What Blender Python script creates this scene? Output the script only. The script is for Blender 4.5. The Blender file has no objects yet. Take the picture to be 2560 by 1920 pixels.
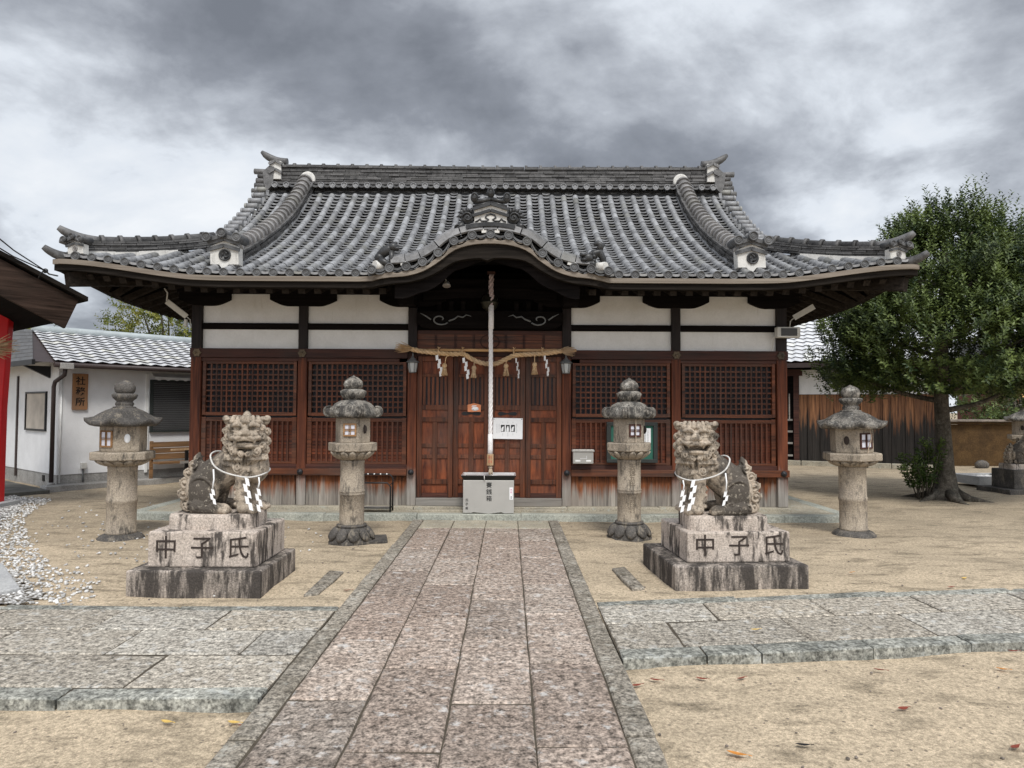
import bpy, math, random
import numpy as np
from mathutils import Vector, Matrix, Euler
random.seed(7)
rng = np.random.default_rng(11)
S = bpy.context.scene
COL = S.collection
PI = math.pi
R = math.radians

# ---------------------------------------------------------------- camera
cam = bpy.data.cameras.new("camera")
cam.sensor_width = 36.0
cam.lens = 36.0 * 1775.0 / 2560.0
cam.clip_start = 0.05
cam.clip_end = 2000
camo = bpy.data.objects.new("camera", cam)
COL.objects.link(camo)
rt = Vector((0.99997, -0.00518, 0.00510))
fw = Vector((0.00500, 0.99939, 0.03449))
up = rt.cross(fw)
camo.matrix_world = Matrix(((rt.x, up.x, -fw.x, 0.27), (rt.y, up.y, -fw.y, -10.154),
                            (rt.z, up.z, -fw.z, 1.5), (0, 0, 0, 1)))
S.camera = camo

# ---------------------------------------------------------------- world, sun, exposure
SKY_OFF = (0.4, 2.9, 5)
SUN_EL, SUN_AZ = 54.0, 10.0      # degrees; azimuth measured from straight behind the camera
S.view_settings.view_transform = 'Standard'
S.view_settings.look = 'None'
S.view_settings.exposure = 0.12
S.view_settings.gamma = 1.0
world = bpy.data.worlds.new("World")
S.world = world
world.use_nodes = True


def nd(nt, typ, ins=None, **props):
    n = nt.nodes.new(typ)
    for k, v in props.items():
        setattr(n, k, v)
    for k, v in (ins or {}).items():
        s = n.inputs[k]
        if isinstance(v, bpy.types.NodeSocket):
            nt.links.new(v, s)
        else:
            s.default_value = v
    return n


def c4(c):
    return (c[0], c[1], c[2], 1.0) if len(c) == 3 else c


def math_(nt, op, a, b=0.0, c=None):
    ins = {0: a, 1: b}
    if c is not None:
        ins[2] = c
    return nd(nt, 'ShaderNodeMath', ins, operation=op).outputs[0]


def mixc(nt, fac, a, b, blend='MIX'):
    n = nd(nt, 'ShaderNodeMix', {0: fac}, data_type='RGBA', blend_type=blend)
    for i, v in ((6, a), (7, b)):
        if isinstance(v, bpy.types.NodeSocket):
            nt.links.new(v, n.inputs[i])
        else:
            n.inputs[i].default_value = c4(v)
    return n.outputs[2]


def ramp(nt, fac, stops):
    n = nd(nt, 'ShaderNodeValToRGB', {0: fac})
    el = n.color_ramp.elements
    while len(el) < len(stops):
        el.new(0.5)
    for e, (p, c) in zip(el, stops):
        e.position = p
        e.color = c4(c) if not isinstance(c, (int, float)) else (c, c, c, 1)
    return n.outputs[0]


def maprange(nt, v, a, b, c=0.0, d=1.0):
    return nd(nt, 'ShaderNodeMapRange', {0: v, 1: a, 2: b, 3: c, 4: d}).outputs[0]


def noise(nt, vec, scale, detail=4, rough=0.55, dist=0.0):
    return nd(nt, 'ShaderNodeTexNoise', {'Vector': vec, 'Scale': scale, 'Detail': detail, 'Roughness': rough, 'Distortion': dist}).outputs[0]


def build_world():
    nt = world.node_tree
    nt.nodes.clear()
    out = nd(nt, 'ShaderNodeOutputWorld')
    bg = nd(nt, 'ShaderNodeBackground', {1: 0.1})
    nt.links.new(bg.outputs[0], out.inputs[0])
    sky = nd(nt, 'ShaderNodeTexSky', sky_type='NISHITA', sun_disc=False, sun_elevation=R(SUN_EL), sun_rotation=R(180 + SUN_AZ))
    tc = nd(nt, 'ShaderNodeTexCoord').outputs['Generated']
    sep = nd(nt, 'ShaderNodeSeparateXYZ', {0: tc})
    x, y, z = sep.outputs
    zc = math_(nt, 'ADD', math_(nt, 'MAXIMUM', z, 0.0), 0.42)
    u = math_(nt, 'DIVIDE', x, zc)
    v = math_(nt, 'DIVIDE', y, zc)
    vec = nd(nt, 'ShaderNodeCombineXYZ', {0: u, 1: v, 2: 3.1}).outputs[0]
    big = noise(nt, nd(nt, 'ShaderNodeMapping', {0: vec, 1: SKY_OFF, 3: (1, 1, 1)}).outputs[0], 1.5, 10, 0.56, 0.25)
    fine = noise(nt, nd(nt, 'ShaderNodeMapping', {0: vec, 2: (0, 0, 0.5), 3: (1, 1.1, 1)}).outputs[0], 4.4, 8, 0.58, 0.4)
    f = math_(nt, 'ADD', math_(nt, 'MULTIPLY', big, 0.80), math_(nt, 'MULTIPLY', fine, 0.20))
    low = maprange(nt, z, 0.05, 0.50, 0.012, -0.040)   # the layer thins towards the skyline
    f = math_(nt, 'ADD', f, low)
    cl = ramp(nt, f, [(0.36, (0.185, 0.20, 0.23)), (0.43, (0.275, 0.295, 0.335)), (0.49, (0.46, 0.49, 0.54)), (0.55, (0.73, 0.775, 0.835)), (0.64, (0.87, 0.895, 0.925))])
    # brighter overcast overhead and behind the camera, added out of view for stronger light
    zen = maprange(nt, z, 0.5, 0.95, 1.0, 1.7)
    beh = maprange(nt, y, 0.35, -0.5, 1.0, 1.9)
    gain = math_(nt, 'MULTIPLY', math_(nt, 'MULTIPLY', zen, beh), 10.0)
    clg = nd(nt, 'ShaderNodeVectorMath', {0: cl, 3: gain}, operation='SCALE').outputs[0]
    nt.links.new(mixc(nt, 0.94, sky.outputs[0], clg), bg.inputs[0])


build_world()
sun = bpy.data.lights.new("sun", 'SUN')
sun.energy = 2.6
sun.angle = R(16)
sun.color = (1.0, 0.97, 0.92)
suno = bpy.data.objects.new("sun", sun)
COL.objects.link(suno)
az, el = R(SUN_AZ), R(SUN_EL)
to_sun = Vector((math.sin(az) * math.cos(el), -math.cos(az) * math.cos(el), math.sin(el)))
suno.rotation_euler = to_sun.to_track_quat('Z', 'Y').to_euler()
suno.location = (0, -8, 12)

# ---------------------------------------------------------------- materials


def newmat(name, rough=0.85, spec=0.3, metal=0.0):
    m = bpy.data.materials.new(name)
    m.use_nodes = True
    nt = m.node_tree
    b = nt.nodes['Principled BSDF']
    b.inputs['Roughness'].default_value = rough
    b.inputs['Specular IOR Level'].default_value = spec
    b.inputs['Metallic'].default_value = metal
    return m, nt, b


def ocoord(nt, scale=(1, 1, 1), rot=(0, 0, 0)):
    tc = nd(nt, 'ShaderNodeTexCoord').outputs['Object']
    return nd(nt, 'ShaderNodeMapping', {0: tc, 2: rot, 3: scale}).outputs[0]


def bump(nt, b, h, strength=0.4, dist=0.01):
    n = nd(nt, 'ShaderNodeBump', {'Strength': strength, 'Distance': dist, 'Height': h})
    nt.links.new(n.outputs[0], b.inputs['Normal'])


def island(nt):
    return nd(nt, 'ShaderNodeNewGeometry').outputs['Random Per Island']


def scalecol(nt, col, f):
    return nd(nt, 'ShaderNodeVectorMath', {0: col, 3: f}, operation='SCALE').outputs[0]


def plain(name, col, rough=0.7, spec=0.3, metal=0.0, var=0.12, nscale=6.0, bs=0.0, gs=60):
    m, nt, b = newmat(name, rough, spec, metal)
    v = ocoord(nt)
    f = maprange(nt, noise(nt, v, nscale, 5), 0.3, 0.7, 1 - var, 1 + var)
    nt.links.new(scalecol(nt, col, f), b.inputs['Base Color'])
    if bs:
        bump(nt, b, noise(nt, v, gs, 4), bs, 0.004)
    return m


def stone(name, c1, c2, grain=55, gamt=0.5, stain=None, scol=(0.03, 0.028, 0.026), streak=(3, 3, 1.0), isl=0.0, bs=0.45, lichen=None, rough=0.92, tint=None):
    m, nt, b = newmat(name, rough, 0.2)
    v = ocoord(nt)
    col = mixc(nt, maprange(nt, noise(nt, v, 4, 5), 0.35, 0.65), c1, c2)
    if isl:
        r = island(nt)
        col = scalecol(nt, col, maprange(nt, r, 0, 1, 1 - isl, 1 + isl))
        if tint:
            r2 = math_(nt, 'FRACT', math_(nt, 'MULTIPLY', r, 17.31))
            col = mixc(nt, math_(nt, 'MULTIPLY', r2, 0.75), col, tint)
    g = noise(nt, v, grain, 5, 0.7)
    col = scalecol(nt, col, maprange(nt, g, 0.34, 0.64, 1 - gamt, 1 + gamt * 0.75))
    g2 = noise(nt, v, grain * 2.7, 2, 0.5)
    col = scalecol(nt, col, maprange(nt, g2, 0.3, 0.6, 1 - gamt * 0.6, 1 + gamt * 0.35))
    if lichen:
        lm = maprange(nt, noise(nt, v, 9, 6, 0.7), 0.56, 0.66)
        col = mixc(nt, math_(nt, 'MULTIPLY', lm, 0.7), col, lichen)
    if stain:
        s1 = noise(nt, ocoord(nt, streak), 1.6, 7, 0.62)
        s2 = noise(nt, ocoord(nt, (streak[0] * 5, streak[1] * 5, streak[2] * 4)), 1.5, 4, 0.6)
        s = math_(nt, 'ADD', math_(nt, 'MULTIPLY', s1, 0.62), math_(nt, 'MULTIPLY', s2, 0.38))
        col = mixc(nt, math_(nt, 'MULTIPLY', maprange(nt, s, stain[0], stain[1]), 0.88), col, scol)
    nt.links.new(col, b.inputs['Base Color'])
    h = math_(nt, 'ADD', g, math_(nt, 'MULTIPLY', noise(nt, v, grain * 0.3, 3), 1.2))
    bump(nt, b, h, bs, 0.008)
    return m


def wood(name, c1, c2, axis='z', rough=0.65, k=34, isl=0.25, zramp=None, spec=0.3, bs=0.35, long=1.6):
    """grain stretched along an axis; zramp = list of (z, colour, dark colour) wear steps up the height"""
    m, nt, b = newmat(name, rough, spec)
    sc = {'x': (long, k, k), 'y': (k, long, k), 'z': (k, k, long)}[axis]
    g = noise(nt, ocoord(nt, sc), 1.0, 6, 0.62, 0.3)
    gb = noise(nt, ocoord(nt, tuple(q * 0.25 for q in sc)), 1.0, 4, 0.6, 0.5)
    gg = math_(nt, 'ADD', math_(nt, 'MULTIPLY', g, 0.6), math_(nt, 'MULTIPLY', gb, 0.4))
    t = maprange(nt, gg, 0.36, 0.64)
    col = mixc(nt, t, c1, c2)
    fade = noise(nt, ocoord(nt), 1.3, 5, 0.6)              # sun-bleached and water-marked patches
    gq = (c2[0] + c2[1] + c2[2]) / 3
    col = mixc(nt, maprange(nt, fade, 0.45, 0.72, 0.0, 0.55), col, (gq * 0.75, gq * 0.62, gq * 0.52))
    if zramp:
        zz = nd(nt, 'ShaderNodeSeparateXYZ', {0: ocoord(nt)}).outputs[2]
        st = noise(nt, ocoord(nt, (14, 14, 0.8)), 1.0, 5, 0.65)
        zz = math_(nt, 'ADD', zz, maprange(nt, st, 0.3, 0.7, -zramp[0], zramp[0]))
        for (z0, z1, a, bb) in zramp[1:]:
            colb = mixc(nt, t, a, bb)
            col = mixc(nt, maprange(nt, zz, z0, z1), col, colb)
    if isl:
        col = scalecol(nt, col, maprange(nt, island(nt), 0, 1, 1 - isl, 1 + isl))
    nt.links.new(col, b.inputs['Base Color'])
    bump(nt, b, gg, bs, 0.006)
    return m


def tile(name, lo, hi, rough=0.5, warm=0.0, spec=0.4):
    m, nt, b = newmat(name, rough, spec)
    r = island(nt)
    v = ocoord(nt)
    n1 = noise(nt, v, 13, 6, 0.65)
    n2 = noise(nt, v, 70, 3, 0.6)
    f = math_(nt, 'ADD', math_(nt, 'MULTIPLY', r, 0.55), maprange(nt, n1, 0.3, 0.7, -0.1, 0.5))
    f = math_(nt, 'ADD', f, maprange(nt, n2, 0.35, 0.65, -0.12, 0.12))
    a = (lo * (1 + warm), lo, lo * (1.02 - warm))
    c = (hi * (0.99 + warm), hi, hi * (1.018 - warm))
    col = mixc(nt, nd(nt, 'ShaderNodeClamp', {0: f}).outputs[0], a, c)
    r2 = math_(nt, 'FRACT', math_(nt, 'MULTIPLY', r, 31.7))
    col = mixc(nt, maprange(nt, r2, 0.8, 1.0, 0.0, 0.45), col, (lo * 1.5, lo * 1.45, lo * 1.15))
    nt.links.new(col, b.inputs['Base Color'])
    bump(nt, b, math_(nt, 'ADD', n1, n2), 0.25, 0.004)
    return m


def foliage(name, dark, light, trans=0.15):
    m, nt, b = newmat(name, 0.5, 0.35)
    r = island(nt)
    n = noise(nt, ocoord(nt), 2.4, 4)
    f = math_(nt, 'ADD', math_(nt, 'MULTIPLY', r, 0.6), maprange(nt, n, 0.35, 0.65, -0.3, 0.6))
    col = mixc(nt, nd(nt, 'ShaderNodeClamp', {0: f}).outputs[0], dark, light)
    nt.links.new(col, b.inputs['Base Color'])
    tr = nd(nt, 'ShaderNodeBsdfTranslucent', {0: col})
    mx = nd(nt, 'ShaderNodeMixShader', {0: trans})
    nt.links.new(b.outputs[0], mx.inputs[1])
    nt.links.new(tr.outputs[0], mx.inputs[2])
    nt.links.new(mx.outputs[0], nt.nodes['Material Output'].inputs[0])
    return m


MT = {}


def make_materials():
    # sand: fine grains, damp olive-brown patches, scattered dark grit
    m, nt, b = newmat('sand', 0.95, 0.15)
    v = ocoord(nt)
    yy = nd(nt, 'ShaderNodeSeparateXYZ', {0: v}).outputs[1]
    big = noise(nt, ocoord(nt, (0.8, 1.3, 1)), 0.9, 7, 0.62)
    trod = noise(nt, ocoord(nt, (1, 2.2, 1)), 2.4, 6, 0.65)
    far = maprange(nt, yy, -4.2, -0.5)                 # the yard by the hall is darker, trodden earth
    f = math_(nt, 'ADD', math_(nt, 'MULTIPLY', far, 0.62), maprange(nt, big, 0.4, 0.68, -0.25, 0.4))
    col = mixc(nt, nd(nt, 'ShaderNodeClamp', {0: f}).outputs[0], (0.53, 0.43, 0.305), (0.33, 0.272, 0.195))
    col = mixc(nt, maprange(nt, trod, 0.50, 0.66, 0, 0.75), col, (0.20, 0.165, 0.115))
    g = noise(nt, v, 42, 6, 0.78)
    g2 = noise(nt, v, 130, 3, 0.7)
    col = scalecol(nt, col, maprange(nt, g, 0.36, 0.62, 0.58, 1.28))
    col = scalecol(nt, col, maprange(nt, g2, 0.36, 0.62, 0.72, 1.2))
    vor = nd(nt, 'ShaderNodeTexVoronoi', {'Vector': v, 'Scale': 26.0, 'Randomness': 1.0}).outputs['Distance']
    vr = nd(nt, 'ShaderNodeTexVoronoi', {'Vector': v, 'Scale': 26.0, 'Randomness': 1.0}).outputs['Color']
    pick = maprange(nt, nd(nt, 'ShaderNodeSeparateColor', {0: vr}).outputs[0], 0.80, 0.82)
    spot = math_(nt, 'MULTIPLY', maprange(nt, vor, 0.30, 0.16), pick)
    col = mixc(nt, math_(nt, 'MULTIPLY', spot, 0.75), col, (0.12, 0.10, 0.08))
    nt.links.new(col, b.inputs['Base Color'])
    bump(nt, b, math_(nt, 'ADD', math_(nt, 'ADD', g, g2), math_(nt, 'MULTIPLY', trod, 3.0)), 0.55, 0.012)
    MT['sand'] = m
    MT['path'] = stone('path_granite', (0.42, 0.36, 0.305), (0.275, 0.225, 0.185), 27, 0.8, stain=(0.56, 0.72), scol=(0.16, 0.125, 0.10), streak=(1.2, 1.2, 1), isl=0.30, bs=0.3, lichen=(0.62, 0.60, 0.57), tint=(0.27, 0.205, 0.165))
    MT['cross'] = stone('cross_path_granite', (0.43, 0.405, 0.355), (0.31, 0.288, 0.25), 27, 0.8, stain=(0.56, 0.72), scol=(0.15, 0.13, 0.10), streak=(1.2, 1.2, 1), isl=0.24, bs=0.3, lichen=(0.60, 0.59, 0.555), tint=(0.32, 0.275, 0.215))
    MT['border'] = stone('border_stone', (0.30, 0.27, 0.225), (0.20, 0.175, 0.14), 30, 0.75, stain=(0.52, 0.70), scol=(0.08, 0.07, 0.05), streak=(1.5, 1.5, 1), isl=0.15, bs=0.7, lichen=(0.5, 0.48, 0.42))
    MT['kerb'] = stone('green_kerb_stone', (0.33, 0.325, 0.285), (0.19, 0.19, 0.168), 26, 0.7, stain=(0.50, 0.64), scol=(0.055, 0.06, 0.052), streak=(3, 3, 3), isl=0.18, bs=0.9, lichen=(0.47, 0.48, 0.45))
    MT['kerb_pale'] = stone('pale_green_kerb', (0.40, 0.405, 0.35), (0.30, 0.31, 0.27), 40, 0.35, stain=(0.58, 0.75), scol=(0.14, 0.14, 0.12), streak=(2, 2, 4), isl=0.12, bs=0.5)
    MT['plinth'] = stone('plinth_stone', (0.40, 0.36, 0.28), (0.31, 0.28, 0.22), 45, 0.35, stain=(0.58, 0.72), scol=(0.2, 0.18, 0.14), streak=(1.3, 1.3, 2), isl=0.1, lichen=(0.36, 0.38, 0.34))
    MT['lantern'] = stone('lantern_granite', (0.39, 0.33, 0.255), (0.29, 0.245, 0.195), 70, 0.36, stain=(0.505, 0.64), scol=(0.055, 0.05, 0.044), streak=(6, 6, 2.2), bs=0.8)
    MT['lantern_top'] = stone('lantern_cap_stone', (0.30, 0.27, 0.23), (0.15, 0.14, 0.125), 60, 0.5, stain=(0.44, 0.56), scol=(0.04, 0.038, 0.036), streak=(7, 7, 5), bs=0.8, lichen=(0.5, 0.48, 0.43))
    MT['lantern_dark'] = stone('lantern_dark_stone', (0.12, 0.11, 0.10), (0.065, 0.06, 0.055), 60, 0.45, stain=(0.52, 0.62), scol=(0.22, 0.19, 0.15), streak=(8, 8, 3), bs=0.8)
    MT['pedestal'] = stone('pedestal_granite', (0.55, 0.475, 0.41), (0.44, 0.375, 0.32), 70, 0.42, stain=(0.50, 0.57), scol=(0.028, 0.024, 0.022), streak=(3.4, 3.4, 0.9), bs=0.5)
    MT['pedestal_low'] = stone('pedestal_dark_granite', (0.44, 0.38, 0.33), (0.30, 0.26, 0.22), 70, 0.5, stain=(0.40, 0.53), scol=(0.025, 0.022, 0.021), streak=(4.5, 4.5, 0.9), bs=0.5)
    for side, key in ((1.0, 'lion'), (-1.0, 'lion_mirror')):
     m, nt, b = newmat('lion_stone' if side > 0 else 'lion_stone_facing_left', 0.9, 0.2)
     v = ocoord(nt)
     sp = nd(nt, 'ShaderNodeSeparateXYZ', {0: v})
     base = mixc(nt, maprange(nt, noise(nt, v, 6, 5), 0.35, 0.65), (0.48, 0.40, 0.315), (0.30, 0.25, 0.195))
     s = noise(nt, ocoord(nt, (7, 7, 4)), 1.0, 7, 0.62)
     # soot-black weathering over the back and haunches (local x behind the chest)
     back = maprange(nt, sp.outputs[0], 0.06 * side, -0.22 * side, -0.14, 0.24)
     tail = maprange(nt, sp.outputs[0], -0.345 * side, -0.385 * side, 0.0, -0.45)
     mk = maprange(nt, math_(nt, 'ADD', math_(nt, 'ADD', s, back), tail), 0.50, 0.66)
     base = mixc(nt, math_(nt, 'MULTIPLY', mk, 0.9), base, (0.055, 0.048, 0.042))
     soot = noise(nt, v, 17, 6, 0.7)
     base = mixc(nt, maprange(nt, soot, 0.49, 0.61, 0, 0.82), base, (0.085, 0.073, 0.06))
     pale = noise(nt, ocoord(nt, (1, 1, 1)), 29, 4, 0.6)
     base = mixc(nt, maprange(nt, pale, 0.58, 0.66, 0, 0.5), base, (0.52, 0.46, 0.37))
     gr = noise(nt, v, 80, 4, 0.7)
     base = scalecol(nt, base, maprange(nt, gr, 0.35, 0.65, 0.78, 1.2))
     nt.links.new(base, b.inputs['Base Color'])
     bump(nt, b, gr, 0.5, 0.006)
     MT[key] = m
    MT['ochre'] = stone('ochre_clay', (0.095, 0.055, 0.022), (0.055, 0.032, 0.014), 25, 0.3, stain=(0.55, 0.75), scol=(0.09, 0.055, 0.028), streak=(1.2, 1.2, 4))  # base colour darkened to carry the tree's shade on the wall
    MT['coping'] = stone('coping_tile', (0.25, 0.21, 0.18), (0.15, 0.13, 0.11), 30, 0.4)
    MT['grave'] = stone('grey_granite', (0.45, 0.45, 0.44), (0.36, 0.36, 0.36), 80, 0.25)
    MT['blockwall'] = stone('concrete_block', (0.30, 0.29, 0.28), (0.22, 0.21, 0.2), 40, 0.3)
    MT['concrete'] = stone('concrete', (0.36, 0.35, 0.33), (0.27, 0.26, 0.245), 50, 0.25, stain=(0.58, 0.75), scol=(0.14, 0.13, 0.11), streak=(1.5, 1.5, 1.5), bs=0.25)
    MT['darkslab'] = stone('walkway_concrete', (0.13, 0.125, 0.11), (0.08, 0.078, 0.07), 50, 0.3)
    MT['pebble'] = stone('white_pebble', (0.62, 0.61, 0.59), (0.46, 0.45, 0.43), 40, 0.2, isl=0.4)
    # timber of the hall
    red1, red2 = (0.024, 0.0085, 0.005), (0.185, 0.058, 0.024)
    MT['red_v'] = wood('red_timber_upright', red1, red2, 'z', 0.55)
    MT['red_h'] = wood('red_timber_level', red1, red2, 'x', 0.55)
    MT['red_panel'] = wood('red_panel_figured', (0.045, 0.010, 0.005), (0.27, 0.075, 0.028), 'z', 0.55, k=22, long=4.0)
    MT['lat'] = wood('lattice_timber', (0.034, 0.0125, 0.0075), (0.155, 0.049, 0.0225), 'z', 0.6)
    MT['lat_bk'] = wood('lattice_backboard', (0.045, 0.012, 0.007), (0.215, 0.058, 0.025), 'x', 0.6)
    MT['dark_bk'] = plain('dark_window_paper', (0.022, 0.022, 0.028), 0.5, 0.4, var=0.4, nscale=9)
    MT['dark'] = wood('dark_beam_timber', (0.0035, 0.003, 0.0029), (0.013, 0.0105, 0.010), 'x', 0.85, spec=0.04)  # tone lowered with the soffit to hold the eave shade
    MT['dark_red'] = wood('dark_red_beam', (0.022, 0.008, 0.006), (0.085, 0.030, 0.020), 'x', 0.65)
    MT['soffit'] = wood('soffit_timber', (0.0025, 0.0023, 0.0022), (0.008, 0.0066, 0.006), 'y', 0.95, spec=0.04)  # eave shade put into the tone, lowered against ground bounce
    MT['rafter'] = wood('rafter_timber', (0.010, 0.0085, 0.0072), (0.042, 0.034, 0.028), 'y', 0.9, spec=0.04)  # lowered like the soffit, shade held in the colour
    MT['eave'] = wood('eave_edge_timber', (0.12, 0.10, 0.08), (0.29, 0.25, 0.205), 'x', 0.85, long=0.8, spec=0.1)
    MT['eave2'] = wood('dark_eave_board', (0.006, 0.0053, 0.0048), (0.030, 0.025, 0.021), 'x', 0.9, spec=0.04)  # near-black tone carries the eave shade as well
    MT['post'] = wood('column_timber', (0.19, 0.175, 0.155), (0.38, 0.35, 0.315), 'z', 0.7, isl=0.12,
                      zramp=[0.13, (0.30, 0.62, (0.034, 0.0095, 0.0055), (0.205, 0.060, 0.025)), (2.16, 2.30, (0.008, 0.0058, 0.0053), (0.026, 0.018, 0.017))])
    MT['board'] = wood('weathered_board', (0.085, 0.078, 0.070), (0.37, 0.335, 0.29), 'z', 0.85, isl=0.22,
                       zramp=[0.11, (0.25, 0.42, (0.05, 0.018, 0.010), (0.26, 0.088, 0.032)), (0.50, 0.60, (0.012, 0.009, 0.008), (0.04, 0.024, 0.018))])
    MT['char'] = wood('charred_board', (0.006, 0.0055, 0.005), (0.034, 0.029, 0.026), 'z', 0.85, k=26, isl=0.3,
                      zramp=[0.42, (1.0, 1.35, (0.05, 0.021, 0.012), (0.25, 0.118, 0.055))])
    MT['grey_wood'] = wood('bare_grey_timber', (0.16, 0.15, 0.135), (0.36, 0.34, 0.31), 'x', 0.85)
    MT['oak'] = wood('brown_slat_timber', (0.11, 0.055, 0.024), (0.34, 0.19, 0.085), 'x', 0.7)
    MT['signwood'] = wood('sign_timber', (0.28, 0.125, 0.05), (0.44, 0.225, 0.10), 'z', 0.6)
    MT['paleply'] = plain('weathered_ply', (0.47, 0.42, 0.36), 0.8, var=0.2, nscale=3)
    MT['barge'] = wood('barge_timber', (0.012, 0.0085, 0.007), (0.062, 0.041, 0.032), 'x', 0.7, k=30, spec=0.04)
    MT['plaster'] = stone('white_plaster', (0.77, 0.76, 0.74), (0.70, 0.69, 0.665), 40, 0.04, stain=(0.58, 0.82), scol=(0.50, 0.465, 0.41), streak=(4, 4, 0.7), bs=0.12)
    MT['gable_plaster'] = stone('gable_plaster', (0.66, 0.645, 0.61), (0.56, 0.545, 0.51), 50, 0.1, stain=(0.54, 0.72), scol=(0.25, 0.24, 0.22), streak=(6, 6, 2.0), bs=0.2)
    MT['render'] = stone('rough_white_render', (0.77, 0.77, 0.77), (0.71, 0.71, 0.71), 70, 0.05, stain=(0.60, 0.85), scol=(0.52, 0.50, 0.46), streak=(3, 3, 0.6), bs=0.3)
    MT['yellow'] = plain('yellow_render', (0.74, 0.47, 0.19), 0.9, 0.2, var=0.06, bs=0.2)
    MT['tile_roll'] = tile('roof_tile_roll', 0.10, 0.36, 0.5)
    MT['tile_flat'] = tile('roof_tile_pan', 0.17, 0.40, 0.45)
    MT['tile_edge'] = tile('roof_tile_edge', 0.045, 0.14, 0.55)
    MT['tile_ridge'] = tile('roof_tile_ridge', 0.02, 0.15, 0.6, 0.04)
    MT['tile_cap'] = tile('roof_tile_cap', 0.12, 0.33, 0.5, 0.05)
    MT['tile_verge'] = tile('roof_tile_verge', 0.19, 0.30, 0.45)
    MT['horn'] = tile('horn_tile', 0.05, 0.19, 0.55, 0.03)
    MT['gable_slab'] = tile('gable_cover_slab', 0.075, 0.25, 0.55, 0.02)
    MT['tile_black'] = tile('black_tile', 0.014, 0.05, 0.4)
    MT['silver'] = tile('silver_tile', 0.52, 0.72, 0.35, spec=0.5)
    MT['silver_dk'] = plain('silver_tile_shadow_lip', (0.13, 0.13, 0.14), 0.5)
    MT['slate'] = tile('grey_slate', 0.085, 0.13, 0.7)
    MT['iron'] = plain('black_iron', (0.014, 0.014, 0.015), 0.45, 0.5, 0.3)
    MT['iron_blk'] = plain('blackened_boss', (0.012, 0.013, 0.016), 0.5, 0.5)
    MT['brass_old'] = stone('tarnished_boss', (0.17, 0.13, 0.085), (0.06, 0.05, 0.04), 80, 0.4)
    MT['steel'] = plain('brushed_steel', (0.52, 0.51, 0.48), 0.38, 0.5, 0.75, var=0.1, nscale=2.0)
    MT['boxsteel'] = plain('offering_box_steel', (0.47, 0.455, 0.425), 0.5, 0.5, 0.35, var=0.07, nscale=3.0)
    MT['chrome'] = plain('bright_lining', (0.86, 0.86, 0.87), 0.3, 0.5, 0.6)
    MT['lampgrey'] = plain('grey_lamp_metal', (0.16, 0.165, 0.165), 0.5, 0.5, 0.3)
    MT['lampglass'] = plain('frosted_lamp_glass', (0.42, 0.43, 0.42), 0.35, 0.5)
    MT['white'] = plain('white_paint', (0.78, 0.78, 0.76), 0.6)
    MT['greywhite'] = plain('aged_white_plastic', (0.55, 0.54, 0.50), 0.6)
    MT['paper'] = plain('white_paper', (0.86, 0.86, 0.86), 0.8, var=0.03)
    MT['pane'] = plain('paper_pane', (0.66, 0.66, 0.72), 0.6, var=0.05)
    MT['ink'] = plain('black_ink', (0.012, 0.012, 0.012), 0.7)
    MT['ink_grey'] = plain('faint_ink', (0.42, 0.43, 0.43), 0.8)
    MT['ink_red'] = plain('red_ink', (0.55, 0.06, 0.04), 0.7)
    MT['ink_pink'] = plain('pink_ink', (0.75, 0.35, 0.5), 0.7)
    MT['carve'] = plain('cut_letter_shadow', (0.045, 0.034, 0.029), 0.95)
    MT['carve_soft'] = plain('worn_letter', (0.17, 0.14, 0.105), 0.95)
    MT['felt'] = plain('green_felt', (0.035, 0.13, 0.095), 0.9)
    MT['ema'] = plain('orange_plaque_wood', (0.66, 0.25, 0.12), 0.6)
    MT['red_paint'] = plain('vermilion_paint', (0.58, 0.014, 0.018), 0.4, 0.4, var=0.12, nscale=2)
    MT['straw'] = wood('rice_straw', (0.40, 0.25, 0.12), (0.70, 0.49, 0.28), 'x', 0.85, k=40)
    MT['bamboo'] = wood('dry_bamboo', (0.40, 0.22, 0.09), (0.62, 0.38, 0.18), 'x', 0.5, k=14)
    MT['cord'] = plain('white_cord', (0.80, 0.77, 0.76), 0.85, var=0.1, nscale=40)
    MT['cord2'] = plain('grey_pink_cord', (0.52, 0.42, 0.42), 0.85, var=0.25, nscale=40)
    MT['tassel_white'] = plain('weathered_white_cord', (0.62, 0.60, 0.57), 0.9, var=0.2, nscale=40)
    MT['tassel'] = plain('hemp_tassel', (0.50, 0.40, 0.30), 0.9, var=0.2, nscale=60)
    MT['pole'] = wood('handle_timber', (0.34, 0.20, 0.10), (0.60, 0.41, 0.24), 'z', 0.6)
    MT['bell'] = plain('dull_bronze', (0.045, 0.043, 0.032), 0.4, 0.5, 0.7)
    MT['shutter'] = plain('dark_shutter', (0.06, 0.06, 0.06), 0.5)
    MT['shutter_frame'] = plain('dark_green_frame', (0.03, 0.035, 0.033), 0.5)
    MT['gutter'] = plain('brown_gutter', (0.045, 0.032, 0.030), 0.45)
    MT['ridgecap'] = plain('grey_ridge_cap', (0.36, 0.40, 0.41), 0.5)
    MT['brownframe'] = plain('brown_window_frame', (0.10, 0.03, 0.02), 0.5)
    MT['leaf'] = foliage('evergreen_leaf', (0.016, 0.034, 0.010), (0.165, 0.215, 0.058))
    MT['leaf2'] = foliage('yellow_green_leaf', (0.065, 0.10, 0.018), (0.28, 0.27, 0.05), 0.3)
    MT['leaf3'] = foliage('shrub_leaf', (0.03, 0.055, 0.013), (0.12, 0.17, 0.04))
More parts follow.
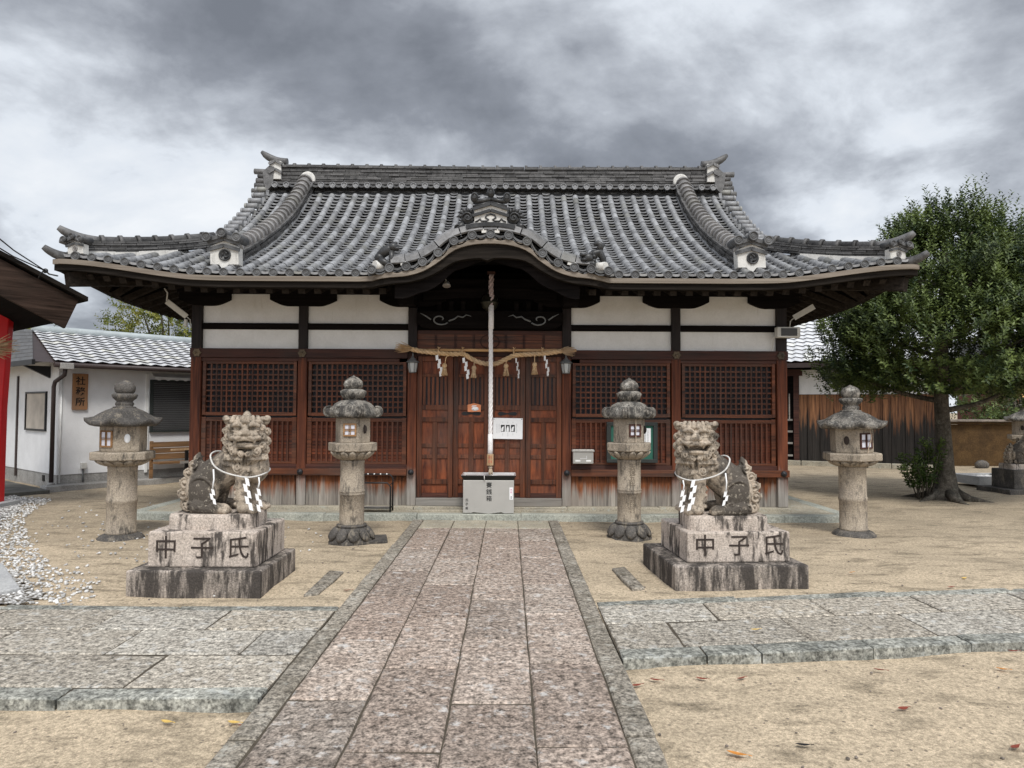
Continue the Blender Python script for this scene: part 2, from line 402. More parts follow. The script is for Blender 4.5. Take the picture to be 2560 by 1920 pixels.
    MT['bark'] = stone('grey_bark', (0.12, 0.105, 0.085), (0.065, 0.056, 0.045), 22, 0.45, stain=(0.5, 0.65), scol=(0.035, 0.03, 0.022), streak=(5, 5, 1.2), bs=1.0, lichen=(0.20, 0.19, 0.15))
    MT['dead1'] = plain('orange_dead_leaf', (0.55, 0.22, 0.04), 0.6, var=0.3, nscale=30)
    MT['dead2'] = plain('red_brown_dead_leaf', (0.21, 0.045, 0.025), 0.6, var=0.3, nscale=30)
    MT['dead3'] = plain('yellow_dead_leaf', (0.62, 0.42, 0.12), 0.6, var=0.3, nscale=30)


make_materials()

# ---------------------------------------------------------------- mesh builder


def frame_from(t):
    t = t.normalized()
    a = Vector((0, 0, 1)) if abs(t.z) < 0.9 else Vector((1, 0, 0))
    n = t.cross(a).normalized()
    return n, t.cross(n).normalized()


class MB:
    def __init__(self):
        self.v = []
        self.f = []
        self.s = []

    def add(self, vs, fs, smooth=False):
        o = len(self.v)
        self.v.extend([tuple(p) for p in vs])
        for f in fs:
            self.f.append(tuple(i + o for i in f))
            self.s.append(smooth)
        return self

    def box(self, x0, x1, y0, y1, z0, z1, M=None):
        vs = [Vector(p) for p in ((x0, y0, z0), (x1, y0, z0), (x1, y1, z0), (x0, y1, z0), (x0, y0, z1), (x1, y0, z1), (x1, y1, z1), (x0, y1, z1))]
        if M is not None:
            vs = [M @ p for p in vs]
        return self.add(vs, [(0, 3, 2, 1), (4, 5, 6, 7), (0, 1, 5, 4), (1, 2, 6, 5), (2, 3, 7, 6), (3, 0, 4, 7)])

    def bar(self, a, b, w, h, upv=(0, 0, 1)):
        """rectangular bar from a to b; w across, h along upv"""
        a, b, u = Vector(a), Vector(b), Vector(upv)
        t = (b - a).normalized()
        s = t.cross(u).normalized()
        u = s.cross(t).normalized()
        vs = []
        for p in (a, b):
            for i, j in ((-1, -1), (1, -1), (1, 1), (-1, 1)):
                vs.append(p + s * (i * w / 2) + u * (j * h / 2))
        return self.add(vs, [(0, 1, 2, 3), (7, 6, 5, 4), (0, 4, 5, 1), (1, 5, 6, 2), (2, 6, 7, 3), (3, 7, 4, 0)])

    def prism(self, poly, y0, y1, M=None, smooth=False):
        """polygon in (x, z), extruded along y"""
        n = len(poly)
        vs = [Vector((p[0], y0, p[1])) for p in poly] + [Vector((p[0], y1, p[1])) for p in poly]
        if M is not None:
            vs = [M @ p for p in vs]
        fs = [tuple(range(n)), tuple(range(2 * n - 1, n - 1, -1))]
        self.add(vs, fs)
        o = len(self.v) - 2 * n
        for i in range(n):
            j = (i + 1) % n
            self.f.append((o + i, o + n + i, o + n + j, o + j))
            self.s.append(smooth)
        return self

    def loft(self, rings, smooth=True, caps=True, closed=True):
        n = len(rings[0])
        vs = [p for r in rings for p in r]
        fs = []
        m = n if closed else n - 1
        for k in range(len(rings) - 1):
            for i in range(m):
                j = (i + 1) % n
                fs.append((k * n + i, k * n + j, (k + 1) * n + j, (k + 1) * n + i))
        self.add(vs, fs, smooth)
        if caps and closed:
            o = len(self.v) - len(vs)
            self.f.append(tuple(o + i for i in range(n - 1, -1, -1)))
            self.s.append(False)
            e = o + (len(rings) - 1) * n
            self.f.append(tuple(e + i for i in range(n)))
            self.s.append(False)
        return self

    def tube(self, pts, r, n=8, caps=True, smooth=True):
        pts = [Vector(p) for p in pts]
        rs = r if isinstance(r, (list, tuple)) else [r] * len(pts)
        t0 = (pts[1] - pts[0]).normalized()
        a, _ = frame_from(t0)
        rings = []
        for i, p in enumerate(pts):
            t = (pts[min(i + 1, len(pts) - 1)] - pts[max(i - 1, 0)]).normalized()
            a = (a - t * a.dot(t)).normalized()
            b = t.cross(a)
            rings.append([p + (a * math.cos(q) + b * math.sin(q)) * rs[i] for q in (2 * PI * k / n for k in range(n))])
        return self.loft(rings, smooth, caps)

    def lathe(self, prof, c=(0, 0, 0), n=24, M=None, smooth=True, caps=True):
        rings = []
        for (r, z) in prof:
            ring = [Vector((c[0] + r * math.cos(2 * PI * k / n), c[1] + r * math.sin(2 * PI * k / n), c[2] + z)) for k in range(n)]
            if M is not None:
                ring = [M @ p for p in ring]
            rings.append(ring)
        return self.loft(rings, smooth, caps)

    def sph(self, c, r, n=12, m=8, M=None):
        if isinstance(r, (int, float)):
            r = (r, r, r)
        vs = [Vector((0, 0, -r[2]))]
        for j in range(1, m):
            a = -PI / 2 + PI * j / m
            for k in range(n):
                b = 2 * PI * k / n
                vs.append(Vector((r[0] * math.cos(a) * math.cos(b), r[1] * math.cos(a) * math.sin(b), r[2] * math.sin(a))))
        vs.append(Vector((0, 0, r[2])))
        if M is not None:
            vs = [M @ p for p in vs]
        c = Vector(c)
        vs = [p + c for p in vs]
        fs = [(0, 1 + (k + 1) % n, 1 + k) for k in range(n)]
        for j in range(m - 2):
            for k in range(n):
                k2 = (k + 1) % n
                fs.append((1 + j * n + k, 1 + j * n + k2, 1 + (j + 1) * n + k2, 1 + (j + 1) * n + k))
        t = len(vs) - 1
        b0 = 1 + (m - 2) * n
        fs += [(b0 + k, b0 + (k + 1) % n, t) for k in range(n)]
        return self.add(vs, fs, True)

    def grid(self, P, smooth=True, flip=False):
        """P[i][j] points"""
        a, b = len(P), len(P[0])
        vs = [p for r in P for p in r]
        fs = []
        for i in range(a - 1):
            for j in range(b - 1):
                q = (i * b + j, i * b + j + 1, (i + 1) * b + j + 1, (i + 1) * b + j)
                fs.append(q[::-1] if flip else q)
        return self.add(vs, fs, smooth)

    def xform(self, M):
        self.v = [tuple(M @ Vector(p)) for p in self.v]
        return self

    def build(self, name, mat, parent=None, bevel=0.0, recalc=False):
        me = bpy.data.meshes.new(name)
        me.from_pydata(self.v, [], self.f)
        me.polygons.foreach_set('use_smooth', self.s)
        me.materials.append(MT[mat] if isinstance(mat, str) else mat)
        if recalc:
            import bmesh
            bm = bmesh.new()
            bm.from_mesh(me)
            bmesh.ops.recalc_face_normals(bm, faces=bm.faces)
            bm.to_mesh(me)
            bm.free()
        me.update()
        o = bpy.data.objects.new(name, me)
        COL.objects.link(o)
        if parent is not None:
            o.parent = parent
        if bevel:
            md = o.modifiers.new('bevel', 'BEVEL')
            md.width = bevel
            md.segments = 2
            md.limit_method = 'ANGLE'
            md.angle_limit = R(40)
        return o


def tag(o, label, cat, group=None):
    o['label'] = label
    o['category'] = cat
    if group:
        o['group'] = group
    return o


def thing(name, label, cat, loc=(0, 0, 0), rz=0.0, group=None):
    o = bpy.data.objects.new(name, None)
    o.empty_display_size = 0.1
    o.location = loc
    o.rotation_euler = (0, 0, rz)
    COL.objects.link(o)
    return tag(o, label, cat, group)


def struct(o, kind='structure'):
    o['kind'] = kind
    return o


def text_bm(s, size, off=0.0, depth=0.002, vertical=True, space=1.0):
    """lettering as a mesh; vertical writing sets one character under the other, facing -y, centred"""
    mb = MB()
    chars = list(s) if vertical else [s]
    for i, ch in enumerate(chars):
        cu = bpy.data.curves.new('letters', 'FONT')
        cu.body = ch
        cu.size = size
        cu.extrude = depth
        cu.offset = off
        cu.resolution_u = 3
        cu.align_x = 'CENTER'
        cu.align_y = 'CENTER'
        ob = bpy.data.objects.new('letters', cu)
        COL.objects.link(ob)
        dg = bpy.context.evaluated_depsgraph_get()
        me = bpy.data.meshes.new_from_object(ob.evaluated_get(dg))
        M = Matrix.Translation((0, 0, -i * size * space)) @ Matrix.Rotation(PI / 2, 4, 'X')
        mb.add([M @ v.co for v in me.vertices], [tuple(p.vertices) for p in me.polygons])
        bpy.data.objects.remove(ob)
        bpy.data.curves.remove(cu)
        bpy.data.meshes.remove(me)
    return mb


T = Matrix.Translation


def RX(a):
    return Matrix.Rotation(a, 4, 'X')


def RY(a):
    return Matrix.Rotation(a, 4, 'Y')


def RZ(a):
    return Matrix.Rotation(a, 4, 'Z')


def ss(a, b, x):
    t = min(1.0, max(0.0, (x - a) / (b - a)))
    return t * t * (3 - 2 * t)

# ---------------------------------------------------------------- ground, paths, gravel
PATH_END = -0.58


def ground_z(x, y):
    yc = y - 0.13 * max(x - 0.9, 0.0)
    return -0.058 + 0.044 * ss(-5.7, -4.9, yc)


def build_ground():
    def axis(lo, hi, st, far):
        a = list(np.arange(lo, hi + 1e-6, st))
        g = []
        d = st
        q = hi
        while q < far:
            d *= 1.6
            q += d
            g.append(q)
        l = []
        d = st
        q = lo
        while q > -far:
            d *= 1.6
            q -= d
            l.append(q)
        return l[::-1] + a + g
    xs = axis(-7, 7, 0.09, 400)
    ys = axis(-9.5, 4, 0.09, 400)
    nx, ny = len(xs), len(ys)
    wob = lambda x, y: 0.006 * math.sin(x * 3.1 + y * 1.7) + 0.004 * math.sin(x * 7.3 - y * 5.1) + 0.003 * math.sin(y * 11 + x * 2)
    P = []
    for y in ys:
        row = []
        for x in xs:
            near = 1.0 if abs(x) < 12 and abs(y) < 12 else 0.0
            w = wob(x, y) * near
            if abs(x) < 1.15 and y < 0:
                w *= 0.2
            row.append((x, y, ground_z(x, y) + w - 0.004))
        P.append(row)
    struct(MB().grid(P).build('ground', 'sand'))


def slab(mb, x0, x1, y0, y1, top, th=0.09, gap=0.009, skew=0.0):
    g = gap * random.uniform(0.7, 1.3)
    gx = min(g, 0.0045)
    a = random.uniform(-0.004, 0.004)
    b = random.uniform(-0.004, 0.004)
    x0 += gx
    x1 -= gx
    y0 += g
    y1 -= g
    f = lambda x, y, z: (x, y + skew * (x - 1.0), z)
    n = 7
    # slightly wavering, chipped outline
    ring = []
    for i in range(n):
        ring.append((x0 + (x1 - x0) * i / n, y0))
    for i in range(n):
        ring.append((x1, y0 + (y1 - y0) * i / n))
    for i in range(n):
        ring.append((x1 - (x1 - x0) * i / n, y1))
    for i in range(n):
        ring.append((x0, y1 - (y1 - y0) * i / n))
    ring = [(x + random.uniform(-1, 1) * 0.0035, y + random.uniform(-1, 1) * 0.0035) for x, y in ring]
    cx, cy = (x0 + x1) / 2, (y0 + y1) / 2
    r0, r1, r2 = [], [], []
    for x, y in ring:
        z = top + a * (x - cx) / 0.3 + b * (y - cy) / 0.5
        k = 0.010
        r0.append(f(x, y, top - th))
        r1.append(f(x, y, z - 0.008))
        r2.append(f(x + math.copysign(k, cx - x), y + math.copysign(k, cy - y), z))
    mb.loft([r0, r1, r2], smooth=False)


def build_paths():
    mb = MB()
    first = MB()
    X = [-0.856, -0.444, -0.016, 0.402, 0.813]
    J = [[-2.53, -3.54, -4.42, -5.49, -6.45], [-1.5, -3.03, -4.06, -5.0, -6.0, -7.0], [-1.54, -2.51, -3.56, -4.53, -5.47, -6.49], [-2.03, -2.97, -4.02, -4.92, -5.92, -6.95]]
    for i in range(4):
        ys = [PATH_END, -1.2] + [q for q in J[i] if q < -1.3] + [-7.45 - 0.1 * i, -8.5, -9.6]
        for a, b in zip(ys[:-1], ys[1:]):
            slab(first if a == PATH_END else mb, X[i], X[i + 1], b, a, 0.003, gap=0.011)
    struct(mb.build('stone_path', 'path'))
    struct(first.build('path_head', 'plinth'))
    MT['soil'] = plain('joint_soil', (0.075, 0.062, 0.045), 0.95, var=0.3, nscale=20)
    bed = MB()
    bed.add([(-0.99, -9.6, -0.007), (0.95, -9.6, -0.007), (0.95, PATH_END, -0.007), (-0.99, PATH_END, -0.007)], [(0, 1, 2, 3)])
    bed.add([(-6.2, -6.4, -0.007), (-1.0, -6.4, -0.007), (-1.0, -4.83, -0.007), (-6.2, -4.83, -0.007)], [(0, 1, 2, 3)])
    bed.add([(0.96, -5.80, -0.007), (6.0, -5.12, -0.007), (6.0, -4.04, -0.007), (0.96, -4.70, -0.007)], [(0, 1, 2, 3)])
    struct(bed.build('joint_soil', 'soil'))
    mb = MB()
    for (a, b) in ((-0.997, -0.858), (0.815, 0.957)):
        ys = [PATH_END]
        while ys[-1] > -9.4:
            ys.append(ys[-1] - random.uniform(1.1, 1.9))
        for p, q in zip(ys[:-1], ys[1:]):
            slab(mb, a, b, q, p, 0.004, gap=0.005)
    struct(mb.build('path_border', 'border'))
    mb = MB()
    rows = [(-5.30, -4.82, [-1.0, -1.77, -2.55, -3.4, -4.3, -5.2, -6.2]), (-5.785, -5.30, [-1.0, -1.363, -2.18, -3.01, -3.9, -4.8, -5.7]), (-6.295, -5.785, [-1.0, -1.784, -2.6, -3.5, -4.3, -5.2])]
    for y0, y1, xs in rows:
        for b, a in zip(xs[:-1], xs[1:]):
            slab(mb, a, b - (0.0 if b < -1.01 else 0.005), y0, y1, 0.0)
    for y0, y1, xs in [(-0.46, 0.0, [0.962, 1.788, 2.67, 3.53, 4.4, 5.3, 6.2]), (-0.985, -0.46, [0.962, 1.394, 2.243, 3.155, 4.0, 4.9, 5.8])]:
        for a, b in zip(xs[:-1], xs[1:]):
            slab(mb, a, b, y0 - 4.68, y1 - 4.68, 0.0, skew=0.132)
    struct(mb.build('cross_path', 'cross'))
    mb = MB()
    xs = [-1.0, -2.04, -3.0, -3.9, -4.9, -6.0]
    for b, a in zip(xs[:-1], xs[1:]):
        slab(mb, a, b, -6.46, -6.297, 0.006, th=0.13)
    xs = [-1.0, -2.2, -3.5, -4.8, -6.2]
    for b, a in zip(xs[:-1], xs[1:]):
        slab(mb, a, b, -4.818, -4.70, -0.006)
    xs = [0.962, 1.49, 1.84, 2.58, 3.26, 4.1, 5.0, 6.0]
    for a, b in zip(xs[:-1], xs[1:]):
        slab(mb, a, b, -5.80 - 0.055, -5.667, 0.006, th=0.13, skew=0.132)
    xs = [0.962, 2.1, 3.4, 4.5, 6.2]
    for a, b in zip(xs[:-1], xs[1:]):
        slab(mb, a, b, -4.678, -4.53, -0.004, skew=0.132)
    struct(mb.build('path_kerb', 'kerb'))


def inside(poly, x, y):
    c = False
    n = len(poly)
    for i in range(n):
        x0, y0 = poly[i]
        x1, y1 = poly[(i + 1) % n]
        if (y0 > y) != (y1 > y) and x < (x1 - x0) * (y - y0) / (y1 - y0) + x0:
            c = not c
    return c


PHI = (1 + 5 ** 0.5) / 2
ICO_V = [Vector(p).normalized() for p in ((-1, PHI, 0), (1, PHI, 0), (-1, -PHI, 0), (1, -PHI, 0), (0, -1, PHI), (0, 1, PHI), (0, -1, -PHI), (0, 1, -PHI), (PHI, 0, -1), (PHI, 0, 1), (-PHI, 0, -1), (-PHI, 0, 1))]
ICO_F = [(0, 11, 5), (0, 5, 1), (0, 1, 7), (0, 7, 10), (0, 10, 11), (1, 5, 9), (5, 11, 4), (11, 10, 2), (10, 7, 6), (7, 1, 8), (3, 9, 4), (3, 4, 2), (3, 2, 6), (3, 6, 8), (3, 8, 9), (4, 9, 5), (2, 4, 11), (6, 2, 10), (8, 6, 7), (9, 8, 1)]


def build_gravel():
    mb = MB()
    poly = [(-9.2, 2.4), (-7.1, 1.45), (-6.25, -0.5), (-5.1, -2.1), (-4.0, -3.4), (-3.3, -3.85), (-3.0, -4.45), (-3.0, -4.68), (-6.5, -4.68), (-9.5, -3)]
    n = 0

    def peb(x, y, s, lift=0.4):
        M = Euler((random.uniform(-0.5, 0.5), random.uniform(-0.5, 0.5), random.uniform(0, 6.3))).to_matrix()
        sx, sy, sz = s * random.uniform(0.8, 1.4), s * random.uniform(0.7, 1.1), s * random.uniform(0.5, 0.8)
        z = ground_z(x, y) + 0.006 + sz * lift
        mb.add([M @ Vector((v.x * sx * random.uniform(.85, 1.15), v.y * sy, v.z * sz)) + Vector((x, y, z)) for v in ICO_V], ICO_F, True)
    while n < 12000:
        x, y = random.uniform(-9.4, -2.9), random.uniform(-4.7, 2.4)
        if not inside(poly, x, y):
            continue
        edge = x - (-3.0 - 0.62 * (y + 4.6))       # ragged margin towards the sand
        if edge > -0.5 and random.random() < 0.6 * ss(-0.5, 0.1, edge):
            continue
        peb(x, y, random.uniform(0.008, 0.019), random.uniform(0.0, 0.8))
        n += 1
    for i in range(260):
        x, y = random.gauss(-4.2, 1.3), random.gauss(-1.9, 1.6)
        if y < -4.6 or x > -1.8:
            continue
        peb(x, y, random.uniform(0.008, 0.02))
    m, nt, b = newmat('pebble_bed', 0.9, 0.15)
    vv = ocoord(nt)
    vo = nd(nt, 'ShaderNodeTexVoronoi', {'Vector': vv, 'Scale': 34.0})
    cc = nd(nt, 'ShaderNodeSeparateColor', {0: vo.outputs['Color']}).outputs[0]
    cb = mixc(nt, cc, (0.30, 0.29, 0.275), (0.60, 0.59, 0.57))
    nt.links.new(mixc(nt, maprange(nt, vo.outputs['Distance'], 0.35, 0.62), cb, (0.12, 0.105, 0.085)), b.inputs['Base Color'])
    bump(nt, b, math_(nt, 'SUBTRACT', 1.0, vo.outputs['Distance']), 0.9, 0.02)
    MT['pebble_bed'] = m
    bp = [(-9.2, 2.3), (-7.3, 1.3), (-6.5, -0.55), (-5.6, -2.0), (-4.6, -3.3), (-3.9, -3.95), (-3.45, -4.45), (-3.4, -4.70), (-6.5, -4.70), (-9.5, -3)]
    ring = []
    for (p, q) in zip(bp, bp[1:] + bp[:1]):
        for i in range(9):
            t = i / 9
            ring.append((p[0] + (q[0] - p[0]) * t + random.uniform(-0.07, 0.07), min(p[1] + (q[1] - p[1]) * t + random.uniform(-0.07, 0.07), 2.4), -0.002))
    bed = MB().add(ring, [tuple(range(len(ring)))]).build('gravel_bed', 'pebble_bed', recalc=True)
    struct(bed)
    o = mb.build('white_gravel', 'pebble')
    struct(o, 'stuff')
    o['label'] = 'white pebbles spread round the vermilion pavilion at the left edge'
    mb = MB()
    for i in range(900):
        x, y = random.uniform(-3.2, 4.5), random.uniform(-9.3, 3)
        if -1.05 < x < 1.0 or (x < -0.99 and -6.5 < y < -4.65) or (x > 0.9 and -5.95 < y - .13 * (x - 1) < -4.5):
            continue
        if y > -0.75 and abs(x) < 5.2:
            continue
        peb2 = random.uniform(0.003, 0.009)
        M = Euler((random.uniform(-0.5, 0.5), 0, random.uniform(0, 6.3))).to_matrix()
        z = ground_z(x, y) + peb2 * 0.3
        mb.add([M @ Vector((v.x * peb2 * 1.3, v.y * peb2, v.z * peb2 * 0.7)) + Vector((x, y, z)) for v in ICO_V], ICO_F, True)
    o = struct(mb.build('dark_grit', MT['coping']), 'stuff')
    o['label'] = 'small dark grit scattered over the sand'


build_ground()
build_paths()
build_gravel()

# ---------------------------------------------------------------- the worship hall
HALL = thing('shrine_hall', 'wide timber shrine hall with grey tiled hip and gable roof and curved central gable', 'shrine')
YR = 2.6                      # ridge line
XE, YE = 5.36, -1.36           # eave corner
PY = np.array([-1.6, -1.36, -0.96, -0.42, 0.13, 0.74, 1.34, 1.85, 2.42, 2.62])
PZ = np.array([3.09, 3.18, 3.336, 3.555, 3.817, 4.14, 4.50, 4.86, 5.36, 5.56])
PC = np.polyfit(PY, PZ, 4)
TP = 0.2048                   # spacing of the round tiles
XG = 4.03                     # gable line
KX = np.array([0, .23, .45, .627, .813, 1.02, 1.215, 1.45])
KZ = np.array([3.637, 3.62, 3.549, 3.412, 3.296, 3.232, 3.214, 3.19])
KYF = -1.46                   # front of the curved gable


def prof(d):
    return float(np.polyval(PC, d + YE))


KC = 0.04                     # the curved gable sits a little right of the middle


def kara(x):
    return kara0(x - KC)


def kara0(x):
    x = abs(x)
    if x > 1.45:
        return -9.0
    c = 0.0
    # smooth interpolation of the measured curve
    for i in range(len(KX) - 1):
        if KX[i] <= x <= KX[i + 1]:
            t = (x - KX[i]) / (KX[i + 1] - KX[i])
            m0 = 0 if i == 0 else (KZ[i + 1] - KZ[i - 1]) / (KX[i + 1] - KX[i - 1])
            m1 = 0 if i == len(KX) - 2 else (KZ[i + 2] - KZ[i]) / (KX[i + 2] - KX[i])
            h = KX[i + 1] - KX[i]
            c = (2 * t**3 - 3 * t**2 + 1) * KZ[i] + (t**3 - 2 * t**2 + t) * h * m0 + (-2 * t**3 + 3 * t**2) * KZ[i + 1] + (t**3 - t**2) * h * m1
            break
    return float(c)


def lift(x, y):
    a = min(1.3, max(0, (abs(x) - 3.0) / 2.6)) ** 2 * (1 - ss(0.0, 2.0, min(y - YE, 2 * YR - YE - y)))
    b = min(1.3, max(0, (abs(y - YR) - 1.36) / 2.6)) ** 2 * (1 - ss(0.0, 2.0, XE - abs(x)))
    return 0.20 * max(a, b)


def zmain(x, y):
    df = min(y - YE, 2 * YR - YE - y)
    if abs(x) > XG:
        df = min(df, XE - abs(x))
    return prof(df) + lift(x, y)


def zroof(x, y):
    z = zmain(x, y)
    if abs(x) < 1.45 and y < 1.0:
        z = max(z, kara(x))
    return z


def kara_y(x):
    """how far back the curved gable roof runs before the main slope rises through it"""
    k = kara(x)
    y = YE
    while zmain(x, y) < k and y < 1.5:
        y += 0.01
    return y


def ridge_band(mb, pts, w, h, courses, cap_r=0.06, seg=0.16, jit=0.004, along=True):
    """stacked ridge: courses of thin tiles of short lengths, following pts (centre line at the base)"""
    pts = [Vector(p) for p in pts]
    L = [0]
    for a, b in zip(pts[:-1], pts[1:]):
        L.append(L[-1] + (b - a).length)

    def at(s):
        s = min(max(s, 0), L[-1] - 1e-6)
        for i in range(len(pts) - 1):
            if L[i] <= s <= L[i + 1]:
                return pts[i].lerp(pts[i + 1], (s - L[i]) / (L[i + 1] - L[i]))
        return pts[-1]
    ch = h / courses
    for c in range(courses):
        s = -seg * random.random()
        while s < L[-1]:
            ln = seg * random.uniform(0.8, 1.25)
            a, b = at(max(s + 0.003, 0)), at(min(s + ln - 0.003, L[-1]))
            if (b - a).length > 0.02:
                up = Vector((0, 0, c * ch + ch / 2))
                t = (b - a).normalized()
                sd = t.cross(Vector((0, 0, 1))).normalized()
                for sg in (-1, 1):
                    ww = w / 2 + (0.012 if c % 2 else 0.0) + random.uniform(-jit, jit) + (0.015 if c == courses - 1 else 0)
                    o = sd * (sg * ww / 2)
                    mb.bar(a + up + o, b + up + o, ww, ch * random.uniform(0.74, 0.9))
            s += ln
    return at, L[-1]


def cap_tiles(mb, at, L, z, r, step=0.2, n=9, t0=0.0, bulge=1.14):
    s = t0
    while s < L - 0.03:
        a, b = at(s + 0.012), at(min(s + step * 1.0, L))
        a = a + Vector((0, 0, z))
        b = b + Vector((0, 0, z))
        t = (b - a).normalized()
        sd = t.cross(Vector((0, 0, 1))).normalized()
        u = sd.cross(t).normalized()
        rings = []
        for p, rr in ((a, r * bulge), (a + t * 0.045, r * bulge), (a + t * 0.05, r), (b, r * 0.97)):
            rings.append([p + sd * (math.cos(q) * rr) + u * (math.sin(q) * rr) for q in (PI * 1.3 * k / n - 0.15 * PI for k in range(n + 1))])
        mb.loft(rings, smooth=True, caps=True)
        s += step


def disc_bm(mb, c, r, M=None, depth=0.03):
    """round end tile, face towards -y, with rim and raised swirl"""
    F = T(c) @ (M or Matrix.Identity(4)) @ RX(PI / 2)
    mb.lathe([(r, -depth), (r, 0.0), (r * 0.93, 0.008), (r * 0.80, 0.008), (r * 0.74, -0.004), (r * 0.50, -0.004), (r * 0.45, 0.003), (r * 0.38, 0.003), (r * 0.30, -0.003), (r * 0.16, 0.004), (0.001, 0.006)], n=20, M=F)


def build_roof():
    # deck: solid sheet under the tiles
    xs = sorted(set(list(np.linspace(-5.36, 5.36, 69)) + list(np.arange(-1.45, 1.451, 0.1)) + [-XG, XG, -XG - 0.002, XG + 0.002]))
    ys = list(np.arange(YE, 1.0, 0.08)) + list(np.arange(1.0, 2 * YR - YE + 0.001, 0.16)) + [2 * YR - YE]
    top = [[(x, y, zroof(x, y) - 0.055) for y in ys] for x in xs]
    bot = [[(x, y, zroof(x, y) - 0.13) for y in ys] for x in xs]
    roof = MB()
    roof.grid(top, smooth=False, flip=True)
    roofo = roof.build('roof', 'tile_edge', HALL)
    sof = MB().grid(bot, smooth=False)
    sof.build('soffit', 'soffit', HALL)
    # round tiles
    rolls, discs, pans, rim = MB(), MB(), MB(), MB()
    NSEG = 8

    def roll(path, r=0.050, step=0.205, end=True):
        L = [0]
        for a, b in zip(path[:-1], path[1:]):
            L.append(L[-1] + (b - a).length)

        def at(s):
            for i in range(len(path) - 1):
                if s <= L[i + 1] or i == len(path) - 2:
                    return path[i].lerp(path[i + 1], (s - L[i]) / (L[i + 1] - L[i]))
        s = 0
        while s < L[-1] - 0.02:
            e = min(s + step, L[-1])
            a, b = at(s), at(e)
            t = (b - a).normalized()
            sd = t.cross(Vector((0, 0, 1))).normalized()
            u = sd.cross(t).normalized()
            j = Vector((random.uniform(-1, 1), random.uniform(-1, 1), random.uniform(-1, 1))) * 0.0022
            rings = []
            m = (a + b) / 2
            for p, rr in ((a, r * 1.015), (m, r * 1.0), (b, r * 0.965)):
                rings.append([p + j + sd * (math.cos(q) * rr) + u * (math.sin(q) * rr) for q in (PI * 1.3 * k / NSEG - 0.15 * PI for k in range(NSEG + 1))])
            rolls.loft(rings, smooth=True, caps=True, closed=False)
            s = e
        return path[0]

    def front_path(x, y0, y1, fn=zmain):
        n = max(3, int((y1 - y0) / 0.11))
        return [Vector((x, y0 + (y1 - y0) * i / n, fn(x, y0 + (y1 - y0) * i / n))) for i in range(n + 1)]
    K = 26
    end_xs = []
    for k in range(-K, K + 1):
        x = k * TP
        y1 = YR - 0.30 if abs(x) < XG + 0.06 else YE + (XE - abs(x)) + 0.02
        y0 = YE
        if abs(x) < 1.40:
            y0 = kara_y(x) - 0.02
        if y1 - y0 < 0.08:
            continue
        if abs(abs(x) - 3.37) < 0.09:
            y0b, y1 = y0, -0.95
        roll(front_path(x, y0, y1))
        if abs(x) >= 1.40:
            end_xs.append((x, YE - 0.012, zmain(x, YE) - 0.004))
    # rolls of the side slopes
    for sx in (-1, 1):
        for k in range(0, 39):
            y = YE + 0.1 + k * TP
            dd = min(y - YE, 2 * YR - YE - y)
            lx = XE - min(dd, XE - XG)
            if XE - lx < 0.1:
                continue
            n = 8
            roll([Vector((sx * (XE - (XE - lx) * i / n), y, zmain(sx * (XE - (XE - lx) * i / n - 1e-4), y))) for i in range(n + 1)])
            disc_bm(discs, (sx * (XE + 0.012), y, zmain(sx * XE, y) - 0.004), 0.056, RZ(sx * PI / 2))
        # back slope
    for k in range(-20, 21):
        x = k * TP
        roll([Vector((x, 2 * YR - YE - (YR - YE - 0.2) * i / 10, zmain(x, 2 * YR - YE - (YR - YE - 0.2) * i / 10))) for i in range(11)])
    # pan tiles: short overlapping courses with a lip, hollow between the rolls
    def pans_between(x0, x1, y0, y1, fn, first=True):
        y = y0
        while y < y1:
            e = 0.150 - 0.062 * (y - YE) / 3.8
            ya, yb = y, min(y + e * 1.5, y1 + 0.05)
            front, back, lip = [], [], []
            jz = random.uniform(-0.003, 0.003)
            jy = random.uniform(-0.004, 0.004)
            for i in range(6):
                t = i / 5
                x = x0 + (x1 - x0) * t
                sag = 0.013 * (1 - (2 * t - 1) ** 2)
                zf = fn(x, ya) + 0.022 - sag + jz
                front.append((x, ya + jy, zf))
                back.append((x, yb, fn(x, yb) - 0.058 - sag * 0.9))
                lip.append((x, ya + jy + 0.004, zf - (0.030 if (first and y == y0) else 0.017)))
            pans.grid([front, back], smooth=True)
            pans.grid([lip, front], smooth=True)
            y += e
    for k in range(-K, K):
        xm = (k + 0.5) * TP
        y1 = YR - 0.22 if abs(xm) < XG + 0.1 else YE + (XE - abs(xm)) + 0.0
        y0 = YE - 0.005
        if abs(xm) < 1.42:
            y0 = kara_y(xm)
        if y1 > y0 + 0.06:
            pans_between(k * TP + 0.036, (k + 1) * TP - 0.036, y0, y1, zmain, first=abs(xm) >= 1.42)
    # plaster and tile infill edge below the rolls at the eave
    rolls.build('round_tiles', 'tile_roll', roofo)
    pans.build('pan_tiles', 'tile_flat', roofo)
    struct(discs.build('side_eave_end_tiles', 'tile_edge', roofo), 'stuff')
    em = MB()
    disc_bm(em, (0, 0, 0), 0.056, RX(R(4)))
    eo = em.build('eave_end_tile', 'tile_edge', roofo)
    for i, p in enumerate(end_xs):
        o = eo if i == 0 else eo.copy()
        if i:
            COL.objects.link(o)
        o.location = p
        o.rotation_euler = (0, random.uniform(0, 6.28), 0)
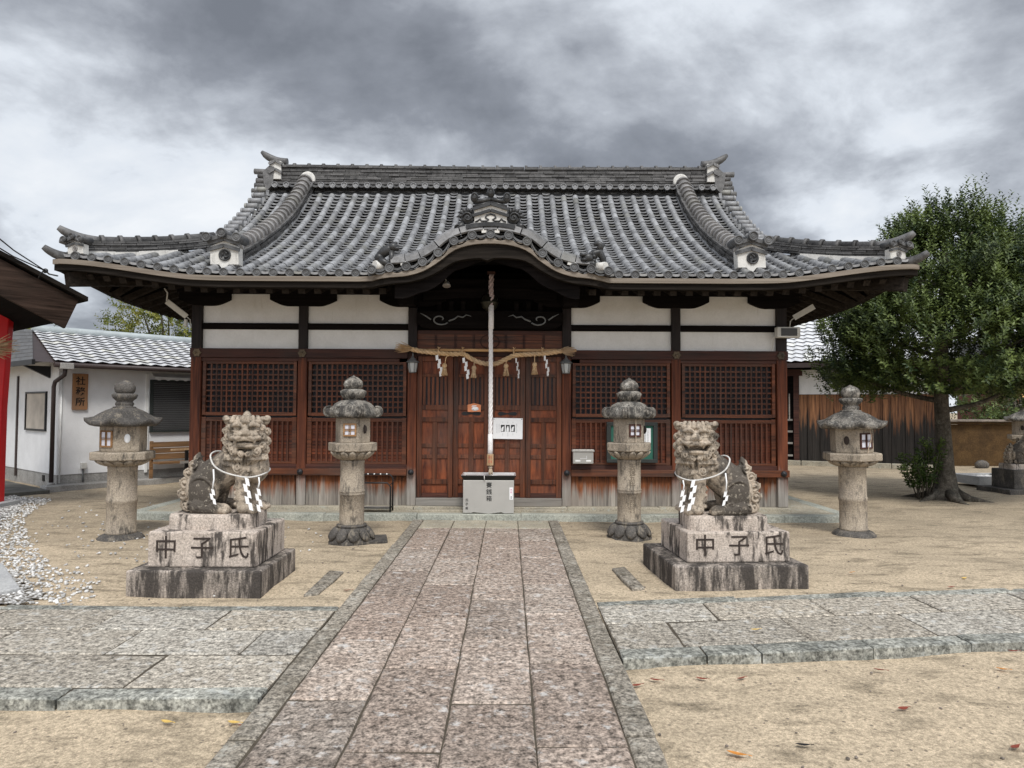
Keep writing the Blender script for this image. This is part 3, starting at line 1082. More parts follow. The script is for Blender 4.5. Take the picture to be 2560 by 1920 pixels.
    # verge tiles down the gable edges: short rolls pointing sideways
    for sx in (-1, 1):
        vb = MB()
        y = 0.30
        while y < YR - 0.1:
            z = zmain(sx * (XG - 0.05), y)
            c = Vector((sx * (XG + 0.02), y, z + 0.01))
            vb.tube([c, c + Vector((sx * 0.20, -0.02, -0.01))], 0.05, 10)
            disc_bm(vb, c + Vector((sx * 0.205, -0.02, -0.01)), 0.054, RZ(sx * PI / 2))
            y += 0.165
        vb.build('verge_tiles', 'tile_verge', roofo)
        # triangular gable wall behind the verge
        g = MB()
        pl = [(YE + 1.6, 0)]
        n = 12
        up_ = [Vector((sx * (XG - 0.12), 0.25 + (YR - 0.25) * i / n, zmain(sx * (XG - 0.1), 0.25 + (YR - 0.25) * i / n) - 0.06)) for i in range(n + 1)]
        dn_ = [Vector((p.x, 2 * YR - p.y, p.z)) for p in up_[::-1][1:]]
        ring = up_ + dn_
        g.add(ring, [tuple(range(len(ring)))])
        g.build('gable_wall', 'soffit', roofo)
    # main ridge
    z0 = prof(YR - 0.16 - YE) - 0.02
    rb = MB()
    at, L = ridge_band(rb, [(-3.92, YR, z0 + 0.20), (0, YR, z0 + 0.18), (3.92, YR, z0 + 0.20)], 0.30, 0.27, 8, seg=0.24, jit=0.007)
    cap_tiles(rb, at, L, 0.285, 0.062, 0.262, bulge=1.35)
    # row of small round tiles along the foot of the ridge
    rb.bar((-3.95, YR - 0.0, z0 + 0.155), (3.95, YR - 0.0, z0 + 0.155), 0.36, 0.04)
    k = -19
    while k <= 19:
        x = k * TP
        rb.tube([(x, YR - 0.16, z0 + 0.10), (x, YR - 0.285, z0 + 0.085)], 0.047, 10)
        k += 1
    rb.build('ridge', 'tile_ridge', roofo)
    rd = MB()
    disc_bm(rd, (0, 0, 0), 0.054)
    rdo = rd.build('ridge_end_tile', 'tile_verge', roofo)
    for k in range(-19, 20):
        o = rdo if k == -19 else rdo.copy()
        if k > -19:
            COL.objects.link(o)
        o.location = (k * TP, YR - 0.29, z0 + 0.085)
    rp = MB()
    for k in range(-19, 19):
        xa, xb = k * TP + 0.045, (k + 1) * TP - 0.045
        f0 = [(xa + (xb - xa) * i / 4, YR - 0.275, z0 + 0.095 - 0.018 * math.sin(PI * i / 4)) for i in range(5)]
        f1 = [(p[0], p[1], p[2] - 0.03) for p in f0]
        f2 = [(p[0], p[1] + 0.1, p[2] + 0.03) for p in f0]
        rp.grid([f1, f0, f2], smooth=False)
    rp.build('ridge_pan_tiles', 'tile_edge', roofo)
    # ornaments on the two ridge ends
    for sx in (-1, 1):
        e = MB()
        M = T((sx * 3.98, YR, z0)) @ (Matrix.Diagonal((sx * 1.3, 1.2, 1.08, 1)))
        # side profile in local x (outwards) / z, thickness along y
        e.prism([(-0.02, 0.10), (0.06, 0.0), (0.10, 0.12), (0.12, 0.32), (0.03, 0.42), (-0.04, 0.40)], -0.17, 0.17, M)
        for (zz, ln, r) in ((0.33, 0.20, 0.05), (0.255, 0.15, 0.045), (0.17, 0.17, 0.055), (0.09, 0.19, 0.055), (-0.0, 0.23, 0.05)):
            for yy in (-0.11, 0.11):
                e.tube([M @ Vector((0.05, yy, zz)), M @ Vector((0.05 + ln, yy, zz + 0.012))], r, 10)
        e.build('ridge_end_ornament', 'horn', roofo)
        wp = MB()
        wp.prism([(-0.13, 0.20), (0.02, 0.20), (0.02, 0.50), (-0.13, 0.50)], -0.165, 0.165, M)
        wp.build('ridge_end_plaster', 'gable_plaster', roofo)
        bands = MB()
        for zz in (0.30, 0.44):
            for sg in (-1, 1):
                bands.bar(M @ Vector((-0.055, 0, zz + 0.06)) + Vector((0, -0.205, 0)), M @ Vector((-0.055 + sg * 0.09, 0, zz)) + Vector((0, -0.205, 0)), 0.05, 0.045)
        horn = []
        for i in range(9):
            t = i / 8
            horn.append(M @ Vector((-0.17 + 0.36 * t, 0, 0.545 + 0.02 * t + 0.15 * t ** 2.6)))
        bands.tube(horn, [0.068] * 6 + [0.064, 0.055, 0.032], 12)
        bands.build('ridge_horn_tile', 'horn', roofo)
    # descending ridges with plastered end tiles
    for sx in (-1, 1):
        x = sx * 3.37
        pts = [(x, y, zmain(x, y) - 0.01) for y in np.linspace(-1.0, YR - 0.17, 20)]
        m = MB()
        at, L = ridge_band(m, pts, 0.24, 0.20, 6, seg=0.15, jit=0.007)
        m.build('descending_ridge', 'tile_ridge', roofo)
        m = MB()
        cap_tiles(m, at, L, 0.215, 0.098, 0.17, t0=0.02, bulge=1.24)
        m.build('descending_ridge_cap', 'tile_cap', roofo)
        m = MB()
        m.lathe([(0.135, -0.05), (0.135, 0.05), (0.115, 0.06)], M=T((x - sx * 0.03, YR - 0.13, zmain(x, YR - 0.17) + 0.215)) @ RX(PI / 2), n=24)
        m.build('ridge_joint_plaster', 'gable_plaster', roofo)
        plaster_end(roofo, x, -1.06, zmain(x, -1.06) + 0.02, 0.40, 0.37, True)
    # corner ridges
    for sx in (-1, 1):
        for back in (False, True):
            n = 16
            pts = []
            for i in range(n + 1):
                t = i / n
                xx = XE - 0.18 - (XE - 0.18 - XG + 0.05) * t
                yy = YE + (XE - xx)
                zz = prof(yy - YE) + lift(xx, yy) + 0.03
                if back:
                    yy = 2 * YR - yy
                pts.append((sx * xx, yy, zz))
            m = MB()
            at, L = ridge_band(m, pts, 0.19, 0.14, 5, seg=0.17, jit=0.007)
            cap_tiles(m, at, L, 0.155, 0.062, 0.22, bulge=1.3)
            m.build('corner_ridge', 'tile_ridge', roofo)
            m = MB()
            m.bar(Vector(pts[0]) + Vector((0, 0, -0.03)), Vector(pts[5]) + Vector((0, 0, -0.03)), 0.2, 0.07)
            m.bar(Vector(pts[5]) + Vector((0, 0, -0.03)), Vector(pts[11]) + Vector((0, 0, -0.03)), 0.2, 0.07)
            m.build('corner_ridge_plaster', 'gable_plaster', roofo)
            if not back:
                d = Vector((sx * 1, -1, 0)).normalized()
                p0 = Vector(pts[0])
                plaster_end(roofo, p0.x - sx * 0.04, p0.y - 0.10, p0.z - 0.045, 0.25, 0.20, False, rz=sx * R(12))
                m = MB()
                hs = []
                for i in range(9):
                    t = i / 8
                    q = p0 - d * 0.20 + d * (0.44 * t)
                    hs.append(q + Vector((0, 0, 0.185 + 0.0 * t + 0.10 * t ** 3)))
                m.tube(hs, [0.062] * 6 + [0.058, 0.05, 0.035], 12)
                hs = [p0 + d * (0.02 + 0.20 * t) + Vector((0, 0, 0.10 + 0.03 * t)) for t in (0, 0.5, 1)]
                m.tube(hs, [0.05, 0.05, 0.04], 10)
                c0 = Vector((sx * (XE - 0.08), YE + 0.06, zmain(sx * XE, YE) - 0.01))
                hs = [c0 + d * (0.24 * t) + Vector((0, 0, 0.09 * t ** 2)) for t in np.linspace(0, 1, 7)]
                m.tube(hs, [0.06, 0.06, 0.058, 0.055, 0.05, 0.045, 0.035], 12)
                m.build('corner_horn_tile', 'horn', roofo)
    return roofo


def plaster_end(par, x, y, z, w, h, crest, rz=0.0):
    """white plastered end tile: five sided face, two dark angled bands, three little roof rolls and a crest"""
    M = T((x, y, z)) @ RZ(rz)
    s = w / 0.30
    p = MB()
    hw = w / 2
    poly = [(-hw * 0.85, 0.0), (-hw * 0.3, 0.0), (0, -0.065 * s), (hw * 0.35, 0.0), (hw * 0.95, 0.0), (hw * 0.9, h * 0.62), (0, h * 0.86), (-hw * 0.9, h * 0.62)]
    p.prism(poly, -0.06 * s, 0.06 * s, M)
    o = p.build('plaster_end_tile', 'gable_plaster', par, bevel=0.006)
    b = MB()
    for k, zz in enumerate((0.50, 0.72)):
        for sg in (-1, 1):
            b.bar(M @ Vector((0, -0.068 * s, h * (zz + 0.155))), M @ Vector((sg * hw * 1.02, -0.068 * s, h * zz)), 0.022 * s, 0.034 * s)
    for (xx, zz) in ((-hw * 0.95, h * 0.90), (0, h * 1.05), (hw * 0.95, h * 0.90)):
        b.tube([M @ Vector((xx, -0.13 * s, zz)), M @ Vector((xx, 0.1 * s, zz + 0.01))], 0.042 * s, 12)
        disc_bm(b, M @ Vector((xx, -0.135 * s, zz)), 0.046 * s, RZ(rz))
    b.bar(M @ Vector((-hw * 0.95, -0.02, h * 0.84)), M @ Vector((0, -0.02, h * 0.98)), 0.16 * s, 0.035 * s)
    b.bar(M @ Vector((hw * 0.95, -0.02, h * 0.84)), M @ Vector((0, -0.02, h * 0.98)), 0.16 * s, 0.035 * s)
    b.build('end_tile_bands', 'tile_edge', o)
    c = MB()
    rr = 0.058 * s if crest else 0.04 * s
    cz = h * 0.33
    F = M @ T((0.012 * s, -0.062 * s, cz)) @ RX(PI / 2)
    c.lathe([(rr, -0.004), (rr, 0.014), (rr * 0.8, 0.014), (rr * 0.74, 0.004), (0.001, 0.004)], n=24, M=F)
    for q in range(3):
        a = q * 2 * PI / 3 + 0.5
        pts = []
        for i in range(6):
            t = i / 5
            a2 = a + t * 1.5
            rad = rr * (0.30 + 0.36 * t)
            pts.append(F @ Vector((math.cos(a2) * rad, math.sin(a2) * rad, 0.008)))
        c.tube(pts, [rr * 0.2, rr * 0.19, rr * 0.15, rr * 0.1, rr * 0.06, rr * 0.03], 8)
    c.build('crest', 'tile_black' if crest else 'tile_cap', o)


def build_kara(roofo):
    """curved gable over the entrance"""
    before = set(bpy.data.objects)
    xs = list(np.linspace(-1.40, 1.40, 57))
    cover = MB()
    yb = {x: kara_y(x + KC) for x in xs}
    # upper surface running back into the main slope
    P0 = [[(x, KYF + (yb[x] + 0.05 - KYF) * t, kara0(x) + 0.03) for x in xs] for t in np.linspace(0, 1, 6)]
    cover.grid(P0, smooth=True)
    cover.build('curved_gable_roof', 'tile_flat', roofo)
    kr = MB()
    nx = (0, .225, .45, .64, .83, 1.03, 1.235)
    # large cover slabs along the front curve
    cuts = [-1.22, -1.03, -0.83, -0.60, -0.35, -0.085, 0.085, 0.35, 0.60, 0.83, 1.03, 1.22]
    for a, b in zip(cuts[:-1], cuts[1:]):
        q = [a + 0.006 + (b - a - 0.012) * i / 4 for i in range(5)]

        def nrm(x):
            d = (kara0(x + 0.01) - kara0(x - 0.01)) / 0.02
            n = Vector((-d, 0, 1)).normalized()
            return n
        rows = []
        for (off, yy) in ((0.045, KYF - 0.03), (0.06, KYF - 0.055), (0.135, KYF - 0.03), (0.175, KYF + 0.02), (0.20, KYF + 0.12), (0.19, KYF + 0.26), (0.10, KYF + 0.32), (0.02, KYF + 0.33)):
            rows.append([tuple(Vector((x, yy, kara0(x))) + nrm(x) * off) for x in q])
        kr.grid(rows, smooth=False, flip=False)
        for e in (0, -1):
            ring = [r[e] for r in rows]
            kr.add(ring, [tuple(range(len(ring))) if e == 0 else tuple(range(len(ring) - 1, -1, -1))])
    kr.build('gable_cover_slabs', 'gable_slab', roofo)
    ed, wh = MB(), MB()
    marks = [-1.45, -1.235, -1.03, -.83, -.64, -.45, -.225, 0, .225, .45, .64, .83, 1.03, 1.235, 1.45]
    for x in marks:
        z = kara0(min(max(x, -1.449), 1.449))
        ed.tube([(x, KYF - 0.055, z), (x, KYF + 0.2, z + 0.005)], 0.053, 12)
        disc_bm(ed, (x, KYF - 0.06, z), 0.058)
    for a, b in zip(marks[:-1], marks[1:]):
        for (dz, th) in ((0.012, 0.03), (-0.032, 0.018)):
            f0, f1, f2 = [], [], []
            for i in range(6):
                t = i / 5
                x = a + 0.045 + (b - a - 0.09) * t
                z = kara0(a) * (1 - t) + kara0(b) * t - 0.02 * math.sin(PI * t) + dz
                f0.append((x, KYF - 0.045, z))
                f1.append((x, KYF - 0.045, z - th))
                f2.append((x, KYF + 0.12, z + 0.01))
            ed.grid([f1, f0, f2], smooth=False)
    ed.build('gable_end_tiles', 'tile_edge', roofo)
    for (x0, x1) in ((-0.11, -0.05), (0.05, 0.11), (0.43, 0.49), (-1.1, -1.02), (0.95, 1.06)):
        MB().bar((x0, KYF - 0.03, kara0(x0) + 0.045), (x1, KYF - 0.03, kara0(x1) + 0.045), 0.03, 0.05).build('gable_mortar', 'gable_plaster', roofo)
    # ornament on the crown
    y = KYF + 0.02
    zb = 3.795
    w = MB()
    w.prism([(-0.20, zb - 0.03), (0.20, zb - 0.03), (0.205, zb + 0.19), (0, zb + 0.26), (-0.205, zb + 0.19)], y - 0.03, y + 0.14)
    orn = w.build('gable_ornament', 'gable_plaster', roofo, bevel=0.005)
    d = MB()
    for zz in (0.075, 0.155):
        for sg in (-1, 1):
            d.bar((0, y - 0.045, zb + zz + 0.07), (sg * 0.225, y - 0.045, zb + zz), 0.03, 0.034)
    n = 12
    for i in range(n):
        x0, x1 = -0.30 + 0.6 * i / n, -0.30 + 0.6 * (i + 1) / n
        g = lambda x: zb - 0.035 - 0.42 * x * x
        d.bar((x0, y - 0.03, g(x0)), (x1, y - 0.03, g(x1)), 0.10, 0.05)
    # three lobed crown
    for (x, z, r) in ((0, zb + 0.36, 0.05), (-0.20, zb + 0.30, 0.05), (0.20, zb + 0.30, 0.05)):
        d.sph((x, y - 0.05, z), (r, 0.04, r * 1.35), 12, 8)
        disc_bm(d, (x, y - 0.085, z + 0.012), r * 0.72)
    for sg in (-1, 1):
        d.tube([(0, y - 0.04, zb + 0.29), (sg * 0.09, y - 0.04, zb + 0.265), (sg * 0.2, y - 0.04, zb + 0.25)], 0.028, 8)
        d.tube([(0, y - 0.04, zb + 0.245), (sg * 0.2, y - 0.04, zb + 0.19)], 0.022, 8)
    # scrolls on the white face
    for sg in (-1, 1):
        pts = [(sg * 0.19, zb + 0.0), (sg * 0.16, zb + 0.015), (sg * 0.13, zb + 0.04), (sg * 0.11, zb + 0.012), (sg * 0.05, zb + 0.012), (sg * 0.025, zb + 0.03), (sg * 0.065, zb + 0.055), (sg * 0.05, zb + 0.085), (0, zb + 0.10)]
        d.tube([(p[0], y - 0.034, p[1]) for p in pts], 0.011, 6)
    d.build('ornament_bands', 'tile_black', orn)
    for sg in (-1, 1):
        f = MB()
        cx, cz = sg * 0.285, zb + 0.055
        f.sph((cx, y, cz), (0.085, 0.045, 0.085), 14, 8)
        sp = []
        for i in range(14):
            a = i * 0.62
            rr = 0.07 * (1 - i / 15)
            sp.append((cx + sg * math.cos(a) * rr, y - 0.045, cz + math.sin(a) * rr))
        f.tube(sp, 0.013, 6)
        for i in range(7):                        # flame tips
            a = R(20 + 26 * i)
            p = Vector((cx + sg * math.cos(a) * 0.07, y, cz + math.sin(a) * 0.075))
            q = p + Vector((sg * math.cos(a - 0.5) * 0.075, 0, math.sin(a - 0.5) * 0.07))
            f.tube([p, (p + q) / 2 + Vector((0, 0, 0.008)), q], [0.03, 0.022, 0.004], 8)
        pts = [(sg * 0.33, zb - 0.02), (sg * 0.39, zb - 0.06), (sg * 0.45, zb - 0.12), (sg * 0.50, zb - 0.165)]
        f.tube([(p[0], y, p[1]) for p in pts], [0.055, 0.045, 0.038, 0.025], 10)
        sp = []
        for i in range(10):
            a = i * 0.7
            rr = 0.042 * (1 - i / 11)
            sp.append((sg * 0.40 + sg * math.cos(a) * rr, y - 0.04, zb - 0.07 + math.sin(a) * rr))
        f.tube(sp, 0.011, 6)
        f.build('ornament_fin', 'tile_black', orn)
    # guardian figures at the feet of the curve
    for sg in (-1, 1):
        g = MB()
        c = Vector((sg * 1.27, KYF + 0.02, kara0(1.27) + 0.05))
        P_ = lambda x, yy, z: c + Vector((-sg * x, yy, z))
        if sg < 0:
            g.tube([P_(-0.11, 0, 0.10), P_(-0.05, 0, 0.16), P_(0.02, 0, 0.20), P_(0.06, 0, 0.23)], [0.05, 0.065, 0.06, 0.05], 12)
            g.sph(P_(0.07, -0.02, 0.225), (0.06, 0.055, 0.055), 12, 8)
            g.sph(P_(0.12, -0.04, 0.20), (0.035, 0.035, 0.025), 10, 6)
            g.sph(P_(0.04, -0.01, 0.285), (0.04, 0.03, 0.02), 8, 6)
            g.sph(P_(0.10, -0.01, 0.275), (0.025, 0.02, 0.022), 8, 6)
            g.tube([P_(0.05, -0.02, 0.17), P_(0.055, -0.03, 0.09), P_(0.05, -0.03, 0.0)], [0.04, 0.03, 0.035], 10)
            g.sph(P_(-0.10, -0.02, 0.09), (0.06, 0.05, 0.06), 12, 8)
            g.tube([P_(-0.09, -0.03, 0.06), P_(-0.03, -0.04, 0.03), P_(0.07, -0.04, -0.02)], [0.05, 0.042, 0.035], 10)
        else:
            g.sph(P_(0.07, -0.04, 0.10), (0.07, 0.055, 0.06), 12, 8)
            g.sph(P_(0.13, -0.06, 0.13), (0.05, 0.045, 0.022), 10, 6)
            g.sph(P_(0.12, -0.06, 0.07), (0.045, 0.045, 0.025), 10, 6)
            for i in range(7):
                a = i * 0.9
                g.sph(P_(0.05 + 0.06 * math.cos(a), -0.05, 0.09 + 0.06 * math.sin(a)), 0.026, 8, 6)
            g.tube([P_(0.05, 0, 0.09), P_(-0.02, 0, 0.16), P_(-0.08, 0, 0.175), P_(-0.12, 0, 0.10), P_(-0.12, -0.01, 0.0)], [0.06, 0.06, 0.055, 0.04, 0.035], 12)
            g.tube([P_(-0.07, 0, 0.20), P_(-0.10, 0, 0.27), P_(-0.05, 0, 0.29), P_(0.0, 0, 0.28)], [0.045, 0.05, 0.04, 0.012], 10)
            g.tube([P_(0.0, -0.03, 0.06), P_(0.02, -0.04, -0.01)], [0.04, 0.03], 8)
        g.build('roof_lion_figure', 'tile_black', roofo)
        m = MB()
        m.tube([P_(-0.15, -0.05, -0.01), P_(-0.03, 0.06, 0.0)], 0.06, 10)
        m.build('figure_mortar', 'gable_plaster', roofo)
    for o in set(bpy.data.objects) - before:
        if o.parent == roofo:
            o.location.x = KC


def eave_line(x):
    a = zmain(x, YE)
    return max(a, kara(x)) if abs(x) < 1.45 else a


def build_eaves():
    b, d = MB(), MB()
    xs = list(np.linspace(-5.38, 5.38, 137))
    for (mb, t, bt, y0, y1) in ((b, -0.052, -0.112, -0.035, 0.06), (d, -0.114, -0.185, 0.0, 0.12)):
        rings = []
        for x in xs:
            q = ss(1.6, 1.2, abs(x))
            yf = YE - 0.11 * q
            z = eave_line(x)
            dep = bt - (0.10 * ss(1.0, 0.0, abs(x)) if mb is d else 0.0)
            if mb is d and abs(x) < 0.55:
                dep += 0.035 * math.exp(-((abs(x) - 0.0) / 0.05) ** 2) * 0 - 0.03 * math.exp(-(abs(x) / 0.045) ** 2)
            rings.append([Vector((x, yf + y0, z + t)), Vector((x, yf + y0, z + dep)), Vector((x, yf + y1, z + dep)), Vector((x, yf + y1, z + t))])
        mb.loft(rings, smooth=False)
        for sx in (-1, 1):
            rings = []
            for y in np.linspace(YE + 0.05, 2 * YR - YE, 60):
                z = zmain(sx * XE, y)
                xo = XE
                rings.append([Vector((sx * (xo - y0), y, z + t)), Vector((sx * (xo - y0), y, z + bt)), Vector((sx * (xo - y1), y, z + bt)), Vector((sx * (xo - y1), y, z + t))])
            mb.loft(rings, smooth=False)
    b.build('eave_edge', 'eave', HALL)
    d.build('eave_board', 'eave2', HALL)
    # rafters, front row
    proto = None
    for k in range(-26, 27):
        x = (k + 0.5) * TP
        if abs(x) < 1.12 or abs(x) > 5.1:
            continue
        l = 0.85 * lift(x, YE)
        m = MB().bar((x, 0.15 if abs(x) < 4.1 else 0.15 - (abs(x) - 4.1) * 1.1, 3.40 + l * 0.6), (x, -1.21, 2.975 + l), 0.085, 0.075)
        m.build('rafter', 'rafter', HALL)
    for sx in (-1, 1):
        for k in range(0, 24):
            y = YE + 0.25 + k * TP * 1.3
            l = 0.85 * lift(XE, y)
            xin = 4.1 if y > 0.2 else 4.1 + (0.2 - y) * 0.95
            if xin > 5.2:
                continue
            MB().bar((sx * xin, y, 3.40 + l * 0.6), (sx * 5.22, y, 2.975 + l), 0.085, 0.075).build('rafter', 'rafter', HALL)
        hp = MB().bar((sx * 4.05, 0.2, 3.36), (sx * 5.28, YE + 0.10, 3.09), 0.15, 0.17)
        hp.build('hip_rafter', 'rafter', HALL)


def build_walls():
    W = HALL
    p = MB()
    # plinth: kerb of long green-grey stones, earth infill, foundation course
    xs = [-4.87, -3.6, -2.2, -0.95, 0.45, 1.6, 2.9, 4.0, 4.97]
    for a, b in zip(xs[:-1], xs[1:]):
        slab(p, a, b, -0.56, -0.40, 0.075, th=0.2, gap=0.003)
    ys = [-0.40, 1.0, 2.4, 3.8, 5.0, 5.8]
    for a, b in zip(ys[:-1], ys[1:]):
        slab(p, -4.87, -4.68, a, b, 0.075, th=0.2, gap=0.003)
        slab(p, 4.78, 4.97, a, b, 0.075, th=0.2, gap=0.003)
    p.build('plinth_kerb', 'kerb_pale', W)
    MB().box(-4.70, 4.80, -0.42, 5.75, -0.1, 0.07).build('plinth', 'plinth', W)
    m = MB()
    xs = [-4.26, -3.1, -1.9, -1.05, 0.1, 1.1, 2.4, 3.3, 4.26]
    for a, b in zip(xs[:-1], xs[1:]):
        slab(m, a, b, -0.16, 0.12, 0.118, th=0.12, gap=0.003)
    slab(m, -1.05, 1.05, -0.30, -0.16, 0.098, th=0.1, gap=0.003)
    m.build('foundation_stone', 'plinth', W)
    C = [-4.17, -2.66, -1.10, 1.10, 2.66, 4.17]
    for x in C:
        w = 0.072 if abs(x) > 4 else 0.064
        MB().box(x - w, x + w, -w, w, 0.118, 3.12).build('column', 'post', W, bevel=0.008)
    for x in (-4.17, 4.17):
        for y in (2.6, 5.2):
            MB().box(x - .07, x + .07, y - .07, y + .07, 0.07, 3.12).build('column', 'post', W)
    # beams
    for (a, b) in ((-4.255, -1.165), (1.165, 4.255)):
        m = MB()
        m.box(a, b, -0.078, 0.05, 2.205, 2.335)
        m.box(a + .12, b - .12, -0.050, 0.05, 2.155, 2.203)
        m.build('lintel_beam', 'dark_red', W, bevel=0.005)
        o = MB().box(max(a, -4.1), min(b, 4.1), -0.045, 0.05, 2.612, 2.70)
        o.build('middle_rail', 'dark', W)
        m = MB()
        m.box(a - 0.0, b, -0.10, 0.05, 0.545, 0.642)
        m.build('sill_beam', 'red_h', W, bevel=0.004)
        o = MB().box(max(a, -4.1), min(b, 4.1), -0.05, 0.05, 0.644, 0.70)
        o.build('window_sill', 'dark_red', W)
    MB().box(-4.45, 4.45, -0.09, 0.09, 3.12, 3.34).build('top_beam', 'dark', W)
    for sx in (-1, 1):
        MB().box(sx * 4.17 - .09, sx * 4.17 + .09, 0.09, 5.3, 3.12, 3.34).build('top_beam', 'dark', W)
        # side and back walls
        m = MB()
        n = 30
        for i in range(n):
            y0, y1 = 0.07 + 5.1 * i / n, 0.07 + 5.1 * (i + 1) / n - 0.006
            m.box(sx * 4.15 - 0.02, sx * 4.15 + 0.02, y0, y1, 0.1, 2.3)
        m.build('side_boarding', 'board', W)
        MB().box(sx * 4.15 - 0.03, sx * 4.15 + 0.03, 0.07, 5.2, 2.31, 3.12).build('side_plaster', 'plaster', W)
    MB().box(-4.1, 4.1, 5.15, 5.22, 0.1, 3.12).build('back_wall', 'plaster', W)
    # boat shaped bracket arms
    for x in C:
        a0, a1 = -0.47, 0.47
        if x == C[0]:
            a0 = -0.25
        if x == C[-1]:
            a1 = 0.25
        poly = [(x + a0, 3.12), (x + a0, 3.03)]
        for i in range(9):
            t = i / 8
            poly.append((x + a0 + 0.26 * t, 3.03 - 0.085 * math.sin(t * PI / 2)))
        for i in range(9):
            t = 1 - i / 8
            poly.append((x + a1 - 0.26 * t, 3.03 - 0.085 * math.sin(t * PI / 2)))
        poly.append((x + a1, 3.12))
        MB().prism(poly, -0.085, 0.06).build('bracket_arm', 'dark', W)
    # four window bays
    bays = [(-4.098, -2.724), (-2.596, -1.164), (1.164, 2.596), (2.724, 4.098)]
    for (a, b) in bays:
        MB().box(a, b, -0.008, 0.03, 2.336, 2.611).build('plaster_panel', 'plaster', W)
        MB().box(a, b, -0.008, 0.03, 2.701, 3.119).build('plaster_panel', 'plaster', W)
        fr = MB()
        f0, f1 = a + 0.02, b - 0.02
        for x in (f0, f1 - 0.045):
            fr.box(x, x + 0.045, -0.048, 0.02, 1.385, 2.153)
            fr.box(x - 0.012, x + 0.05, -0.036, 0.02, 0.70, 1.36)
        fr.box(f0 + .046, f1 - .046, -0.046, 0.02, 1.382, 1.43)
        fr.box(f0 + .046, f1 - .046, -0.046, 0.02, 2.115, 2.152)
        fr.box(f0 + .052, f1 - .052, -0.034, 0.02, 1.30, 1.352)
        fr.box(f0 + .052, f1 - .052, -0.034, 0.02, 0.702, 0.735)
        wf = fr.build('window_frame', 'red_h', W, bevel=0.003)
        la = MB()
        n = int(round((f1 - f0 - 0.09) / 0.0735))
        for i in range(1, n):
            x = f0 + 0.045 + (f1 - f0 - 0.09) * i / n
            la.box(x - 0.0105, x + 0.0105, -0.034, -0.010, 1.43, 2.115)
        for i in range(1, 9):
            z = 1.43 + 0.685 * i / 9
            la.box(f0 + 0.046, f1 - 0.046, -0.0315, -0.012, z - 0.0105, z + 0.0105)
        la.build('upper_lattice', 'lat', wf)
        la = MB()
        for i in range(1, n):
            x = f0 + 0.05 + (f1 - f0 - 0.1) * i / n
            la.box(x - 0.012, x + 0.012, -0.030, -0.004, 0.735, 1.30)
        la.build('lower_lattice', 'lat', wf)
        bk = MB()
        for i in range(12):
            z = 0.735 + 0.565 * i / 12
            bk.box(f0 + 0.05, f1 - 0.05, 0.010 + 0.006 * (i % 2), 0.03, z + 0.003, z + 0.565 / 12 - 0.004)
        bk.build('lattice_backboard', 'lat_bk', wf)
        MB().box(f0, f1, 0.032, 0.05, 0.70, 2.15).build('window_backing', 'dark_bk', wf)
        # skirting boards under the sill
        bd = MB()
        x = a + 0.004
        while x < b - 0.03:
            w = min(random.uniform(0.11, 0.19), b - x)
            bd.box(x, x + w - 0.004, -0.022 + random.uniform(-0.004, 0.004), 0.03, 0.12, 0.54)
            if random.random() < 0.55:
                bd.box(x + w - 0.012, x + w + 0.008, -0.034, -0.026, 0.12, 0.53)
            x += w
        bd.build('skirting_boards', 'board', W)
    for x in C:
        m = MB().lathe([(0.042, 0), (0.042, 0.012), (0.032, 0.024), (0.018, 0.03), (0.016, 0.036), (0.001, 0.04)], n=20, M=T((x, -0.10, 0.594)) @ RX(PI / 2))
        m.build('nail_cover', 'iron_blk', W)
        m = MB()
        poly = []
        for i in range(12):
            a = PI * i / 6
            r = 0.062 if i % 2 == 0 else 0.048
            poly.append((x + (0.02 if x < 0 else -0.02) * (abs(x) > 4) + r * math.cos(a), 2.27 + r * math.sin(a)))
        if abs(x) > 1.2:
            m.prism(poly, -0.098, -0.078)
            m.lathe([(0.02, 0), (0.018, 0.015), (0.001, 0.02)], n=10, M=T((x, -0.098, 2.27)) @ RX(PI / 2))
            m.build('beam_boss', 'brass_old', W)


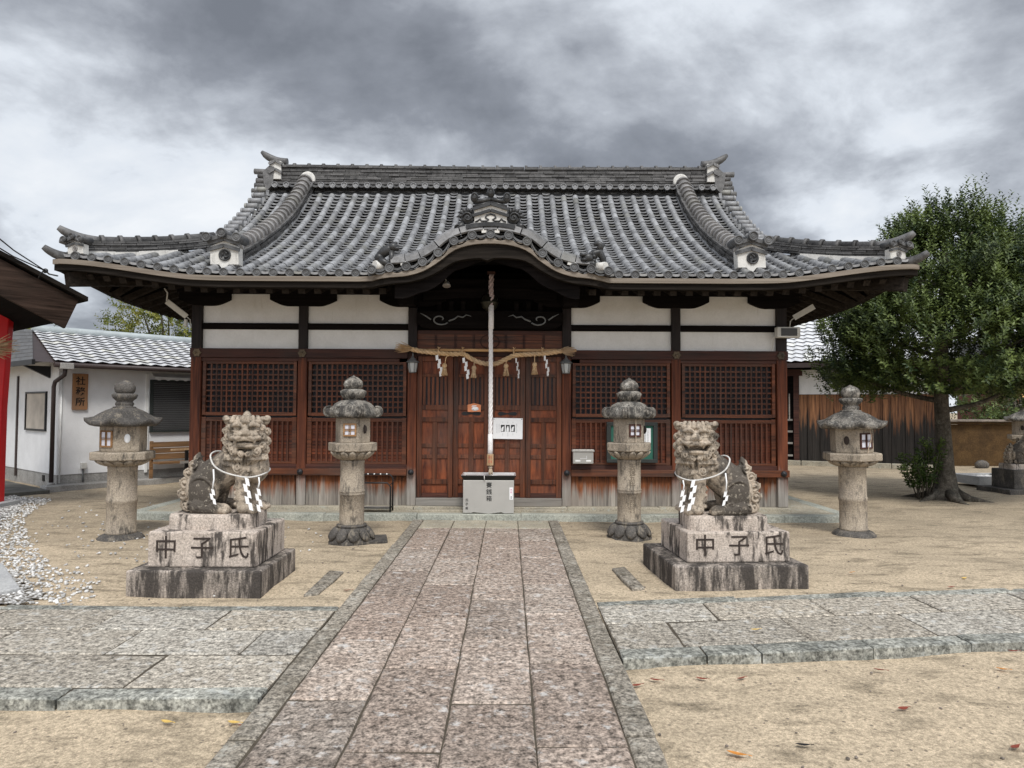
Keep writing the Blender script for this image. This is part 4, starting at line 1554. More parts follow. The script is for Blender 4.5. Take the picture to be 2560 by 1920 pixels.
def build_entrance():
    W = HALL
    # door leaves
    x0, wd = -1.03, 0.515
    for k in range(4):
        a, b = x0 + wd * k, x0 + wd * (k + 1)
        yb = 0.0 if k in (1, 2) else -0.022
        m = MB()
        g = 0.003
        m.box(a + g, a + 0.075, yb - 0.03, yb + 0.02, 0.235, 2.24)
        m.box(b - 0.075, b - g, yb - 0.03, yb + 0.02, 0.235, 2.24)
        i0, i1 = a + 0.076, b - 0.076
        for (z0, z1) in ((2.165, 2.24), (1.945, 1.985), (1.475, 1.545), (1.305, 1.37), (0.425, 0.49)):
            m.box(i0, i1, yb - 0.028, yb + 0.02, z0, z1)
        c = (a + b) / 2
        m.box(c - 0.034, c + 0.034, yb - 0.026, yb + 0.02, 0.491, 1.304)
        for (z0, z1) in ((0.94, 0.995), (0.785, 0.84)):
            m.box(i0, c - 0.035, yb - 0.02, yb + 0.02, z0, z1)
            m.box(c + 0.035, i1, yb - 0.02, yb + 0.02, z0, z1)
        d = m.build('door', 'red_v', W, bevel=0.004)
        n = MB()
        for i in range(6):
            x = i0 + (i1 - i0) * (i + 0.5) / 6
            n.box(x - 0.019, x + 0.019, yb - 0.018, yb + 0.004, 1.546, 1.944)
        n.build('door_slats', 'red_v', d)
        for (p, q, f, z0, z1) in ((i0, i1, 0.004, 1.986, 2.164), (i0, i1, 0.010, 1.371, 1.474), (i0, i1, 0.006, 0.30, 0.424)):
            MB().box(p, q, yb - f, yb + 0.012, z0, z1).build('door_panel', 'red_panel', d)
        for (p, q) in ((i0, c - 0.035), (c + 0.035, i1)):
            for (z0, z1) in ((0.996, 1.303), (0.841, 0.939), (0.492, 0.784)):
                MB().box(p, q, yb - 0.006, yb + 0.012, z0, z1).build('door_panel', 'red_panel', d)
        n = MB()
        n.box(i0, i1, yb + 0.006, yb + 0.018, 1.545, 1.945)
        n.build('door_backing', 'dark_bk', d)
        MB().box(i0, i1, yb - 0.014, yb + 0.012, 0.235, 0.299).build('door_foot', 'dark_red', d)
        if k in (1, 2):
            n = MB()
            pl = [(-0.14, 0), (-0.12, 0.025), (-0.08, 0.026), (0, 0.008), (0.08, 0.026), (0.12, 0.025), (0.14, 0), (0.12, -0.025), (0.08, -0.026), (0, -0.008), (-0.08, -0.026), (-0.12, -0.025)]
            n.prism([(c + p[0], 1.425 + p[1]) for p in pl], yb - 0.016, yb - 0.010)
            n.build('door_pull', 'iron', d)
    MB().box(-1.03, 1.03, -0.10, 0.05, 0.12, 0.232).build('threshold', 'grey_wood', W, bevel=0.006)
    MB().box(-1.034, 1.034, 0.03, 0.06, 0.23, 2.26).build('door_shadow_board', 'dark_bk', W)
    m = MB()
    m.box(-1.035, 1.035, -0.06, 0.05, 2.245, 2.345)
    m.build('door_lintel', 'dark_red', W)
    # transom with grid of thin ribs
    MB().box(-1.035, 1.035, -0.012, 0.03, 2.346, 2.612).build('transom_panel', 'red_h', W)
    m = MB()
    m.box(-1.03, 1.03, -0.030, -0.012, 2.556, 2.61)
    m.box(-1.03, 1.03, -0.024, -0.012, 2.472, 2.482)
    for x in (-0.78, -0.76, -0.50, -0.48, -0.24, -0.22, 0.22, 0.24, 0.48, 0.50, 0.76, 0.78):
        m.box(x - 0.006, x + 0.006, -0.024, -0.012, 2.36, 2.555)
    cir = [(0.135 * math.cos(q), -0.02, 2.455 + 0.1 * math.sin(q)) for q in np.linspace(0, 2 * PI, 25)]
    m.tube(cir, 0.008, 6, caps=False)
    m.build('transom_ribs', 'dark_red', W)
    # carved rainbow beam
    poly = [(-1.036, 2.70), (-0.95, 2.64), (-0.8, 2.615), (-0.55, 2.63), (0.55, 2.63), (0.8, 2.615), (0.95, 2.64), (1.036, 2.70), (1.036, 2.86), (0.9, 2.875), (0, 2.885), (-0.9, 2.875), (-1.036, 2.86)]
    cb = MB().prism(poly, -0.15, 0.0).build('carved_beam', 'dark', W, bevel=0.01)
    m = MB()
    for sg in (-1, 1):
        sp = []
        for i in range(16):
            a = -2.6 + i * 0.42
            rr = 0.085 * (1 - i / 20)
            sp.append((sg * (0.70 + math.cos(a) * rr * 1.5), -0.153, 2.755 + math.sin(a) * rr))
        m.tube(sp, [0.012] * 12 + [0.011, 0.01, 0.008, 0.006], 6)
        m.tube([(sg * 0.58, -0.153, 2.73), (sg * 0.5, -0.153, 2.76), (sg * 0.45, -0.153, 2.80), (sg * 0.38, -0.153, 2.785), (sg * 0.33, -0.153, 2.82), (sg * 0.26, -0.153, 2.80)], [0.014, 0.013, 0.012, 0.011, 0.009, 0.004], 6)
        m.tube([(sg * 0.83, -0.153, 2.75), (sg * 0.9, -0.153, 2.80), (sg * 0.98, -0.153, 2.84)], [0.013, 0.011, 0.006], 6)
    m.build('beam_scrollwork', MT['lampgrey'], cb)
    # dark work above the beam: back board, struts, upper curved beam
    MB().box(-1.10, 1.10, 0.0, 0.06, 2.886, 3.12).build('gable_backboard', 'soffit', W)
    MB().box(-1.3, 1.3, 0.05, 0.10, 3.12, 3.45).build('gable_backboard', 'soffit', W)
    m = MB()
    for x in (-0.72, -0.55, -0.38, 0.38, 0.55, 0.72):
        m.box(x - 0.03, x + 0.03, -0.10, 0.0, 2.887, 3.02)
    m.prism([(-0.95, 3.02), (-0.5, 3.06), (0, 3.07), (0.5, 3.06), (0.95, 3.02), (0.95, 3.15), (0.5, 3.2), (0, 3.21), (-0.5, 3.2), (-0.95, 3.15)], -0.12, 0.0)
    m.build('upper_curved_beam', 'dark', W)
    for sg in (-1, 1):
        m = MB()
        m.bar((sg * 1.10, 0.0, 3.0), (sg * 1.10, -1.25, 3.10), 0.12, 0.16)
        m.box(sg * 1.10 - .1, sg * 1.10 + .1, -0.75, -0.55, 2.88, 3.0)
        m.prism([(sg * 1.12, 3.06), (sg * 0.86, 3.10), (sg * 0.84, 3.16), (sg * 1.12, 3.2)], -1.3, -1.2)
        m.build('gable_tie_beam', 'dark', W)
    # cusped inner board of the curved gable
    n = 40
    pts_t, pts_b = [], []
    for i in range(n + 1):
        x = -1.15 + 2.3 * i / n
        zt = kara(x) - 0.19
        ax = abs(x)
        zb = kara(x) - 0.27 - 0.06 * ss(0, 0.4, ax) + (-0.05 * math.exp(-(ax / 0.035) ** 2)) - 0.03 * abs(math.sin(ax * 7.5))
        pts_t.append(Vector((x, KYF + 0.10, zt)))
        pts_b.append(Vector((x, KYF + 0.10, min(zb, zt - 0.02))))
    m = MB()
    m.grid([pts_t, pts_b], smooth=False)
    m.grid([[p + Vector((0, 0.05, 0)) for p in pts_t], [p + Vector((0, 0.05, 0)) for p in pts_b]], smooth=False, flip=True)
    m.grid([pts_b, [p + Vector((0, 0.05, 0)) for p in pts_b]], smooth=False)
    m.build('cusped_board', 'dark', W)


roofo = build_roof()
build_kara(roofo)
build_eaves()
build_walls()
build_entrance()

# ---------------------------------------------------------------- stone lanterns


def hexr(a, r, rot=0.0):
    """radius of a hexagon of corner radius r at angle a"""
    q = ((a - rot) % (PI / 3)) - PI / 6
    return r * math.cos(PI / 6) / math.cos(q)


def hex_ring(r, z, n=48, rot=0.0, round_=0.0, dz=None):
    out = []
    for k in range(n):
        a = 2 * PI * k / n
        rr = hexr(a, r, rot) * (1 - round_) + r * 0.95 * round_
        zz = z + (dz(a) if dz else 0)
        out.append(Vector((rr * math.cos(a), rr * math.sin(a), zz)))
    return out


def corner_w(a, rot):
    q = abs(((a - rot + PI / 6) % (PI / 3)) - PI / 6)
    return max(0.0, 1 - q / (PI / 6)) ** 2.2


def lotus(mb, r0, z0, r1, z1, n=12, bulge=0.03, rot=0.0):
    """ring of petals sloping from (r0, z0) to (r1, z1)"""
    for k in range(n):
        a = 2 * PI * k / n + rot
        rm, zm = (r0 + r1) / 2, (z0 + z1) / 2
        w = PI * rm / n * 1.02
        d = math.hypot(r1 - r0, z1 - z0) / 2
        tilt = math.atan2(z1 - z0, r1 - r0)
        M = (RZ(a) @ RY(-tilt)).to_3x3().to_4x4()
        c = (rm * math.cos(a), rm * math.sin(a), zm)
        mb.sph(c, (d * 1.08, w, bulge), 10, 6, M=M)


def window_parts(par, M, w, h, style):
    """small lattice window with four paper panes let into the fire box"""
    f = MB()
    t = 0.014 if style == 'thin' else 0.018
    for (x0, x1, z0, z1) in ((-w / 2, w / 2, -h / 2, -h / 2 + t), (-w / 2, w / 2, h / 2 - t, h / 2), (-w / 2, -w / 2 + t, -h / 2 + t, h / 2 - t), (w / 2 - t, w / 2, -h / 2 + t, h / 2 - t), (-0.012, -0.004, -h / 2 + t, h / 2 - t), (0.004, 0.012, -h / 2 + t, h / 2 - t), (-w / 2 + t, w / 2 - t, -0.012, -0.005), (-w / 2 + t, w / 2 - t, 0.005, 0.012)):
        f.box(x0, x1, -0.012, 0.006, z0, z1, M)
    o = f.build('window_frame', 'oak' if style != 'dark' else 'dark_red', par)
    MB().box(-w / 2 + t * 0.6, w / 2 - t * 0.6, -0.003, 0.003, -h / 2 + t * 0.6, h / 2 - t * 0.6, M).build('paper_pane', 'pane', o)


def lantern_inner(name, label, x, y, rz, mirror, lettering, face):
    t = thing(name, label, 'stone lantern', (x, y, -0.012), rz, 'stone lanterns in front of the hall')
    b = MB()
    b.loft([hex_ring(0.265, -0.05, rot=PI / 6, round_=0.2), hex_ring(0.268, 0.02, rot=PI / 6, round_=0.25), hex_ring(0.235, 0.055, round_=0.6), hex_ring(0.185, 0.135, round_=1), hex_ring(0.165, 0.185, round_=1)])
    lotus(b, 0.255, 0.03, 0.165, 0.165, 10, 0.035)
    b.lathe([(0.168, 0.17), (0.168, 0.195), (0.15, 0.20)])
    b.build('base', 'lantern_dark', t)
    MB().box(0.16, 0.40, -0.16, 0.26, -0.05, 0.022, RZ(0.2)).build('footing_stone', 'lantern_dark', t, bevel=0.012) if not mirror else None
    c = MB()
    c.lathe([(0.140, 0.195), (0.141, 0.21), (0.138, 0.22), (0.137, 0.525), (0.143, 0.53), (0.1445, 0.545), (0.137, 0.553), (0.1445, 0.561), (0.143, 0.575), (0.136, 0.58), (0.135, 0.885), (0.138, 0.89), (0.138, 0.915), (0.13, 0.92)], n=40)
    co = c.build('column', 'lantern', t)
    if lettering:
        for i, (tx, z) in enumerate(zip(lettering, (0.84, 0.775, 0.71, 0.64, 0.47, 0.40, 0.335))):
            g = text_bm(tx, 0.075, off=0.001, depth=0.004)
            g.xform(RZ(face) @ T((0, -0.133, z)))
            g.build('inscription', 'carve_soft', co)
    p = MB()
    p.loft([hex_ring(0.13, 0.915, round_=1), hex_ring(0.18, 0.95, round_=0.9), hex_ring(0.235, 1.02, round_=0.3)])
    lotus(p, 0.135, 0.93, 0.245, 1.015, 14, 0.022)
    p.build('lotus_collar', 'lantern', t)
    s = MB()
    s.loft([hex_ring(0.262, 1.02), hex_ring(0.278, 1.026), hex_ring(0.28, 1.11), hex_ring(0.268, 1.118)], smooth=False)
    s.build('platform', 'lantern', t, bevel=0.006)
    f = MB()
    f.loft([hex_ring(0.198, 1.118), hex_ring(0.198, 1.40)], smooth=False)
    f.build('fire_box', 'lantern', t, bevel=0.006)
    apo = 0.198 * math.cos(PI / 6)
    window_parts(t, RZ(0) @ T((0.005 if not mirror else -0.005, -apo - 0.004, 1.265)), 0.145, 0.145, 'dark' if mirror else 'thick')
    k = MB()
    k.sph((apo * math.sin(PI / 3), -apo * math.cos(PI / 3), 1.27), (0.02, 0.035, 0.05), 10, 8, M=RZ(PI / 3))
    k.build('side_opening', 'carve', t)
    r = MB()
    rings = []
    for (rr, z, rd) in ((0.20, 1.395, 0.5), (0.265, 1.40, 0.35), (0.292, 1.425, 0.3), (0.285, 1.455, 0.35), (0.262, 1.51, 0.5), (0.215, 1.56, 0.7), (0.15, 1.592, 0.9), (0.10, 1.60, 1)):
        rings.append(hex_ring(rr, z, round_=rd))
    r.loft(rings)
    for q in range(6):
        a = q * PI / 3
        for (d0, z0, s0) in ((0.275, 1.47, 0.058),):
            c0 = Vector((d0 * math.cos(a), d0 * math.sin(a), z0))
            M = RZ(a).to_3x3().to_4x4()
            r.sph(c0, (0.055, 0.048, 0.058), 14, 10, M=M)
            tt = Vector((-math.sin(a), math.cos(a), 0))
            rd = Vector((math.cos(a), math.sin(a), 0))
            for sg in (-1, 0, 1):
                loop = []
                for i in range(13):
                    aa = -2.4 + i * 0.36
                    loop.append(c0 + tt * (sg * 0.026) + rd * (0.050 * math.cos(aa)) + Vector((0, 0, 0.054 * math.sin(aa))))
                r.tube(loop, 0.014, 6)
    r.build('lantern_cap', 'lantern_top', t)
    j = MB()
    j.lathe([(0.09, 1.595), (0.085, 1.605), (0.105, 1.62), (0.138, 1.665), (0.142, 1.70), (0.12, 1.715), (0.10, 1.725)], n=28)
    lotus(j, 0.10, 1.615, 0.142, 1.70, 9, 0.018)
    j.lathe([(0.075, 1.72), (0.10, 1.74), (0.112, 1.775), (0.10, 1.815), (0.06, 1.85), (0.02, 1.868), (0.001, 1.885)], n=28)
    j.build('finial', 'lantern_top', t)
    return t


def lantern_outer(name, label, x, y, rz, tilt, oval_side, style, cap):
    t = thing(name, label, 'stone lantern', (x, y, -0.012), rz, 'stone lanterns in front of the hall')
    t.rotation_euler = (0, tilt, rz)
    b = MB()
    b.lathe([(0.26, -0.06), (0.25, 0.0), (0.22, 0.03), (0.18, 0.05), (0.165, 0.055)], n=24)
    bb = b.build('base', 'lantern_dark', t)
    c = MB()
    c.lathe([(0.162, 0.05), (0.164, 0.075), (0.158, 0.08), (0.157, 0.40), (0.163, 0.41), (0.165, 0.43), (0.163, 0.45), (0.157, 0.455), (0.155, 0.79), (0.158, 0.795), (0.157, 0.825), (0.15, 0.83)], n=40)
    c.build('column', 'lantern', t)
    p = MB()
    p.loft([hex_ring(0.145, 0.82, round_=1), hex_ring(0.20, 0.845, round_=1), hex_ring(0.28, 0.90, round_=0.4)])
    lotus(p, 0.16, 0.835, 0.285, 0.895, 14, 0.022)
    p.build('lotus_collar', 'lantern', t)
    s = MB()
    s.loft([hex_ring(0.325, 0.90), hex_ring(0.345, 0.906), hex_ring(0.345, 0.985), hex_ring(0.33, 0.995)], smooth=False)
    s.build('platform', 'lantern', t, bevel=0.008)
    f = MB()
    f.loft([hex_ring(0.245, 0.995), hex_ring(0.25, 1.02), hex_ring(0.25, 1.29)], smooth=False)
    f.build('fire_box', 'lantern', t, bevel=0.008)
    apo = 0.25 * math.cos(PI / 6)
    window_parts(t, T((0, -apo - 0.004, 1.145)), 0.185, 0.19, style)
    k = MB()
    k.sph((0, 0, 0), (0.033, 0.012, 0.052), 14, 8)
    k.xform(RZ(oval_side * PI / 3) @ T((0, -apo - 0.001, 1.15)))
    k.build('side_opening', 'paper' if oval_side > 0 else 'carve', t)
    r = MB()
    rings = []
    for (rr, z, rd, up_) in ((0.22, 1.285, 0.3, 0.0), (0.375, 1.285, 0.1, 0.03), (0.405, 1.30, 0.05, 0.045), (0.41, 1.335, 0.05, 0.05), (0.365, 1.352, 0.06, 0.035), (0.31, 1.385, 0.12, 0.015), (0.265, 1.425, 0.2, 0.006), (0.20, 1.468, 0.35, 0.0), (0.13, 1.498, 0.7, 0.0), (0.10, 1.505, 1, 0.0)):
        rings.append(hex_ring(rr, z, round_=rd, dz=lambda a, u=up_: u * corner_w(a, 0)))
    r.loft(rings)
    r.build('lantern_cap', cap, t)
    j = MB()
    j.lathe([(0.125, 1.495), (0.12, 1.51), (0.088, 1.516), (0.098, 1.535), (0.097, 1.553), (0.084, 1.566), (0.092, 1.58), (0.125, 1.61), (0.138, 1.648), (0.125, 1.658), (0.104, 1.664)], n=28)
    j.lathe([(0.085, 1.662), (0.103, 1.68), (0.112, 1.715), (0.108, 1.75), (0.085, 1.785), (0.04, 1.805), (0.001, 1.825)], n=28)
    j.build('finial', cap, t)
    return t


def build_lanterns():
    lantern_inner('stone_lantern', 'stone lantern with scrolled cap and red framed window standing just left of the path', -1.50, -2.04, 0.0, False, None, 0)
    a = lantern_inner('stone_lantern', 'pale stone lantern with scrolled cap and column inscription right of the path', 1.70, -1.75, R(14), True, '天保五年玄日吉', R(-8))
    lantern_outer('stone_lantern', 'stone lantern with smooth dark umbrella cap in front of the white office wall', -4.20, -1.87, R(-22), R(0.4), 1, 'thick', 'lantern_dark')
    b = lantern_outer('stone_lantern', 'stone lantern with lichen spotted umbrella cap in front of the charred plank wall', 4.51, -1.42, R(20), R(-1.0), -1, 'dark', 'lantern_top')
    # withered strips hanging over the windows
    for (x, y, z0, z1, kx) in ((1.745, -1.945, 1.40, 1.125, 0.0), (4.595, -1.66, 1.28, 0.985, 0.02)):
        m = MB()
        n = 7
        for i in range(n):
            t = i / n
            m.bar((x + kx * math.sin(t * 5), y, z0 + (z1 - z0) * t), (x + kx * math.sin((t + 1 / n) * 5), y - 0.01 * math.sin(t * 4), z0 + (z1 - z0) * (t + 1.05 / n)), 0.014, 0.006, (1, 0, 0.3))
        o = m.build('bamboo_strip', 'tassel')
        tag(o, 'pale bamboo strip hanging over the window of the ' + ('scrolled' if x < 3 else 'lichen spotted') + ' stone lantern', 'strip', 'bamboo strips over lantern windows')


build_lanterns()

# ---------------------------------------------------------------- guardian lions


def curl(mb, c, r, nrm=(0, -1, 0), turns=1.7, flat=0.6, sgn=1):
    """mane curl: a domed knob with a raised spiral and deep groove"""
    n = Vector(nrm).normalized()
    a, b = frame_from(n)
    M = Matrix((a, b, n)).transposed().to_4x4()
    c = Vector(c)
    mb.sph(c, (r * 0.93, r * 0.93, r * flat * 0.75), 12, 8, M=M)
    pts = []
    k = int(turns * 10)
    for i in range(k + 1):
        t = i / k
        an = t * turns * 2 * PI * sgn
        rr = r * (0.90 - 0.74 * t)
        pts.append(c + a * (math.cos(an) * rr) + b * (math.sin(an) * rr) + n * (r * flat * (0.50 + 0.75 * t)))
    mb.tube(pts, [r * 0.20] * (k - 1) + [r * 0.22, r * 0.24], 8)


def lion_mesh(open_mouth):
    m = MB()
    # trunk: rump, back, chest, neck
    m.tube([(-0.33, 0, 0.10), (-0.31, 0, 0.20), (-0.22, 0, 0.30), (-0.10, 0, 0.39), (0.03, 0, 0.47), (0.09, -0.01, 0.56), (0.10, -0.03, 0.66)], [0.12, 0.16, 0.165, 0.155, 0.16, 0.155, 0.13], 20)
    m.sph((0.15, 0, 0.40), (0.12, 0.15, 0.15), 18, 12)
    m.sph((0.13, -0.03, 0.50), (0.12, 0.14, 0.10), 18, 12)
    for s in (-1, 1):
        # haunch, hock, hind foot
        m.sph((-0.27, s * 0.115, 0.20), (0.145, 0.075, 0.17), 18, 12, M=RY(R(-20)))
        m.tube([(-0.33, s * 0.15, 0.07), (-0.22, s * 0.16, 0.05), (-0.10, s * 0.165, 0.045)], [0.07, 0.058, 0.052], 12)
        m.sph((-0.075, s * 0.165, 0.045), (0.07, 0.06, 0.05), 12, 8)
        for k in range(4):
            m.sph((-0.035, s * 0.165 + (k - 1.5) * 0.028, 0.03), (0.032, 0.016, 0.026), 8, 6)
        curl(m, (-0.36, s * 0.165, 0.07), 0.048, (0, s, 0), 1.6)
        curl(m, (-0.27, s * 0.19, 0.065), 0.038, (0, s, 0), 1.6)
        curl(m, (-0.20, s * 0.185, 0.10), 0.03, (0, s, 0), 1.4)
        # ridge line on the thigh
        m.tube(smooth_pts([(-0.37, s * 0.15, 0.22), (-0.33, s * 0.17, 0.29), (-0.26, s * 0.18, 0.315), (-0.185, s * 0.178, 0.275), (-0.15, s * 0.165, 0.19), (-0.17, s * 0.165, 0.11)], 5), 0.013, 6)
        # front leg with shoulder
        fx = 0.085 if s < 0 else 0.10
        m.sph((fx + 0.01, s * 0.10, 0.38), (0.085, 0.075, 0.11), 14, 10)
        m.tube([(fx, s * 0.11, 0.38), (fx - 0.005, s * 0.12, 0.25), (fx, s * 0.125, 0.15), (fx + 0.012, s * 0.13, 0.05)], [0.075, 0.058, 0.054, 0.055], 14)
        m.sph((fx + 0.04, s * 0.135, 0.045), (0.085, 0.066, 0.05), 14, 8)
        for k in range(4):
            m.sph((fx + 0.105, s * 0.135 + (k - 1.5) * 0.03, 0.03), (0.035, 0.017, 0.03), 8, 6)
        for z in (0.08, 0.13, 0.18):
            m.sph((fx - 0.055, s * 0.13, z), (0.022, 0.02, 0.02), 8, 6)
        curl(m, (fx - 0.055, s * 0.13, 0.24), 0.026, (-0.4, s, 0), 1.3)
        curl(m, (fx - 0.02, s * 0.165, 0.40), 0.048, (0, s, 0.1), 1.7)
    # tail: rising stack of flame curls
    for i, (x, z, r) in enumerate(((-0.42, 0.06, 0.066), (-0.445, 0.155, 0.066), (-0.435, 0.25, 0.064), (-0.405, 0.335, 0.060), (-0.37, 0.41, 0.052))):
        m.sph((x + 0.03, 0, z), (r * 0.9, 0.07, r * 0.75), 14, 8)
        for s in (-1, 1):
            curl(m, (x, s * 0.055, z), r, (-0.25, s, 0.05), 1.5, 0.55, s)
        m.tube([(x + 0.01, 0, z - r * 0.7), (x - r * 0.75, 0, z - r * 0.45), (x - r * 1.25, 0, z + r * 0.05), (x - r * 1.45, 0, z + r * 0.5)], [r * 0.6, r * 0.5, r * 0.33, r * 0.06], 10)
    m.tube([(-0.37, 0, 0.42), (-0.365, 0, 0.48), (-0.35, 0, 0.525)], [0.05, 0.036, 0.008], 10)
    for s in (-1, 1):
        m.tube([(-0.395, s * 0.03, 0.43), (-0.365, s * 0.045, 0.455), (-0.335, s * 0.03, 0.49)], [0.01, 0.012, 0.006], 6)
    m.tube([(-0.34, 0, 0.10), (-0.42, 0, 0.10)], 0.06, 10)
    # head, turned to the visitor
    H = T((0.105, -0.10, 0.705)) @ RZ(R(14)) @ Matrix.Scale(0.88, 4) @ Matrix.Scale(-1, 4, (0, 1, 0))      # local y = outwards from the face
    Hn = lambda v: (H.to_3x3() @ Vector(v))
    h = lambda *p: H @ Vector(p)
    m.sph(h(0, -0.01, 0.01), (0.155, 0.145, 0.135), 20, 12)
    m.sph(h(0, 0.01, 0.095), (0.145, 0.13, 0.06), 18, 10)
    m.sph(h(0, 0.125, -0.018), (0.112, 0.085, 0.042), 18, 10)
    m.sph(h(0, 0.205, 0.008), (0.048, 0.03, 0.034), 12, 8)
    m.tube([h(0, 0.20, 0.02), h(0, 0.15, 0.05), h(0, 0.12, 0.08)], [0.03, 0.028, 0.02], 10)
    for s in (-1, 1):
        m.sph(h(s * 0.036, 0.215, -0.006), (0.022, 0.018, 0.020), 8, 6)
        m.sph(h(s * 0.072, 0.135, 0.042), (0.034, 0.030, 0.026), 12, 8)
        m.tube([h(s * 0.022, 0.165, 0.062), h(s * 0.07, 0.185, 0.088), h(s * 0.13, 0.13, 0.068)], [0.016, 0.022, 0.014], 8)
        m.tube([h(s * 0.03, 0.17, 0.020), h(s * 0.07, 0.172, 0.008), h(s * 0.125, 0.125, 0.022)], [0.008, 0.012, 0.008], 6)
        # cheek fold and lip
        m.tube([h(s * 0.03, 0.215, -0.035), h(s * 0.08, 0.195, -0.055), h(s * 0.125, 0.13, -0.045), h(s * 0.15, 0.07, -0.075)], [0.014, 0.020, 0.019, 0.014], 8)
        # ears
        m.sph(h(s * 0.155, 0.0, 0.115), (0.062, 0.035, 0.042), 12, 8)
        m.sph(h(s * 0.195, 0.02, 0.14), (0.034, 0.030, 0.030), 10, 6)
        m.tube([h(s * 0.12, 0.035, 0.12), h(s * 0.165, 0.045, 0.135), h(s * 0.205, 0.04, 0.125)], [0.012, 0.014, 0.010], 6)
        # mane rings beside the face
        for (x, y, z, r) in ((0.15, 0.07, 0.045, 0.040), (0.155, 0.075, -0.04, 0.042), (0.15, 0.07, -0.125, 0.046), (0.105, 0.11, -0.180, 0.046), (0.19, -0.01, -0.085, 0.046), (0.19, -0.02, 0.01, 0.042), (0.175, 0.0, -0.17, 0.048), (0.035, 0.135, -0.205, 0.034)):
            curl(m, h(s * x, y, z), r, Hn((s * 0.35, 1, -0.1)), 1.7, 0.6, s)
        # hanging locks
        for k in range(5):
            x = 0.03 + 0.038 * k
            m.tube([h(s * x, 0.10 - 0.018 * k, -0.20 - 0.006 * k), h(s * (x + 0.012), 0.120 - 0.022 * k, -0.260), h(s * (x - 0.008), 0.085 - 0.02 * k, -0.325 + 0.012 * k)], [0.026, 0.024, 0.006], 8)
    # brow curls
    for k in range(6):
        x = -0.125 + 0.25 * k / 5
        yb = 0.155 - 1.9 * x * x
        m.sph(h(x, yb, 0.112), (0.024, 0.026, 0.024), 10, 6)
        m.tube([h(x, yb + 0.01, 0.125), h(x * 0.9, 0.115 - x * x, 0.158), h(x * 0.75, 0.04, 0.168)], [0.019, 0.018, 0.008], 6)
    if open_mouth:
        m.tube([h(-0.12, 0.10, -0.058), h(-0.06, 0.195, -0.064), h(0, 0.215, -0.056), h(0.06, 0.195, -0.064), h(0.12, 0.10, -0.058)], [0.012, 0.017, 0.018, 0.017, 0.012], 8)
        m.sph(h(0, 0.085, -0.160), (0.105, 0.075, 0.026), 16, 8)
        m.tube([h(-0.11, 0.08, -0.148), h(-0.055, 0.165, -0.142), h(0, 0.178, -0.14), h(0.055, 0.165, -0.142), h(0.11, 0.08, -0.148)], 0.016, 8)
        for s in (-1, 1):
            m.tube([h(s * 0.075, 0.175, -0.07), h(s * 0.072, 0.165, -0.108)], [0.016, 0.006], 6)
            m.tube([h(s * 0.12, 0.085, -0.05), h(s * 0.145, 0.07, -0.10), h(s * 0.11, 0.085, -0.15)], 0.016, 8)
    else:
        m.tube([h(-0.13, 0.10, -0.062), h(-0.07, 0.19, -0.064), h(0, 0.21, -0.054), h(0.07, 0.19, -0.064), h(0.13, 0.10, -0.062)], [0.012, 0.017, 0.018, 0.017, 0.012], 8)
        m.sph(h(0, 0.095, -0.128), (0.112, 0.085, 0.030), 16, 8)
        m.tube([h(-0.115, 0.09, -0.105), h(-0.06, 0.17, -0.106), h(0, 0.185, -0.104), h(0.06, 0.17, -0.106), h(0.115, 0.09, -0.105)], 0.012, 8)
        for s in (-1, 1):
            m.sph(h(s * 0.09, 0.18, -0.083), (0.014, 0.012, 0.016), 8, 6)
        m.tube([h(0, 0.01, 0.13), h(0, 0.01, 0.185), h(0, 0.0, 0.215)], [0.045, 0.036, 0.012], 10)
        m.sph(h(0, 0.0, 0.18), 0.032, 10, 6)
    # curls down the back of the neck and flank
    for (x, z, r) in ((-0.04, 0.62, 0.04), (-0.045, 0.55, 0.042), (-0.02, 0.485, 0.042), (0.05, 0.455, 0.036), (0.11, 0.46, 0.034)):
        for s in (-1, 1):
            curl(m, (x, s * 0.145, z), r, (-0.2, s, 0.1), 1.7, 0.5)
    for k in range(6):
        x = -0.08 + 0.045 * k
        for s in (-1, 1):
            m.tube([(x, s * 0.15, 0.47 - 0.012 * k), (x + 0.012, s * 0.168, 0.43 - 0.012 * k), (x + 0.032, s * 0.155, 0.405 - 0.008 * k)], [0.022, 0.018, 0.005], 6)
    return m


def shide(mb, p, size, steps=4, lean=0.0, tw=0.0, mirror=1):
    """folded paper streamer: zig-zag of offset leaves hanging from p"""
    w, hh = 0.036 * size, 0.070 * size
    x, z = 0.0, 0.0
    M = T(p) @ RZ(tw)
    for i in range(steps):
        y0 = -0.004 * (i % 2) - 0.002 * i
        q = [(x - w / 2, z), (x + w / 2, z + 0.012 * size * mirror), (x + w / 2 + lean * hh, z - hh + 0.012 * size * mirror), (x - w / 2 + lean * hh, z - hh)]
        mb.prism(q, y0, y0 + 0.0015, M)
        x += mirror * 0.028 * size * (1 if i % 2 == 0 else -0.55) + lean * hh
        z -= hh * 0.80


